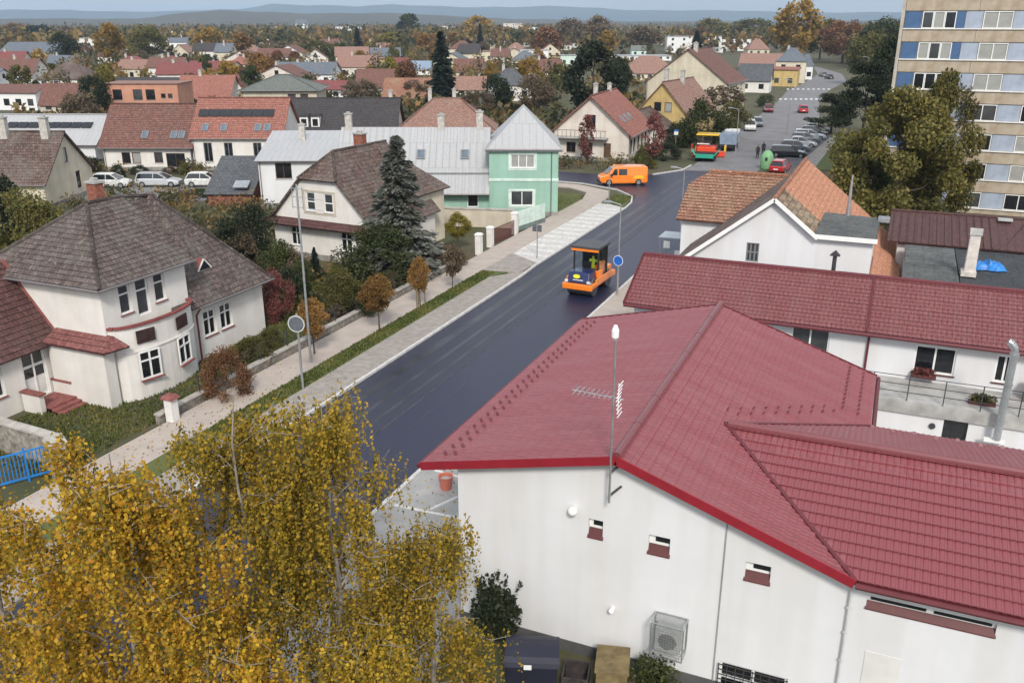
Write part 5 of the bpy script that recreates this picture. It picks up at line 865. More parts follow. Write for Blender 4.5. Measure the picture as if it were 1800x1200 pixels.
scr = MB(); scr.box(-2.1, 2.1, 3.0, 3.7, .1, .75); scr.obj('screed', 'paint_redorange', PV, bevel=.04); [MB().box(s * 2.1 - .12, s * 2.1 + .12, 2.9, 3.8, .75, 1.55).obj('screed_control', 'paint_yellow' if s > 0 else 'paint_redorange', PV, bevel=.04) for s in (-1, 1)]; MB().tube((-1.3, .9, 1.2), (-1.42, .9, 1.2), .5, .5, 20).obj('side_disc', 'paint_redorange', PV); 
T = thing('tipper_truck', 'grey-blue tipper truck standing behind the paver canopy', 'truck', tuple(gp(1280, 265)), R(4)); tk = MB(); tk.frustum(-1.05, 1.05, -1.2, 2.6, .95, 2.3, -.12); MB().box(-1.0, 1.0, 2.75, 4.3, .8, 2.5).obj('cab', 'paint_white', T, bevel=.1); MB().box(-.9, .9, 4.28, 4.32, 1.6, 2.3).obj('windscreen', 'car_glass', T); tk.obj('tipper_body', M('tank_blue', (.25, .32, .42), .35, .1, coat=.3), T); MB().box(-.8, .8, -1.3, 4.2, .6, .85).obj('chassis', 'trim_black', T); [wheel(T, s * .8, y_, .42) for s in (-1, 1) for y_ in (0, 1.3, 3.5)]
for c in T.children:
    if c.name.startswith('wheel'): c.rotation_euler = (0, 0, R(90))
# ------------------------------------------------------------------ street furniture
def lamp(loc, hgt, label, arm=(-1, 0), al=1.1, grp='street lamps'):
    T = thing('street_lamp', label, 'street lamp', loc, 0, grp); MB().tube((0, 0, -.1), (0, 0, hgt * .4), .075, .065).obj('pole_base', 'galvanised', T); MB().tube((0, 0, hgt * .4), (0, 0, hgt), .052, .04).obj('pole', 'galvanised', T)
    MB().tube((0, 0, hgt - .02), (arm[0] * al * .6, arm[1] * al * .6, hgt + .12), .03).obj('arm', 'galvanised', T); hd = MB(); a = math.atan2(arm[1], arm[0]); hd.frustum(-.1, .45, -.13, .13, 0, .1, .04); hd.obj('lamp_head', 'metal_grey', T, (arm[0] * al * .6, arm[1] * al * .6, hgt + .08), a); return T
l1 = lamp((-15.1, 52.3, 0), 5.9, 'street lamp with blue sign beside the roller'); lamp((-15.0, 69.4, 0), 5.6, 'street lamp at the paved bay before the rust-tiled roof'); lamp((-25.1, 82.6, 0), 3.2, 'short white post lamp on the little grass corner by the van', (1, 0), .3)
for u_, v_, hh_ in ((1290, 300, 7), (1383, 235, 8), (1518, 175, 9)): lamp(tuple(gp(u_, v_)), hh_, 'slim tall street lamp along the old street', (-1, .2), 1.4, 'tall lamps of the old street')
def disc(par, p, r, mat, rim, rz=0):
    o = MB().tube((0, -.012, 0), (0, .012, 0), r, r, 24).obj('sign_disc', mat, par, p, rz); MB().tube((0, -.008, 0), (0, .008, 0), r * 1.13, r * 1.13, 24).obj('sign_rim', rim, par, (p[0], p[1] + .003, p[2]), rz)
M('sign_blue', (.02, .13, .5), .4); M('sign_back', (.12, .13, .15), .5, .2, 6)
disc(l1, (-.0, -.1, 2.35), .3, 'sign_blue', 'white_plain', R(-10)); MB().box(-.22, .22, -.14, -.12, 2.28, 2.42).obj('sign_symbol', 'white_plain', l1, None, 0) if False else None
T = thing('sign_post', 'grey post with round sign disc standing in the grass verge', 'sign', (-24.35, 31.6, .08)); MB().tube((0, 0, 0), (0, 0, 3.75), .06, .05).obj('post', 'galvanised', T); disc(T, (0, -.09, 3.3), .36, 'sign_back', M('sign_rim_grey', (.6, .6, .58), .5), R(15))
T = thing('power_pole', 'tall thin steel pole with cross frame at its top by the garden', 'pole', tuple(gp(547, 640))); MB().tube((0, 0, 0), (0, 0, 9.2), .07, .045).obj('pole', 'galvanised', T); fx = MB(); [fx.tube((-.35, 0, z), (.35, 0, z), .02) for z in (8.1, 8.6, 9.0)]; [fx.tube((x, 0, 8.0), (x, 0, 9.1), .018) for x in (-.3, .3)]; [fx.tube((.3, 0, z), (1.3, .2, z - .1), .014) for z in (8.1, 8.6)]; fx.obj('cross_frame', 'galvanised', T)
T = thing('sign_post', 'double sign board on a grey post at the parking bay edge', 'sign', tuple(gp(944, 456))); MB().tube((0, 0, 0), (0, 0, 2.7), .04).obj('post', 'galvanised', T); [MB().box(x - .16, x + .16, -.07, -.05, 2.1, 2.6).obj('board', 'sign_back', T) for x in (-.2, .2)]
T = thing('sign_post', 'small blue and white notice on a post by the hedge', 'sign', tuple(gp(1187, 262))); MB().tube((0, 0, 0), (0, 0, 2.6), .04).obj('post', 'galvanised', T); MB().box(-.28, .28, -.07, -.045, 1.9, 2.6).obj('board', 'white_plain', T); MB().box(-.28, .28, -.085, -.072, 2.35, 2.6).obj('board_head', 'sign_blue', T)
T = thing('bell_container', 'green bell-shaped recycling container at the car park corner', 'container', tuple(gp(1347, 297))); T.scale = (1.1, 1.1, 1.25); bb = MB(); bb.lathe([(.62, 0), (.68, .1), (.7, .9), (.6, 1.35), (.35, 1.65), (.08, 1.75)], 18); bb.smooth = True; bb.obj('shell', M('bell_green', (.2, .42, .2), .5, .1), T); MB().box(-.12, .12, -.75, -.6, .85, 1.15).obj('slot', 'trim_black', T)
T = thing('waste_bin', 'lime green waste bin behind the orange van', 'bin', tuple(gp(1120, 292))); MB().frustum(-.4, .4, -.4, .4, 1.1, .1, -.0).obj('body', M('lime', (.4, .62, .05), .5), T); MB().box(-.44, .44, -.44, .46, 1.105, 1.2).obj('lid', 'lime', T)
# bus shelter
T = thing('bus_shelter', 'small glazed shelter with white notice boards beside the road', 'shelter', (-13.6, 60.6, .1), R(0))
[MB().tube((x, y_, 0), (x, y_, 2.2), .03).obj('post', 'galvanised', T) for x in (-.7, .7) for y_ in (-.9, .9)]; MB().box(-.8, .8, -1.0, 1.0, 2.2, 2.26).obj('roof', M('shelter_roof', (.32, .37, .38), .15, .1), T); gg = MB(); gg.box(.69, .7, -.87, .87, .3, 2.1); gg.box(-.66, .66, .89, .9, .3, 2.1); gg.obj('glass_wall', 'clear_glass', T); [MB().box(x - .22, x + .22, -.96, -.93, z, z + .5).obj('notice_board', 'white_plain', T) for x, z in ((-.2, 1.5), (.6, .9))]
# concrete mixer tub, containers under the gable
T = thing('plastic_tub', 'salmon red plastic tub standing on the forecourt', 'tub', tuple(gp(784, 858, .1))); MB().lathe([(.2, 0), (.27, .5), (.29, .5), (.29, .54), (.25, .53), (.19, .06)], 16).obj('tub', M('salmon', (.55, .17, .12), .5), T); MB().lathe([(.24, .4), (.1, .46)], 12).obj('contents', 'concrete', T)
T = thing('waste_container', 'dark blue wheeled waste container with white labels below the gable', 'container', tuple(gp(935, 1204)), R(20)); MB().frustum(-.62, .62, -.5, .5, .15, 1.05, -.06).obj('body', M('bin_navy', (.02, .022, .04), .45, .15), T, bevel=.03); ld = MB(); ld.loft([[(x, .58 * math.cos(t_), 1.06 + .28 * math.sin(t_)) for t_ in np.linspace(0, math.pi, 9)] for x in (-.7, .7)]); ld.obj('lid', 'bin_navy', T); [MB().box(x - s_, x + s_, -.08, .06, 0, .012).obj('label_sticker', 'white_plain', T, (0, 0, 0), 0, (0, 0, 0)) for x, s_ in ()]
for x, y_, s_ in ((.45, -.34, .05), (.25, -.42, .07), (-.1, -.5, .1)): MB().box(x - s_, x + s_, y_ - .09, y_ + .07, 1.0, 1.24 - (abs(y_) - .3) * .6).obj('label_sticker', 'white_plain', T)
[MB().tube((x - .05, y_, .08), (x + .05, y_, .08), .08).obj('wheel', 'black_rubber', T) for x in (-.5, .5) for y_ in (-.4, .4)]
T = thing('wooden_box', 'brown plywood box with flat lid under the white gable', 'box', tuple(gp(1075, 1204)), R(14)); MB().box(-.4, .4, -.5, .5, 0, .8).obj('box', M('plywood', (.2, .15, .07), .8, .25, 3), T); MB().box(-.44, .44, -.54, .54, .802, .85).obj('lid', 'plywood', T)
T = thing('wooden_pallet_crate', 'dark open crate between the container and plywood box', 'crate', tuple(gp(1012, 1203)), R(12)); cr_ = MB(); [cr_.box(-.35, .35, y_ - .02, y_ + .02, 0, .5) for y_ in (-.35, .35)]; [cr_.box(x - .02, x + .02, -.33, .33, 0, .5) for x in (-.33, .33)]; cr_.obj('crate_side', M('crate_dark', (.05, .04, .04), .8, .3, 5), T); MB().box(-.3, .3, -.32, .32, .02, .06).obj('crate_floor', 'crate_dark', T)
# ------------------------------------------------------------------ fences and walls on the left
M('coping', (.42, .39, .35), .9, .2, 2); M('fence_white', (.72, .7, .67), .8, .08); M('stone_wall', (.3, .27, .23), .95, .3, 4, .6, 10)
T = thing('garden_wall', 'low grey garden wall with coping along the left pavement', 'wall', (-27.9, 40, 0)); MB().box(-.12, .1, -14, 15, 0, .42).obj('wall', 'stone_wall', T)
cm_ = MB().box(-.18, .16, -.73, .73, .422, .5).mesh('coping_stone'); [place(cm_, 'coping_stone', 'coping', T, (0, -13.3 + k * 1.48, 0)) for k in range(20)]
T = thing('pale_garden_wall', 'long pale rendered garden wall in front of the mint house', 'wall', (-38.2, 65.6, 0), R(14)); MB().box(0, 9.6, -.15, .15, 0, 1.5).obj('wall', 'beige_wall', T); MB().box(-.05, 9.65, -.22, .22, 1.502, 1.6).obj('coping', 'coping', T)
for i_, (u_, v_, hh_) in enumerate(((842, 447, 1.5), (862, 434, 1.5), (905, 412, 1.75))):
    T = thing('gate_pillar', 'white rendered gate pillar beside the left pavement', 'pillar', tuple(gp(u_, v_)), 0, 'white gate pillars'); MB().box(-.22, .22, -.22, .22, 0, hh_).obj('shaft', 'fence_white', T); MB().frustum(-.28, .28, -.28, .28, hh_ + .002, hh_ + .14, .1).obj('cap', 'fence_white', T)
T = thing('metal_gate', 'dark red metal bar gate between the white pillars', 'gate', tuple(gp(864, 432)), R(86)); g1, g2 = gp(866, 432), gp(903, 413); ln = (g2 - g1).length; [MB().box(x - .015, x + .015, -.015, .015, .1, 1.3).obj('bar', 'maroon_trim', T) for x in np.arange(.35, ln - .2, .14)]; [MB().box(.25, ln - .15, -.02, .02, z, z + .04).obj('rail', 'maroon_trim', T) for z in (.1, 1.25)]
T = thing('mint_gate', 'pale mint solid gate panel beside the mint house', 'gate', tuple(gp(912, 408)), R(80)); [MB().box(k * .52, k * .52 + .5, -.03, .03, .12, 1.75).obj('panel', 'mint_pale', T) for k in range(8)]; MB().box(-.05, 4.2, -.05, -.031, .1, .5).obj('base_board', M('gate_grey', (.16, .2, .19), .7), T)
T = thing('blue_gate', 'bright blue steel bar gate beside a stone pillar', 'gate', tuple(gp(-45, 872)), R(60)); q0, q1 = gp(-45, 872), gp(97, 833); T.rotation_euler = (0, 0, math.atan2(q1.y - q0.y, q1.x - q0.x)); ln = (q1 - q0).length
bbm = MB().box(-.018, .018, -.018, .018, .12, 1.25).mesh('bar'); M('gate_blue', (.02, .2, .55), .45, .12); [place(bbm, 'bar', 'gate_blue', T, (x, 0, 0)) for x in np.arange(.05, ln, .13)]; [MB().box(0, ln, -.03, .03, z, z + .06).obj('rail', 'gate_blue', T) for z in (.15, 1.22)]; MB().box(ln * .66, ln * .66 + .07, -.05, .05, 0, 1.4).obj('post', 'gate_blue', T)
T = thing('stone_pillar', 'grey stone gate pillar beside the blue gate', 'pillar', tuple(gp(110, 842)), R(60)); MB().box(-.3, .3, -.3, .3, 0, 1.6).obj('shaft', 'stone_wall', T, bevel=.03); MB().frustum(-.38, .38, -.38, .38, 1.602, 1.78, .08).obj('cap', 'coping', T)
q0, q1 = gp(105, 820), gp(-60, 770); T = thing('yard_wall', 'rough grey yard wall behind the blue gate', 'wall', tuple(q0), math.atan2(q1.y - q0.y, q1.x - q0.x)); MB().box(0, (q1 - q0).length, -.15, .15, 0, 1.3).obj('wall', 'stone_wall', T); MB().box(-.05, (q1 - q0).length, -.22, .22, 1.302, 1.38).obj('coping', 'coping', T)
T = thing('gate_pillar', 'white letterbox pillar with red cap by the villa garden', 'pillar', tuple(gp(305, 742)), 0); MB().box(-.2, .2, -.2, .2, 0, 1.15).obj('shaft', 'fence_white', T); MB().frustum(-.32, .32, -.28, .28, 1.152, 1.3, .08).obj('cap', 'hatch_red', T)
T = thing('chain_fence', 'green mesh fence along the villa garden front', 'fence', (-27.95, 40, .5)); [MB().box(-.02, .02, y_ - .02, y_ + .02, 0, .8).obj('post', 'metal_dark', T) for y_ in np.arange(-13.5, 14, 2.2)]; rr = MB(); [rr.tube((0, -13.5, z), (0, 13.9, z), .008, .008, 4) for z in (.25, .5, .78)]; rr.obj('wire', 'metal_dark', T)
# ------------------------------------------------------------------ vegetation
M('bark_brown', (.09, .065, .05), .95, .3, 3, .6, 12); M('bark_birch', (.36, .33, .29), .9, .35, 2.5, .4, 12, col2=(.11, .09, .075)); M('bark_twig', (.12, .085, .06), .9, .3, 4)
LEAF('leaf_birch_gold', [(.07, .07, .014), (.22, .17, .024), (.48, .29, .026), (.6, .4, .04), (.5, .23, .022), (.2, .19, .032)], .42); LEAF('leaf_birch_olive', [(.065, .062, .013), (.2, .17, .025), (.44, .29, .03), (.58, .38, .042), (.24, .19, .03)], .42)
LEAF('leaf_green', [(.03, .042, .014), (.06, .075, .024), (.10, .11, .036)]); LEAF('leaf_dark', [(.014, .022, .011), (.028, .038, .018), (.05, .058, .028)]); LEAF('leaf_olive', [(.055, .056, .018), (.11, .105, .03), (.18, .155, .045)]); LEAF('leaf_lightolive', [(.07, .07, .02), (.155, .14, .036), (.26, .21, .058)]); LEAF('leaf_gold', [(.15, .10, .02), (.28, .17, .03), (.38, .24, .05)]); LEAF('leaf_orange', [(.13, .075, .025), (.25, .135, .04), (.35, .2, .065)])
LEAF('leaf_rust', [(.10, .05, .025), (.18, .085, .04), (.24, .13, .065)]); LEAF('leaf_red', [(.10, .03, .028), (.2, .065, .055), (.3, .13, .11)]); LEAF('leaf_brown', [(.085, .065, .042), (.15, .11, .07), (.22, .165, .11)]); LEAF('leaf_spruce', [(.014, .022, .016), (.028, .038, .026), (.05, .06, .045)]); LEAF('leaf_bluespruce', [(.045, .05, .04), (.12, .125, .105), (.24, .245, .215)]); LEAF('leaf_yellowgreen', [(.10, .09, .015), (.19, .16, .025), (.27, .21, .04)])
LEAF('leaf_far', [(.05, .056, .024), (.10, .09, .034), (.22, .165, .055), (.29, .175, .06), (.16, .115, .06), (.09, .085, .036)])
def leafmesh(name, P, size, val, asp=1.6, droop=0.0, up=0.35, axes=None):
    N = len(P); d = NR.normal(size=(N, 3))
    if axes is not None: d = axes + d * .25
    d[:, 2] -= droop; d /= np.linalg.norm(d, axis=1)[:, None]; nrm = NR.normal(size=(N, 3)); nrm[:, 2] += up
    s = np.cross(d, nrm); s /= np.linalg.norm(s, axis=1)[:, None] + 1e-9; L_ = (size * asp / 2)[:, None]; B_ = (size / 2)[:, None]; n3 = np.cross(s, d)
    V = np.empty((N, 4, 3), np.float32); V[:, 0] = P - d * L_; V[:, 1] = P + s * B_ + n3 * B_ * .25; V[:, 2] = P + d * L_; V[:, 3] = P - s * B_ + n3 * B_ * .25
    me = bpy.data.meshes.new(name); me.vertices.add(N * 4); me.vertices.foreach_set('co', V.ravel()); me.loops.add(N * 4); me.loops.foreach_set('vertex_index', np.arange(N * 4, dtype=np.int32)); me.polygons.add(N); me.polygons.foreach_set('loop_start', np.arange(0, N * 4, 4, dtype=np.int32)); me.polygons.foreach_set('loop_total', np.full(N, 4, np.int32))
    me.update(calc_edges=True); a = me.attributes.new('rnd', 'FLOAT', 'FACE'); a.data.foreach_set('value', np.clip(val, 0, 1).astype(np.float32)); return me
def ball(n, c, r, shell=.45):
    d = NR.normal(size=(n, 3)); d /= np.linalg.norm(d, axis=1)[:, None]; return np.array(c) + d * (NR.random(n) ** shell)[:, None] * np.array(r)
def crown_mesh(name, clumps, n, size, shell=.45, asp=1.5, droop=0):
    w = np.array([c[1][0] * c[1][1] + c[1][0] * c[1][2] for c in clumps]); w = w / w.sum(); P = []; Vv = []
    for (c, r), k in zip(clumps, w):
        m_ = max(3, int(n * k)); P.append(ball(m_, c, r, shell)); Vv.append(np.clip(NR.normal(NR.uniform(.25, .75), .2, m_), 0, 1))
    P = np.concatenate(P); return leafmesh(name, P, size * NR.uniform(.6, 1.3, len(P)), np.concatenate(Vv), asp, droop)
def clumps_for(kind, r_):
    cl = []
    nn_ = {'oval': 36, 'round': 36, 'spread': 34, 'tall': 44, 'ball': 34, 'bush': 34, 'pads': 26, 'full': 40}[kind]
    for i in range(nn_):
        a = r_.uniform(0, 6.283); t_ = (i + .5) / nn_
        if kind == 'oval': z = 2.4 + 6.9 * t_; rr = 2.7 * math.sin(math.pi * (.12 + .86 * t_)) ** .8; s = r_.uniform(.8, 1.4)
        elif kind == 'tall': z = 1.8 + 7.6 * t_; rr = 1.7 * math.sin(math.pi * (.12 + .86 * t_)) ** .7; s = r_.uniform(.5, .9)
        elif kind == 'round': z = 2.6 + 6.4 * t_; rr = 3.6 * math.sin(math.pi * (.16 + .8 * t_)) ** .6; s = r_.uniform(1.0, 1.7)
        elif kind == 'spread': z = 3.6 + 5.2 * t_; rr = 4.4 * math.sin(math.pi * (.2 + .72 * t_)) ** .5; s = r_.uniform(.9, 1.6)
        elif kind == 'ball': z = 4.2 + 5.0 * t_; rr = 2.6 * math.sin(math.pi * (.08 + .86 * t_)); s = r_.uniform(.8, 1.3)
        elif kind == 'bush': z = .9 + 7.2 * t_; rr = 4.4 * math.sin(math.pi * (.3 + .66 * t_)) ** .7; s = r_.uniform(1.0, 1.9)
        elif kind == 'full': z = .9 + 8.0 * t_; rr = 4.3 * math.sin(math.pi * (.26 + .68 * t_)) ** .7; s = r_.uniform(.9, 1.6)
        else: z = 3 + 6.6 * t_; rr = 3.8 * (1.05 - t_ * .75); s = r_.uniform(1.2, 1.9)
        q_ = r_.uniform(.35, 1.0) ** .5; fl = .38 if kind == 'pads' else r_.uniform(.7, 1.0); cl.append(((rr * q_ * math.cos(a), rr * q_ * math.sin(a), z), (s, s, s * fl)))
    return cl
def trunk_mesh(cl, r0=.2, top=8, limbs=9, r_=rnd):
    m = MB(); pts = [(0, 0, -.2)]; 
    for k in range(1, 5): pts.append((r_.uniform(-.12, .12) * k * .5, r_.uniform(-.12, .12) * k * .5, top * k / 4))
    for k, (a, b) in enumerate(zip(pts, pts[1:])): m.tube(a, b, r0 * (1 - k * .21), r0 * (1 - (k + 1) * .21), 7, cap=False)
    for c, r in r_.sample(cl, min(limbs, len(cl))):
        f = max(.22, min(.8, c[2] / top - .25)); k = min(3, int(f * 4)); a = Vector(pts[k]).lerp(Vector(pts[k + 1]), f * 4 - k); b = Vector(c); md = a.lerp(b, .5) + Vector((0, 0, -.15 * (b - a).length)); m.tube(a, md, r0 * .34, r0 * .2, 5, False); m.tube(md, b, r0 * .2, r0 * .06, 5, False)
    return m.mesh('trunk')
PROTO = {}
def proto(kind, res, var):
    k = (kind, res, var)
    if k in PROTO: return PROTO[k]
    r_ = random.Random(hash(kind) % 1000 * 0 + len(kind) * 37 + var * 101 + 3)
    if kind == 'spruce':
        n_, sz = (11000, .19) if res == 'hi' else (2600, .42); hgt = NR.random(n_) ** .8; z = .6 + 9.4 * (1 - hgt ** 1) ; lv_ = np.round(z / .5) * .5; env = 2.35 * (1 - lv_ / 10.2) ** .9 + .05
        nb = 9; bi = NR.integers(0, nb, n_); jr = np.abs(np.sin(bi * 12.9898 + lv_ * 78.233) * 43758.5) % 1; ang = bi / nb * 6.283 + lv_ * 2.1 + jr * .5 + NR.normal(0, .14, n_) * 1; rad = env * NR.random(n_) ** .55 * (.62 + .5 * jr); lv_ = lv_ + (jr - .5) * .55; zz = lv_ - rad * .42 + NR.normal(0, .11, n_) + .16 * rad ** 1.5
        P = np.stack([rad * np.cos(ang), rad * np.sin(ang), np.clip(zz, .15, 10)], 1); ax = np.stack([np.cos(ang), np.sin(ang), -.35 + 0 * ang], 1)
        cm = leafmesh('crown', P, sz * NR.uniform(.6, 1.2, n_), np.clip(NR.normal(.3, .2, n_) + .4 * rad / 2.2, 0, 1), 2.1, 0, .5, ax); tm_ = MB().tube((0, 0, -.2), (0, 0, 9.9), .17, .02, 7).mesh('trunk')
    else:
        cl = clumps_for(kind, r_); n_, sz = {'sparse': (1300, .3), 'dense': (27000, .185), 'hi': (9500, .2), 'mid': (4200, .3), 'lo': (1700, .5)}[res]
        if kind == 'bush': sz *= 1.1
        cm = crown_mesh('crown', cl, n_, sz, .5); tm_ = trunk_mesh(cl, {'bush': .12, 'ball': .17, 'pads': .24}.get(kind, .22), 3.5 if kind == 'bush' else 8, 10, r_)
    PROTO[k] = (tm_, cm); return PROTO[k]
def tree(loc, hgt, wid, kind, mat, label, group=None, res='lo', var=0, name='tree', bark='bark_brown', cat='tree'):
    T = thing(name, label, cat, loc, rnd.uniform(0, 6.28), group); nat = {'oval': 6.8, 'round': 9.2, 'spread': 10.6, 'tall': 4.6, 'ball': 7.2, 'bush': 10.4, 'pads': 9.5, 'spruce': 4.6, 'full': 10.6}[kind]; top = 9.4 if kind != 'bush' else 9.2
    T.scale = (wid / nat, wid / nat, hgt / top); a, b = proto(kind, res, var); place(a, 'trunk', bark, T); place(b, 'crown', mat, T); return T
FOOT = []
def tpx(u, vb, vt, wpx, kind, mat, label, group=None, res='lo', var=0, name='tree', bark='bark_brown', cat='tree', h=None):
    p = gp(u, vb); D_ = p.xy.length; dep = -(p.x * -fwv[0] * -1) if False else (p.x * fwv[0] + p.y * fwv[1]) * cP + H * sP; return tree((p.x, p.y, 0), h or max(.4, hz(u, vt, p.x, p.y)), wpx * dep / F, kind, mat, label, group, res, var, name, bark, cat)
# --- gardens on the left
sp = tpx(706, 482, 256, 165, 'spruce', 'leaf_bluespruce', 'tall grey-blue spruce in front of the half-hipped house', res='hi', name='spruce_tree')
tpx(668, 500, 396, 175, 'bush', 'leaf_green', 'large rounded dark green bush below the blue spruce', res='hi', name='bush', cat='bush'); tpx(735, 470, 412, 80, 'bush', 'leaf_dark', 'dark evergreen bush between spruce and pavement', res='mid', var=1, name='bush', cat='bush')
tpx(598, 552, 470, 84, 'bush', 'leaf_olive', 'olive green shrub behind the garden wall', res='hi', var=1, name='bush', cat='bush'); tpx(490, 563, 472, 66, 'bush', 'leaf_red', 'crimson red shrub beside the villa corner', res='hi', var=0, name='bush', cat='bush'); tpx(440, 480, 362, 120, 'round', 'leaf_dark', 'dark overgrown tree behind the villa roof', res='hi', var=0); tpx(515, 500, 432, 70, 'bush', 'leaf_brown', 'dull brown shrub at the half-hipped house', res='mid', var=0, name='bush', cat='bush'); tpx(556, 492, 438, 34, 'spruce', 'leaf_spruce', 'small dark conifer before the half-hipped house wall', res='hi', name='small_conifer')
tpx(398, 700, 608, 92, 'bush', 'leaf_rust', 'rust brown shrub on the villa lawn near the wall', res='hi', var=0, name='bush', cat='bush'); tpx(445, 640, 590, 70, 'bush', 'leaf_olive', 'low olive shrub beside the villa front', res='mid', name='bush', cat='bush'); tpx(650, 552, 500, 60, 'bush', 'leaf_green', 'small green shrub by the wall beyond the olive one', res='mid', name='bush', cat='bush'); tpx(790, 470, 430, 70, 'bush', 'leaf_brown', 'brown hedge bush near the white gate pillars', res='mid', var=1, name='bush', cat='bush'); tpx(806, 440, 378, 54, 'ball', 'leaf_yellowgreen', 'small yellow-green tree beside the pale garden wall', res='hi', name='small_tree')
tpx(60, 480, 330, 150, 'bush', 'leaf_olive', 'olive and brown tree left of the villa roof', res='hi', var=1); tpx(8, 470, 300, 110, 'round', 'leaf_dark', 'dark tree at the villa garden behind the roof', res='mid', var=1); tpx(120, 455, 380, 90, 'bush', 'leaf_yellowgreen', 'yellowing shrub behind the villa', res='mid', name='bush', cat='bush'); tpx(535, 520, 455, 50, 'bush', 'leaf_green', 'grey-green upright shrub near the small conifer', res='mid', name='bush', cat='bush')
for k_, (x_, y_, w_, hh, m_, l_) in enumerate(((-28.9, 41.0, 1.6, 1.1, 'leaf_brown', 'brownish shrub against the garden wall by the orange street tree'), (-29.2, 43.4, 2.0, 1.5, 'leaf_green', 'green shrub against the garden wall'), (-29.0, 45.6, 1.7, 1.2, 'leaf_olive', 'olive hedge plant behind the staked street tree'), (-28.9, 47.6, 1.6, 1.3, 'leaf_brown', 'brown hedge plant behind the staked street tree'), (-29.0, 49.4, 1.8, 1.4, 'leaf_dark', 'dark hedge plant near the bare street tree'), (-28.9, 51.6, 1.8, 1.3, 'leaf_brown', 'brown hedge plant near the bare street tree'), (-29.0, 53.8, 1.9, 1.2, 'leaf_rust', 'rusty hedge plant toward the white pillars'), (-29.1, 56.2, 2.0, 1.2, 'leaf_dark', 'dark hedge plant toward the white pillars'), (-29.6, 36.0, 1.7, 1.0, 'leaf_olive', 'low olive plant on the villa lawn by the steel pole'), (-29.3, 33.6, 1.4, .9, 'leaf_brown', 'low brown plant at the villa bay'), (-33.5, 42.5, 3.0, 2.4, 'leaf_dark', 'dark overgrown bush between villa and half-hipped house'), (-36.5, 46.0, 3.4, 3.0, 'leaf_green', 'tall green bush before the half-hipped gable'), (-40.0, 46.5, 3.6, 3.2, 'leaf_brown', 'brown thicket left of the half-hipped gable'), (-32.2, 46.6, 2.4, 1.8, 'leaf_olive', 'olive bush in the garden behind the crimson shrub'))): tree((x_, y_, 0), hh, w_, 'bush', m_, l_, None, 'mid', k_ % 2, 'bush', cat='bush')
g_ = 'clipped round-headed street trees'
tpx(553, 625, 532, 72, 'ball', 'leaf_orange', 'round rust-brown street tree beside the steel pole', g_, 'hi', 0, 'street_tree'); tpx(667, 588, 488, 72, 'ball', 'leaf_orange', 'round orange street tree with stout trunk on the verge', g_, 'hi', 1, 'street_tree'); tpx(739, 543, 458, 46, 'ball', 'leaf_orange', 'small round orange street tree held by wooden stakes', g_, 'hi', 0, 'street_tree'); tpx(796, 512, 440, 42, 'ball', 'leaf_brown', 'thin brown street tree nearly bare at the verge end', g_, 'lo', 1, 'street_tree')
stk = gp(739, 543); T = thing('tree_stakes', 'three wooden stakes around the small round street tree', 'stakes', (stk.x, stk.y, 0)); [MB().tube((.3 * math.cos(a), .3 * math.sin(a), -.1), (.3 * math.cos(a), .3 * math.sin(a), 1.7), .035).obj('stake', 'plywood', T) for a in (0.3, 2.4, 4.5)]
tpx(1030, 290, 205, 36, 'tall', 'leaf_red', 'slender red-leaved tree before the peach house gable', res='sparse', name='small_tree'); tpx(1146, 296, 200, 46, 'tall', 'leaf_red', 'red-leaved tree beside the peach house road front', res='sparse', var=1, name='small_tree'); tpx(1135, 295, 252, 50, 'bush', 'leaf_olive', 'olive bush in the peach house front garden', res='mid', name='bush', cat='bush')
for k_, (u_, vb, vt, w_, m_, l_) in enumerate(((1232, 258, 172, 86, 'leaf_green', 'dense green tree hiding the street corner behind the paver'), (1282, 246, 176, 76, 'leaf_olive', 'olive green tree beside the white parked car'), (1190, 258, 215, 60, 'leaf_green', 'green bush beside the paver canopy'), (1270, 215, 152, 80, 'leaf_brown', 'nearly bare pale tree before the cream house'), (1345, 188, 165, 40, 'leaf_green', 'round green hedge tree near the maroon car'), (1170, 280, 250, 60, 'leaf_dark', 'dark hedge bush along the side street'))): tpx(u_, vb, vt, w_, 'bush' if k_ != 3 else 'spread', m_, l_, res='mid' if k_ != 3 else 'lo', var=k_ % 2)
# hedges and small shrubs of the back street
for u_, vb, vt, w_, m_ in ((208, 312, 288, 26, 'leaf_dark'), (245, 306, 290, 34, 'leaf_dark'), (330, 305, 285, 40, 'leaf_olive'), (360, 298, 276, 30, 'leaf_yellowgreen'), (300, 306, 292, 30, 'leaf_brown'), (160, 300, 275, 50, 'leaf_dark'), (350, 345, 330, 50, 'leaf_green')): tpx(u_, vb, vt, w_, 'bush', m_, {'leaf_dark': 'small dark evergreen shrub in the row house gardens', 'leaf_olive': 'olive shrub before the red-roofed row house', 'leaf_yellowgreen': 'yellowing shrub before the red-roofed row house', 'leaf_brown': 'brown shrub in the row house front garden', 'leaf_green': 'green bush beside the dark garage'}[m_], 'shrubs in the row house gardens' if m_ == 'leaf_dark' else None, 'mid', 0, 'bush', cat='bush')
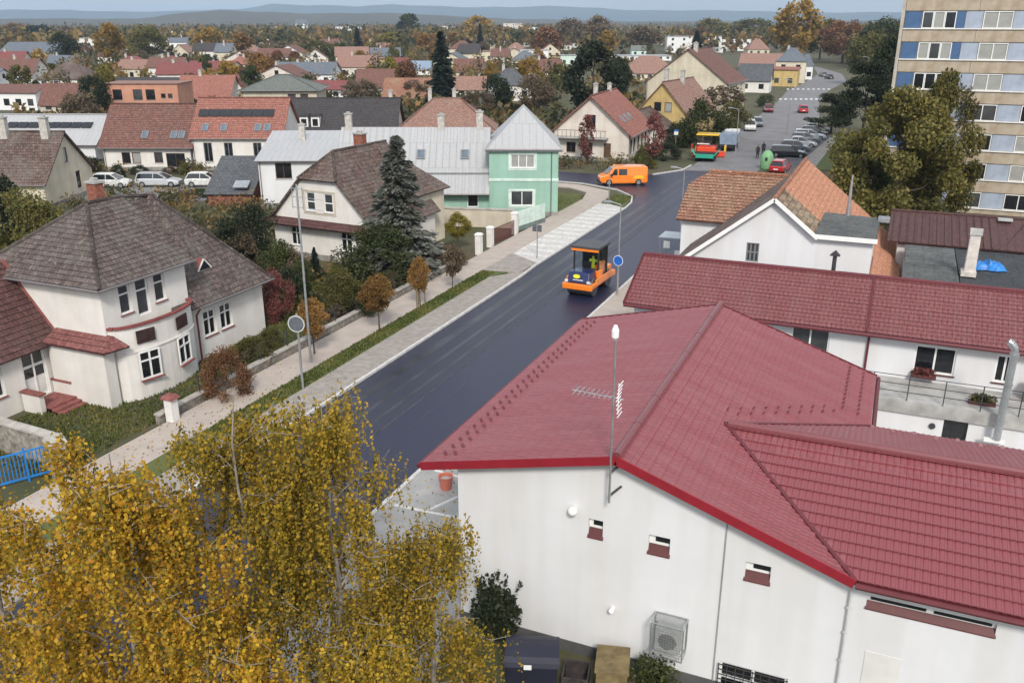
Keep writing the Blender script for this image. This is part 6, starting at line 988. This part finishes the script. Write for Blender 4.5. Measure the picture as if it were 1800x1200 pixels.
# --- right side
tpx(1566, 398, 168, 238, 'full', 'leaf_lightolive', 'large olive green tree in front of the tower block', res='dense', var=0, h=11.2); tpx(1640, 372, 152, 150, 'full', 'leaf_lightolive', 'tall olive and gold tree against the tower windows', res='dense', var=1, h=12.2); tpx(1508, 392, 225, 110, 'full', 'leaf_green', 'dark green tree beside the big olive tree', res='dense', var=1, h=7.2)
tpx(1512, 262, 112, 120, 'pads', 'leaf_dark', 'dark spreading pine above the parked cars', res='hi', var=0, name='pine_tree'); tpx(1460, 236, 168, 100, 'pads', 'leaf_dark', 'low dark pine leaning over the parked row', res='hi', var=1, name='pine_tree'); tpx(1548, 240, 70, 90, 'pads', 'leaf_dark', 'tall dark pine beside the tower block', res='mid', var=1, name='pine_tree')
# laurel under the gable, with upright shoots
p_ = gp(872, 1125); T = thing('laurel_bush', 'dark green laurel bush with upright shoots against the white gable', 'bush', (p_.x, p_.y, 0)); P = [ball(2200, (0, 0, .9), (.75, .6, .8), .5)]
for k in range(13):
    a = rnd.uniform(0, 6.28); b0 = Vector((.35 * math.cos(a), .3 * math.sin(a), .9)); b1 = b0 + Vector((rnd.uniform(-.35, .45), rnd.uniform(-.2, .2), rnd.uniform(.9, 1.35))); P.append(np.array([tuple(b0.lerp(b1, t_)) for t_ in np.linspace(0, 1, 46)]) + NR.normal(0, .035, (46, 3)))
P = np.concatenate(P); place(leafmesh('crown', P, .085 * NR.uniform(.7, 1.2, len(P)), NR.random(len(P)), 1.7), 'crown', 'leaf_dark', T); sb_ = MB(); [sb_.tube((0, 0, 0), (rnd.uniform(-.5, .5), rnd.uniform(-.4, .4), 1.3), .02, .01, 5) for _ in range(9)]; sb_.obj('stems', 'bark_brown', T)
p_ = gp(1150, 1215); T = thing('shrub', 'small leafy shrub at the foot of the white gable', 'bush', (p_.x, p_.y, 0)); P = ball(900, (0, 0, .55), (.7, .4, .6), .6); place(leafmesh('crown', P, .08 * NR.uniform(.6, 1.2, 900), NR.random(900), 1.6), 'crown', 'leaf_green', T); sb_ = MB(); [sb_.tube((0, 0, 0), (rnd.uniform(-.5, .5), rnd.uniform(-.3, .3), 1.0), .015, .008, 5) for _ in range(7)]; sb_.obj('stems', 'bark_brown', T)
for (x_, y_, m_, l_, r1) in ((2.4, 39.15, 'leaf_red', 'dark red flowers in a window box on the annex', .5), (4.6, 37.6, 'leaf_olive', 'leafy potted plant hanging on the terrace railing', .55)):
    T = thing('potted_plant', l_, 'plant', (x_, y_, 2.12 if y_ > 39 else 1.9)); MB().box(-.5, .5, -.1, .1, 0, .16).obj('planter', 'sill_maroon', T); P = ball(420, (0, 0, .28), (r1, .2, .2), .6); place(leafmesh('foliage', P, .09 * NR.uniform(.6, 1.2, 420), NR.random(420), 1.5), 'foliage', m_, T)
# --- foreground birches: leaves on hanging strands
def birch(u, d, hgt, rad, nst, mat, label, lean=0, leafs=26, zb=.22, size=.064, seed=1, stems=1):
    r_ = random.Random(seed); ry = ray(u, 800); n = math.hypot(ry[0], ry[1]); loc = (ry[0] / n * d, ry[1] / n * d, 0); T = thing('birch_tree', label, 'tree', loc); m = MB(); tips = []
    for s in range(stems):
        a0 = r_.uniform(0, 6.28); off = .25 * (stems > 1); pts = [Vector((off * math.cos(a0), off * math.sin(a0), -.2))]; k_ = 9; hh = hgt * r_.uniform(.9, 1.0)
        for k in range(1, k_ + 1): pts.append(Vector((pts[0].x + lean * k / k_ + r_.uniform(-.1, .1) + .05 * k * off * 4 * math.cos(a0), pts[0].y + r_.uniform(-.1, .1) + .05 * k * off * 4 * math.sin(a0), hh * k / k_)))
        for k in range(k_): m.tube(pts[k], pts[k + 1], .08 * (1 - k / k_) + .01, .08 * (1 - (k + 1) / k_) + .01, 8, False)
        for b in range(int(26 / stems) + 6):
            f = r_.uniform(.2, .97); k = min(k_ - 1, int(f * k_)); a = pts[k].lerp(pts[k + 1], f * k_ - k); an = r_.uniform(0, 6.28); ln = rad * (1.15 - .75 * f ** 1.5) * r_.uniform(.6, 1.05); e1 = a + Vector((math.cos(an) * ln * .55, math.sin(an) * ln * .55, ln * .42)); e2 = a + Vector((math.cos(an) * ln, math.sin(an) * ln, ln * .38)); r0 = .035 * (1.1 - f)
            m.tube(a, e1, r0, r0 * .6, 5, False); m.tube(e1, e2, r0 * .6, .006, 5, False); tips.append((a, e1, e2))
            for _ in range(3): j = e1.lerp(e2, r_.random()); q_ = j + Vector((r_.uniform(-.5, .5), r_.uniform(-.5, .5), r_.uniform(-.1, .4))); m.tube(j, q_, .008, .004, 4, False); tips.append((e1, j, q_))
    m.obj('trunk', 'bark_birch', T); P, Vv = [], []; tw = MB(); zmin = hgt * zb
    for i in range(nst):
        a, e1, e2 = r_.choice(tips); t_ = r_.random(); s0 = (e1.lerp(e2, t_) if r_.random() < .8 else a.lerp(e1, t_)) + Vector((r_.gauss(0, .17), r_.gauss(0, .17), r_.gauss(0, .1))); ln = r_.uniform(.4, 1.7); dx, dy = r_.uniform(-.2, .2), r_.uniform(-.2, .2); nl = max(4, int(leafs * ln)); ts = np.linspace(0, 1, nl)
        st = np.array(s0) + np.outer(ts, (dx, dy, -ln)) + NR.normal(0, .035, (nl, 3)); ok = st[:, 2] > zmin; P.append(st[ok]); Vv.append(np.clip(NR.normal(r_.uniform(.2, .8), .2, nl), 0, 1)[ok])
        if i % 5 == 0: tw.tube(s0, Vector(s0) + Vector((dx, dy, -ln)), .004, .002, 3, False)
    P = np.concatenate(P); Vv = np.concatenate(Vv); place(leafmesh('crown', P, size * NR.uniform(.6, 1.25, len(P)), Vv, 1.35, .8, .2), 'crown', mat, T); tw.obj('twigs', 'bark_twig', T, kind='stuff'); return T
birch(120, 15.2, 9.8, 3.3, 1850, 'leaf_birch_gold', 'golden yellow birch with whitish stem, largest of the foreground trees', seed=3, stems=2); birch(420, 17.2, 9.5, 2.1, 1080, 'leaf_birch_olive', 'olive yellow birch beside the near road edge', seed=8); birch(575, 17.6, 9.1, 2.0, 1120, 'leaf_birch_olive', 'olive green birch rising in front of the fresh asphalt', seed=12); birch(740, 16.6, 7.0, 1.8, 1000, 'leaf_birch_olive', 'thin sparse birch in front of the white gable corner', seed=15, leafs=20, zb=.1); birch(320, 13.6, 6.9, 2.1, 900, 'leaf_birch_gold', 'low orange-gold birch between the two larger birches', seed=21); birch(-60, 17.5, 8.6, 2.4, 600, 'leaf_birch_gold', 'golden birch beside the blue gate', seed=25); birch(620, 14.6, 5.8, 1.9, 900, 'leaf_birch_olive', 'low olive birch below the taller green birch', seed=31)
# ------------------------------------------------------------------ the town beyond
HC = []
for o in [o for o in COL.objects if o.get("dim") is not None]:
    w_, d_ = o["dim"][0], o["dim"][1]; c = o.matrix_basis @ Vector((w_ / 2, d_ / 2, 0)); HC.append((c.x, c.y, max(w_, d_) * .62))
def far(u0, u1, vr, ve, vb, rt, roof, wall, label, rz=None, dd=None, group=None, cat='house', chim=0, nw=None, name='town_house'):
    um = (u0 + u1) / 2; p = gp(um, vb); dep = (p.x * fwv[0] + p.y * fwv[1]) * cP + H * sP; w_ = (u1 - u0) * dep / F; rz = rnd.choice((20, 24, 28, 16)) if rz is None else rz
    he = max(1.5, hz(um, ve, p.x, p.y)); d_ = dd or min(w_ * .8, 12); pr2 = p + Vector((fwv[0], fwv[1], 0)) * d_ / 2; hr = hz(um, vr, pr2.x, pr2.y); rh = max(.3, hr - he); a = R(rz); o = Vector((p.x, p.y, 0)) - Vector((math.cos(a), math.sin(a), 0)) * w_ / 2
    n = nw if nw is not None else max(2, int(w_ / 3)); ws = []; fl = max(1, int(he / 2.8))
    for k in range(fl):
        for i in range(n): ws.append(('f', w_ * (i + .5) / n, .9 + 2.8 * k if he > 2.6 else he * .35, 1.2, min(1.3, he * .4), 1, 0))
    if rt == 'gy' and rh > 2: ws.append(('f', w_ / 2, he + .4, 1.0, 1.1, 1, 0))
    T = house(name, label, cat, (o.x, o.y), rz, w_, d_, he, rt, rh, wall, roof, .35, ws, simple=True, group=group)
    ro = roof_of(T)
    for c in range(chim): chimney(ro, w_ * (.35 + .3 * c), d_ / 2, he, he + rh + rnd.uniform(.5, 1.0), .6)
    HC.append((p.x, p.y, max(w_, d_) * .75))
    if group is None and len(label.split()) <= 8: LM.append((p.x, p.y, label))
    return T
LM = []
def near(x, y): return min(LM, key=lambda q: (q[0] - x) ** 2 + (q[1] - y) ** 2)[2]
far(0, 103, 74, 93, 112, 'gx', 'roof_slate', 'cream_wall', 'large sports hall with wide grey roof at the town edge', 24, 22, cat='building', name='sports_hall')
far(-10, 62, 103, 130, 152, 'gx', 'roof_brown', 'white_wall_old', 'white house with brown gable roof below the sports hall', chim=1); far(66, 156, 110, 138, 154, 'hip', 'roof_old2', 'white_wall_old', 'white house with broad dark hipped roof near the sports hall'); far(-20, 70, 148, 162, 194, 'gx', 'roof_brown', 'white_plain', 'low white house with flat brown roof and wide windows', nw=4); far(70, 134, 146, 182, 199, 'gx', 'roof_brown', 'beige_wall', 'house with a big plain brown roof slope'); far(188, 268, 99, 122, 134, 'hip', 'roof_maroon', 'white_wall_old', 'white house with bright red hipped roof', chim=1); far(274, 322, 98, 122, 132, 'hip', 'roof_maroon', 'cream_wall', 'red-roofed house with two white chimneys', chim=2); far(312, 406, 107, 124, 137, 'gx', 'roof_maroon', 'white_wall_old', 'long house with dark red roof'); far(404, 440, 99, 112, 131, 'hip', 'roof_red', 'cream_wall', 'small cream house with red pyramid roof', chim=2)
far(190, 315, 136, 168, 182, 'gx', 'roof_dark', 'white_wall_old', 'house with dark slate-coloured roof beside the orange flats'); far(310, 405, 132, 172, 186, 'gx', 'roof_red', 'white_wall_old', 'red-roofed house with pairs of white dormers', chim=1); far(396, 432, 130, 160, 182, 'gy', 'roof_red', 'white_plain', 'narrow white gable house with red roof'); far(478, 585, 109, 130, 150, 'gx', 'roof_slate', 'white_plain', 'white house with blue-grey slate roof', chim=2); far(470, 515, 126, 140, 152, 'gx', 'roof_red', 'white_wall_old', 'low red-roofed annex before the slate roof'); far(548, 606, 141, 156, 176, 'gx', 'roof_maroon', 'white_plain', 'maroon-roofed white house behind the dark roof'); far(594, 660, 97, 117, 136, 'gx', 'roof_terra', 'peach_wall', 'pale pink house with faded tile roof', chim=1)
far(652, 702, 97, 103, 126, 'flat', 'roof_terra', 'yellow_wall', 'bright yellow flat-roofed building among trees', cat='building'); far(690, 716, 101, 121, 132, 'gx', 'roof_maroon', 'white_wall_old', 'maroon-roofed house beside the yellow building'); far(712, 756, 107, 122, 132, 'gx', 'roof_bluegrey', 'white_plain', 'house with pale blue metal roof'); far(628, 692, 121, 152, 168, 'gx', 'roof_brown', 'white_wall_old', 'house with purple-brown roof behind bare trees'); far(674, 756, 137, 172, 184, 'gx', 'roof_rust', 'white_wall_old', 'house with orange-rust roof near the tall spruce'); far(800, 866, 84, 90, 108, 'flat', 'roof_terra', 'cream_wall', 'long cream building beyond the tall spruce', cat='building'); far(798, 852, 134, 158, 168, 'gx', 'roof_terra', 'white_wall_old', 'house with weathered pink tile roof right of tall spruce'); far(800, 850, 103, 125, 140, 'gx', 'roof_brown', 'peach_wall', 'peach house with brown roof behind the spruce')
far(862, 934, 120, 148, 178, 'hip', 'roof_grey', 'white_wall_old', 'white two-storey house with dark grey hipped roof', chim=1); far(924, 984, 104, 126, 140, 'gx', 'roof_brown', 'white_plain', 'white house with brown roof and white gable', chim=1); far(920, 963, 86, 88, 106, 'flat', 'roof_metal', 'white_plain', 'white modern box house with flat roof', nw=2); far(985, 1012, 95, 97, 116, 'flat', 'roof_metal', 'mint_pale', 'small pale green block beside the dark round tree'); far(1092, 1192, 98, 128, 142, 'hip', 'roof_terra', 'peach_wall', 'long house with wide pinkish tiled roof'); far(1068, 1180, 96, 98, 107, 'flat', 'roof_metal', 'white_plain', 'long white wall-like building behind pink roof', cat='building'); far(1110, 1136, 80, 88, 99, 'gx', 'roof_green', 'mint_pale', 'small mint house among the trees')
far(1172, 1270, 62, 64, 93, 'flat', 'roof_metal', 'white_plain', 'white modern flat-roofed school building', nw=5, cat='building'); far(1268, 1318, 66, 68, 90, 'flat', 'roof_felt_dark', 'white_plain', 'low white wing of the school building', cat='building'); far(1314, 1352, 68, 86, 97, 'hip', 'roof_terra', 'cream_wall', 'house with pale pointed roof beside the school'); far(1300, 1402, 94, 116, 124, 'gx', 'roof_terra', 'cream_wall', 'long terracotta-roofed house by the street', 4); far(1296, 1350, 112, 140, 163, 'gx', 'roof_grey', 'white_wall_old', 'white house with grey slate roof behind the cream house', 2); far(1330, 1398, 117, 122, 152, 'gx', 'roof_red', 'yellow_wall', 'yellow shop building with red sign band by the crossing', 2, cat='shop'); far(1362, 1412, 84, 106, 146, 'hip', 'roof_slate', 'cream_wall', 'cream corner house with blue-grey slate roof at the bend', 4, chim=1); far(1404, 1426, 94, 112, 140, 'hip', 'roof_slate', 'white_plain', 'narrow white house with slate roof at the bend', 4)
for u0, u1, vr, ve, vb, l_ in ((140, 178, 65, 67, 92, 'white flat-roofed block behind golden trees'), (284, 332, 52, 54, 66, 'far white block near the fields'), (300, 330, 66, 74, 96, 'white house with grey roof among orange trees'), (395, 422, 57, 59, 76, 'cream block beside the orange trees'), (520, 540, 35, 42, 56, 'white church-like gable on the horizon'), (524, 586, 66, 67, 77, 'long low white hall in the far town'), (590, 632, 46, 47, 68, 'white block of flats in the far town'), (885, 920, 40, 41, 62, 'pinkish tower flats on the horizon'), (700, 740, 50, 52, 62, 'pale far hall beyond the yellow trees'), (470, 505, 46, 47, 58, 'cream far block beyond the trees'), (930, 945, 47, 48, 62, 'thin white far block'), (770, 800, 44, 46, 58, 'white far house beyond the spruce')):
    far(u0, u1, vr, ve, vb, 'flat' if ve - vr < 4 else 'gx', 'roof_metal' if 'hall' in l_ or 'flat' in l_ else 'roof_slate', 'peach_wall' if 'pink' in l_ else 'white_plain', l_, nw=3, cat='building')
rc = [('roof_red', 'red'), ('roof_maroon', 'dark red'), ('roof_terra', 'faded pink'), ('roof_brown', 'brown'), ('roof_slate', 'grey'), ('roof_dark', 'dark')]; wc = [('white_wall_old', 'off-white'), ('cream_wall', 'cream'), ('peach_wall', 'peach'), ('white_plain', 'white')]
rr_ = random.Random(11); nn_ = 0
for k in range(3000):
    u = rr_.uniform(-40, 1240); vb = rr_.uniform(58, 165) if rr_.random() < .75 else rr_.uniform(58, 90); p = gp(u, vb)
    if any((p.x - a) ** 2 + (p.y - b) ** 2 < (c + 7) ** 2 for a, b, c in HC) or p.x > -45 or vb > 170 - max(0, u - 300) * .05 or (u > 980 and vb > 105): continue
    dep = (p.x * fwv[0] + p.y * fwv[1]) * cP + H * sP; wp = rr_.uniform(8, 12.5) * F / dep; hp = rr_.uniform(2.8, 5.2) * F / dep; rp_ = rr_.uniform(2.6, 3.8) * F / dep; a, b = rr_.choice(rc[1:] + rc[2:5] + rc[3:4]), rr_.choice(wc)
    far(u - wp / 2, u + wp / 2, vb - hp - rp_, vb - hp, vb, rr_.choice(('gx', 'gx', 'hip', 'gy')), a[0], b[0], '%s house, %s roof, near the %s' % (b[1], a[1], near(p.x, p.y)), rr_.choice((15, 24, 33, 110)), group='far town houses, %s walls and %s roof' % (b[1], a[1]), chim=rr_.choice((0, 1, 1)), nw=3); nn_ += 1
    if nn_ >= 105: break
# --- far trees one can tell apart
hand = [(200, 118, 44, 58, 'oval', 'leaf_gold', 'golden oval tree beside the red hipped roof'), (262, 112, 47, 78, 'round', 'leaf_olive', 'broad olive tree behind the red roofs'), (118, 120, 58, 60, 'round', 'leaf_dark', 'dark dense tree behind the hall'), (70, 80, 45, 70, 'round', 'leaf_dark', 'dark tree on the skyline behind the hall'), (30, 72, 42, 60, 'round', 'leaf_orange', 'orange tree on the skyline above the hall'), (425, 105, 60, 50, 'oval', 'leaf_orange', 'bright orange tree left of the slate roofs'), (370, 100, 50, 60, 'round', 'leaf_gold', 'yellow-brown tree near the far white house'), (448, 182, 117, 42, 'oval', 'leaf_green', 'compact dark green tree beside narrow white gable'), (560, 112, 72, 70, 'round', 'leaf_olive', 'olive gold tree behind the slate roof'), (500, 108, 74, 70, 'round', 'leaf_brown', 'brownish tree behind the slate roof'), (630, 100, 52, 26, 'spruce', 'leaf_spruce', 'dark narrow spruce beyond the pink house'), (720, 75, 26, 44, 'oval', 'leaf_green', 'tall green tree on the skyline'), (690, 92, 58, 70, 'round', 'leaf_yellowgreen', 'bright yellow-green tree behind the yellow building'), (755, 100, 60, 60, 'round', 'leaf_orange', 'orange tree left of the tall spruce'), (842, 80, 30, 64, 'round', 'leaf_gold', 'golden tree on the skyline right of the spruce'), (800, 92, 58, 40, 'round', 'leaf_orange', 'glowing orange tree right of the spruce'),
        (844, 98, 46, 20, 'spruce', 'leaf_spruce', 'thin dark spruce on the skyline'), (778, 190, 66, 66, 'spruce', 'leaf_spruce', 'tall dark spruce standing above the town roofs'), (1042, 215, 78, 112, 'oval', 'leaf_dark', 'massive dark round-headed tree behind the peach house'), (1085, 205, 105, 50, 'oval', 'leaf_dark', 'dark side crown beside the massive round tree'), (874, 205, 132, 66, 'round', 'leaf_dark', 'dark leafy tree beyond the mint house'), (838, 212, 160, 70, 'spread', 'leaf_brown', 'bare brown tree behind the mint house roof'), (940, 205, 132, 80, 'round', 'leaf_brown', 'brown half-bare tree right of the dark leafy tree'), (635, 188, 140, 80, 'spread', 'leaf_brown', 'bare brown tree behind the dark long roof'), (735, 182, 140, 70, 'spread', 'leaf_brown', 'bare brown tree beside the rust roof'), (150, 260, 165, 80, 'round', 'leaf_brown', 'dark brown tree left of the brown row house'), (175, 215, 135, 60, 'round', 'leaf_dark', 'dark tree behind the brown row house'), (530, 250, 205, 60, 'round', 'leaf_brown', 'brown tree beside the red row house gable'), (1395, 108, 4, 92, 'round', 'leaf_gold', 'tall golden poplar-like tree above the blue-roofed house'), (1222, 108, 58, 34, 'spruce', 'leaf_spruce', 'dark spruce in front of the white school'),
        (1480, 112, 38, 100, 'round', 'leaf_rust', 'large rust brown tree beyond the street bend'), (1545, 120, 34, 90, 'round', 'leaf_green', 'green tree beyond the bend beside the tower'), (1440, 106, 36, 80, 'round', 'leaf_olive', 'olive tree beyond the street bend'), (1520, 150, 60, 80, 'round', 'leaf_olive', 'olive tree behind the dark pines'), (1050, 92, 30, 60, 'round', 'leaf_brown', 'brown skyline tree above the round dark tree'), (1000, 88, 34, 60, 'round', 'leaf_brown', 'brown skyline tree beside the pink flats'), (1065, 105, 56, 40, 'oval', 'leaf_gold', 'golden tree right of the massive dark tree'), (960, 100, 48, 60, 'round', 'leaf_rust', 'rust tree beyond the modern box house'), (1130, 95, 48, 70, 'round', 'leaf_brown', 'pale brown tree left of the school'), (1320, 76, 34, 90, 'round', 'leaf_olive', 'olive skyline tree above the school'), (1250, 74, 34, 80, 'round', 'leaf_yellowgreen', 'yellow-green skyline tree above the school')]
for i_, (u, vb, vt, wp, kd, m_, l_) in enumerate(hand): tpx(u, vb, vt, wp, kd, m_, l_, None, 'mid' if vb > 110 else 'lo', i_ % 2)
TL = [('leaf_olive', 'olive'), ('leaf_gold', 'golden'), ('leaf_orange', 'orange'), ('leaf_brown', 'brown half-bare'), ('leaf_green', 'dark green'), ('leaf_rust', 'rust-coloured'), ('leaf_yellowgreen', 'yellow-green')]; nn_ = 0
for k in range(5000):
    u = rr_.uniform(-60, 1300); vb = 46 + 130 * rr_.random() ** 1.7; p = gp(u, vb)
    if p.x > -50 or any((p.x - a) ** 2 + (p.y - b) ** 2 < (c + 2) ** 2 for a, b, c in HC) or (u > 1000 and vb > 112): continue
    m_, l_ = rr_.choice(TL); hh = rr_.uniform(3.5, 8) if vb > 90 else rr_.uniform(7, 13); kd = rr_.choice(('round', 'oval', 'round', 'spread')); tree((p.x, p.y, 0), hh, hh * rr_.uniform(.65, .95), kd, m_, '%s %s %s tree near the %s' % ('tall' if hh > 10.5 else 'low' if hh < 7 else 'mid-height', {'round': 'rounded', 'oval': 'oval', 'spread': 'spreading'}[kd], l_, near(p.x, p.y)), 'far town trees, %s %s' % (kd, l_), 'lo', k % 2); nn_ += 1
    if nn_ >= 280: break
# past the trees one can single out: the smaller garden trees of the town
P, Sz, Vv = [], [], []; nn_ = 0
for k in range(6000):
    if nn_ > 620: break
    u = rr_.uniform(-60, 1240); vb = 46 + 120 * rr_.random() ** 1.5; p = gp(u, vb)
    if p.x > -50 or any((p.x - a) ** 2 + (p.y - b) ** 2 < (c + 1) ** 2 for a, b, c in HC) or (u > 1000 and vb > 108): continue
    hh = rr_.uniform(3.5, 7.5); w_ = hh * rr_.uniform(.3, .45); n_ = 110; cl = NR.normal(rr_.random() ** 1.2, .08, n_); P.append(ball(n_, (p.x, p.y, hh * .58), (w_, w_, hh * .45), .5)); Sz.append(np.full(n_, .55)); Vv.append(cl); nn_ += 1
fo = place(leafmesh('town_trees', np.concatenate(P), np.concatenate(Sz) * NR.uniform(.6, 1.4, sum(len(x) for x in Sz)), np.concatenate(Vv), 1.3), 'town_trees', 'leaf_far', kind='stuff'); tag(fo, 'ochre and brown garden trees crowding between the far houses', 'trees')
# --- distant woods read as one mass
P, Sz, Vv = [], [], []
for k in range(5200):
    d = 520 * (5.6 ** rr_.random()); az = R(rr_.uniform(-16, 62)); x, y = -math.sin(az) * d, math.cos(az) * d; hh = rr_.uniform(8, 15); w_ = hh * rr_.uniform(.35, .5); n_ = 16 if d < 1100 else 9; s = 2.3 if d < 1100 else 3.6
    if rr_.random() < .12 + .25 * (math.sin(az * 9) > .5) and d > 800: continue
    P.append(ball(n_, (x, y, hh * .55), (w_, w_, hh * .45), .5)); Sz.append(np.full(n_, s)); c_ = rr_.random() ** 1.3; Vv.append(NR.normal(c_, .06, n_))
fo = place(leafmesh('distant_woods', np.concatenate(P), np.concatenate(Sz) * NR.uniform(.7, 1.3, sum(len(x) for x in Sz)), np.concatenate(Vv), 1.2), 'distant_woods', 'leaf_far', kind='stuff'); tag(fo, 'autumn woods covering the plain beyond the town', 'woods')
P, Sz, Vv = [], [], []
for k in range(420):     # belt of park trees closing the view right of the street
    az = R(rr_.uniform(-14, 3.2)); d = rr_.uniform(360, 620); hh = rr_.uniform(11, 17); x, y = -math.sin(az) * d, math.cos(az) * d; w_ = hh * .42
    P.append(ball(70, (x, y, hh * .55), (w_, w_, hh * .45), .5)); Sz.append(np.full(70, 1.4)); Vv.append(NR.normal(rr_.random() ** 1.2, .08, 70))
fo = place(leafmesh('park_woods', np.concatenate(P), np.concatenate(Sz) * NR.uniform(.7, 1.3, sum(len(x) for x in Sz)), np.concatenate(Vv), 1.2), 'park_woods', 'leaf_far', kind='stuff'); tag(fo, 'brown and olive park woodland beyond the street bend', 'woods')
# hedges, shrubs and kitchen gardens between the houses: one mass nobody could count
P, Sz, Vv = [], [], []; nn_ = 0
for k in range(9000):
    if nn_ > 1500: break
    if k % 3 == 0: x, y = rr_.uniform(-75, -29), rr_.uniform(30, 120)
    else: d = 90 * (5 ** rr_.random()); az = R(rr_.uniform(12, 56)); x, y = -math.sin(az) * d, math.cos(az) * d
    if any((x - a) ** 2 + (y - b) ** 2 < (c * .9 + 1.5) ** 2 for a, b, c in HC) or (90 < y < 98.5 and x > -72) or x > -29 or abs((y - 70.5) - (x + 72) * .43) < 5 and x < -48 or (x > -48 and 62 < y < 90) or (x > -43 and 50 < y < 64) or (x > -41 and 20 < y < 39.5): continue
    s = rr_.uniform(.5, 1.3) * (1 if math.hypot(x, y) < 130 else 1.6); n_ = 60 if math.hypot(x, y) < 130 else 26; P.append(ball(n_, (x, y, s * .7), (s * rr_.uniform(1, 1.8), s, s * .8), .5)); Sz.append(np.full(n_, .2 * s if n_ == 60 else .5 * s)); Vv.append(NR.normal(rr_.random() ** 1.6, .08, n_)); nn_ += 1
fo = place(leafmesh('garden_shrubbery', np.concatenate(P), np.concatenate(Sz) * NR.uniform(.7, 1.4, sum(len(x) for x in Sz)), np.concatenate(Vv), 1.3), 'garden_shrubbery', 'leaf_far', kind='stuff'); tag(fo, 'mixed low shrubs and hedges filling the town gardens', 'shrubs')
# fallen leaves on verge and pavement under the birches
n_ = 5200; P = np.stack([NR.uniform(-28, -10.5, n_), NR.uniform(9, 34, n_), np.full(n_, .125)], 1); keep = ~((P[:, 0] > -22.3) & (P[:, 0] < -15.5)); keep &= NR.random(n_) < np.clip(1.2 - (P[:, 1] - 10) / 26, .12, 1); P = P[keep]
o = place(leafmesh('fallen_leaves', P, .07 * NR.uniform(.7, 1.2, len(P)), NR.random(len(P)), 1.3, 0, 4), 'fallen_leaves', 'leaf_birch_gold', kind='stuff'); tag(o, 'yellow fallen leaves scattered on pavement and verge', 'leaves')
# rough grass on verge and lawns
LEAF('leaf_grass', [(.055, .075, .018), (.10, .125, .03), (.16, .155, .045), (.26, .19, .06)], .25)
Pg = []
for (x0, x1, y0, y1, n_) in ((-25.45, -24.4, 24, 54, 5200), (-25.3, -23.2, 80.5, 85.5, 700), (-32.6, -28.1, 27, 39, 5200), (-34, -29, 38.5, 50, 5200), (-31, -27.9, 75, 84, 1200), (-34, -28.1, 20.5, 27, 5200), (-45, -33, 39, 51, 4000)): Pg.append(np.stack([NR.uniform(x0, x1, n_), NR.uniform(y0, y1, n_), np.full(n_, .15 if x1 > -26 else .06)], 1))
Pg = np.concatenate(Pg); o = place(leafmesh('rough_grass', Pg, .07 * NR.uniform(.6, 1.3, len(Pg)), np.clip(NR.normal(.35, .25, len(Pg)) + .2 * np.sin(Pg[:, 1] * 1.3), 0, 1), 2.4, 0, .2, np.tile((0, 0, 1.0), (len(Pg), 1))), 'rough_grass', 'leaf_grass', kind='stuff'); tag(o, 'rough grass blades on the verge and villa lawns', 'grass')
# --- haze
mh = bpy.data.materials.new('haze'); mh.use_nodes = True; t = mh.node_tree; t.nodes.remove(t.nodes['Principled BSDF']); pv = t.nodes.new('ShaderNodeVolumePrincipled'); pv.inputs['Density'].default_value = 1.5e-4; pv.inputs['Color'].default_value = (.62, .8, 1, 1); pv.inputs['Anisotropy'].default_value = .2
t.links.new(pv.outputs[0], t.nodes['Material Output'].inputs['Volume']); hzo = MB().box(-11600, 11600, -11600, 11600, -1.5, 260).obj('haze', mh, kind='stuff'); tag(hzo, 'thin blue-grey haze lying over the whole plain', 'haze')
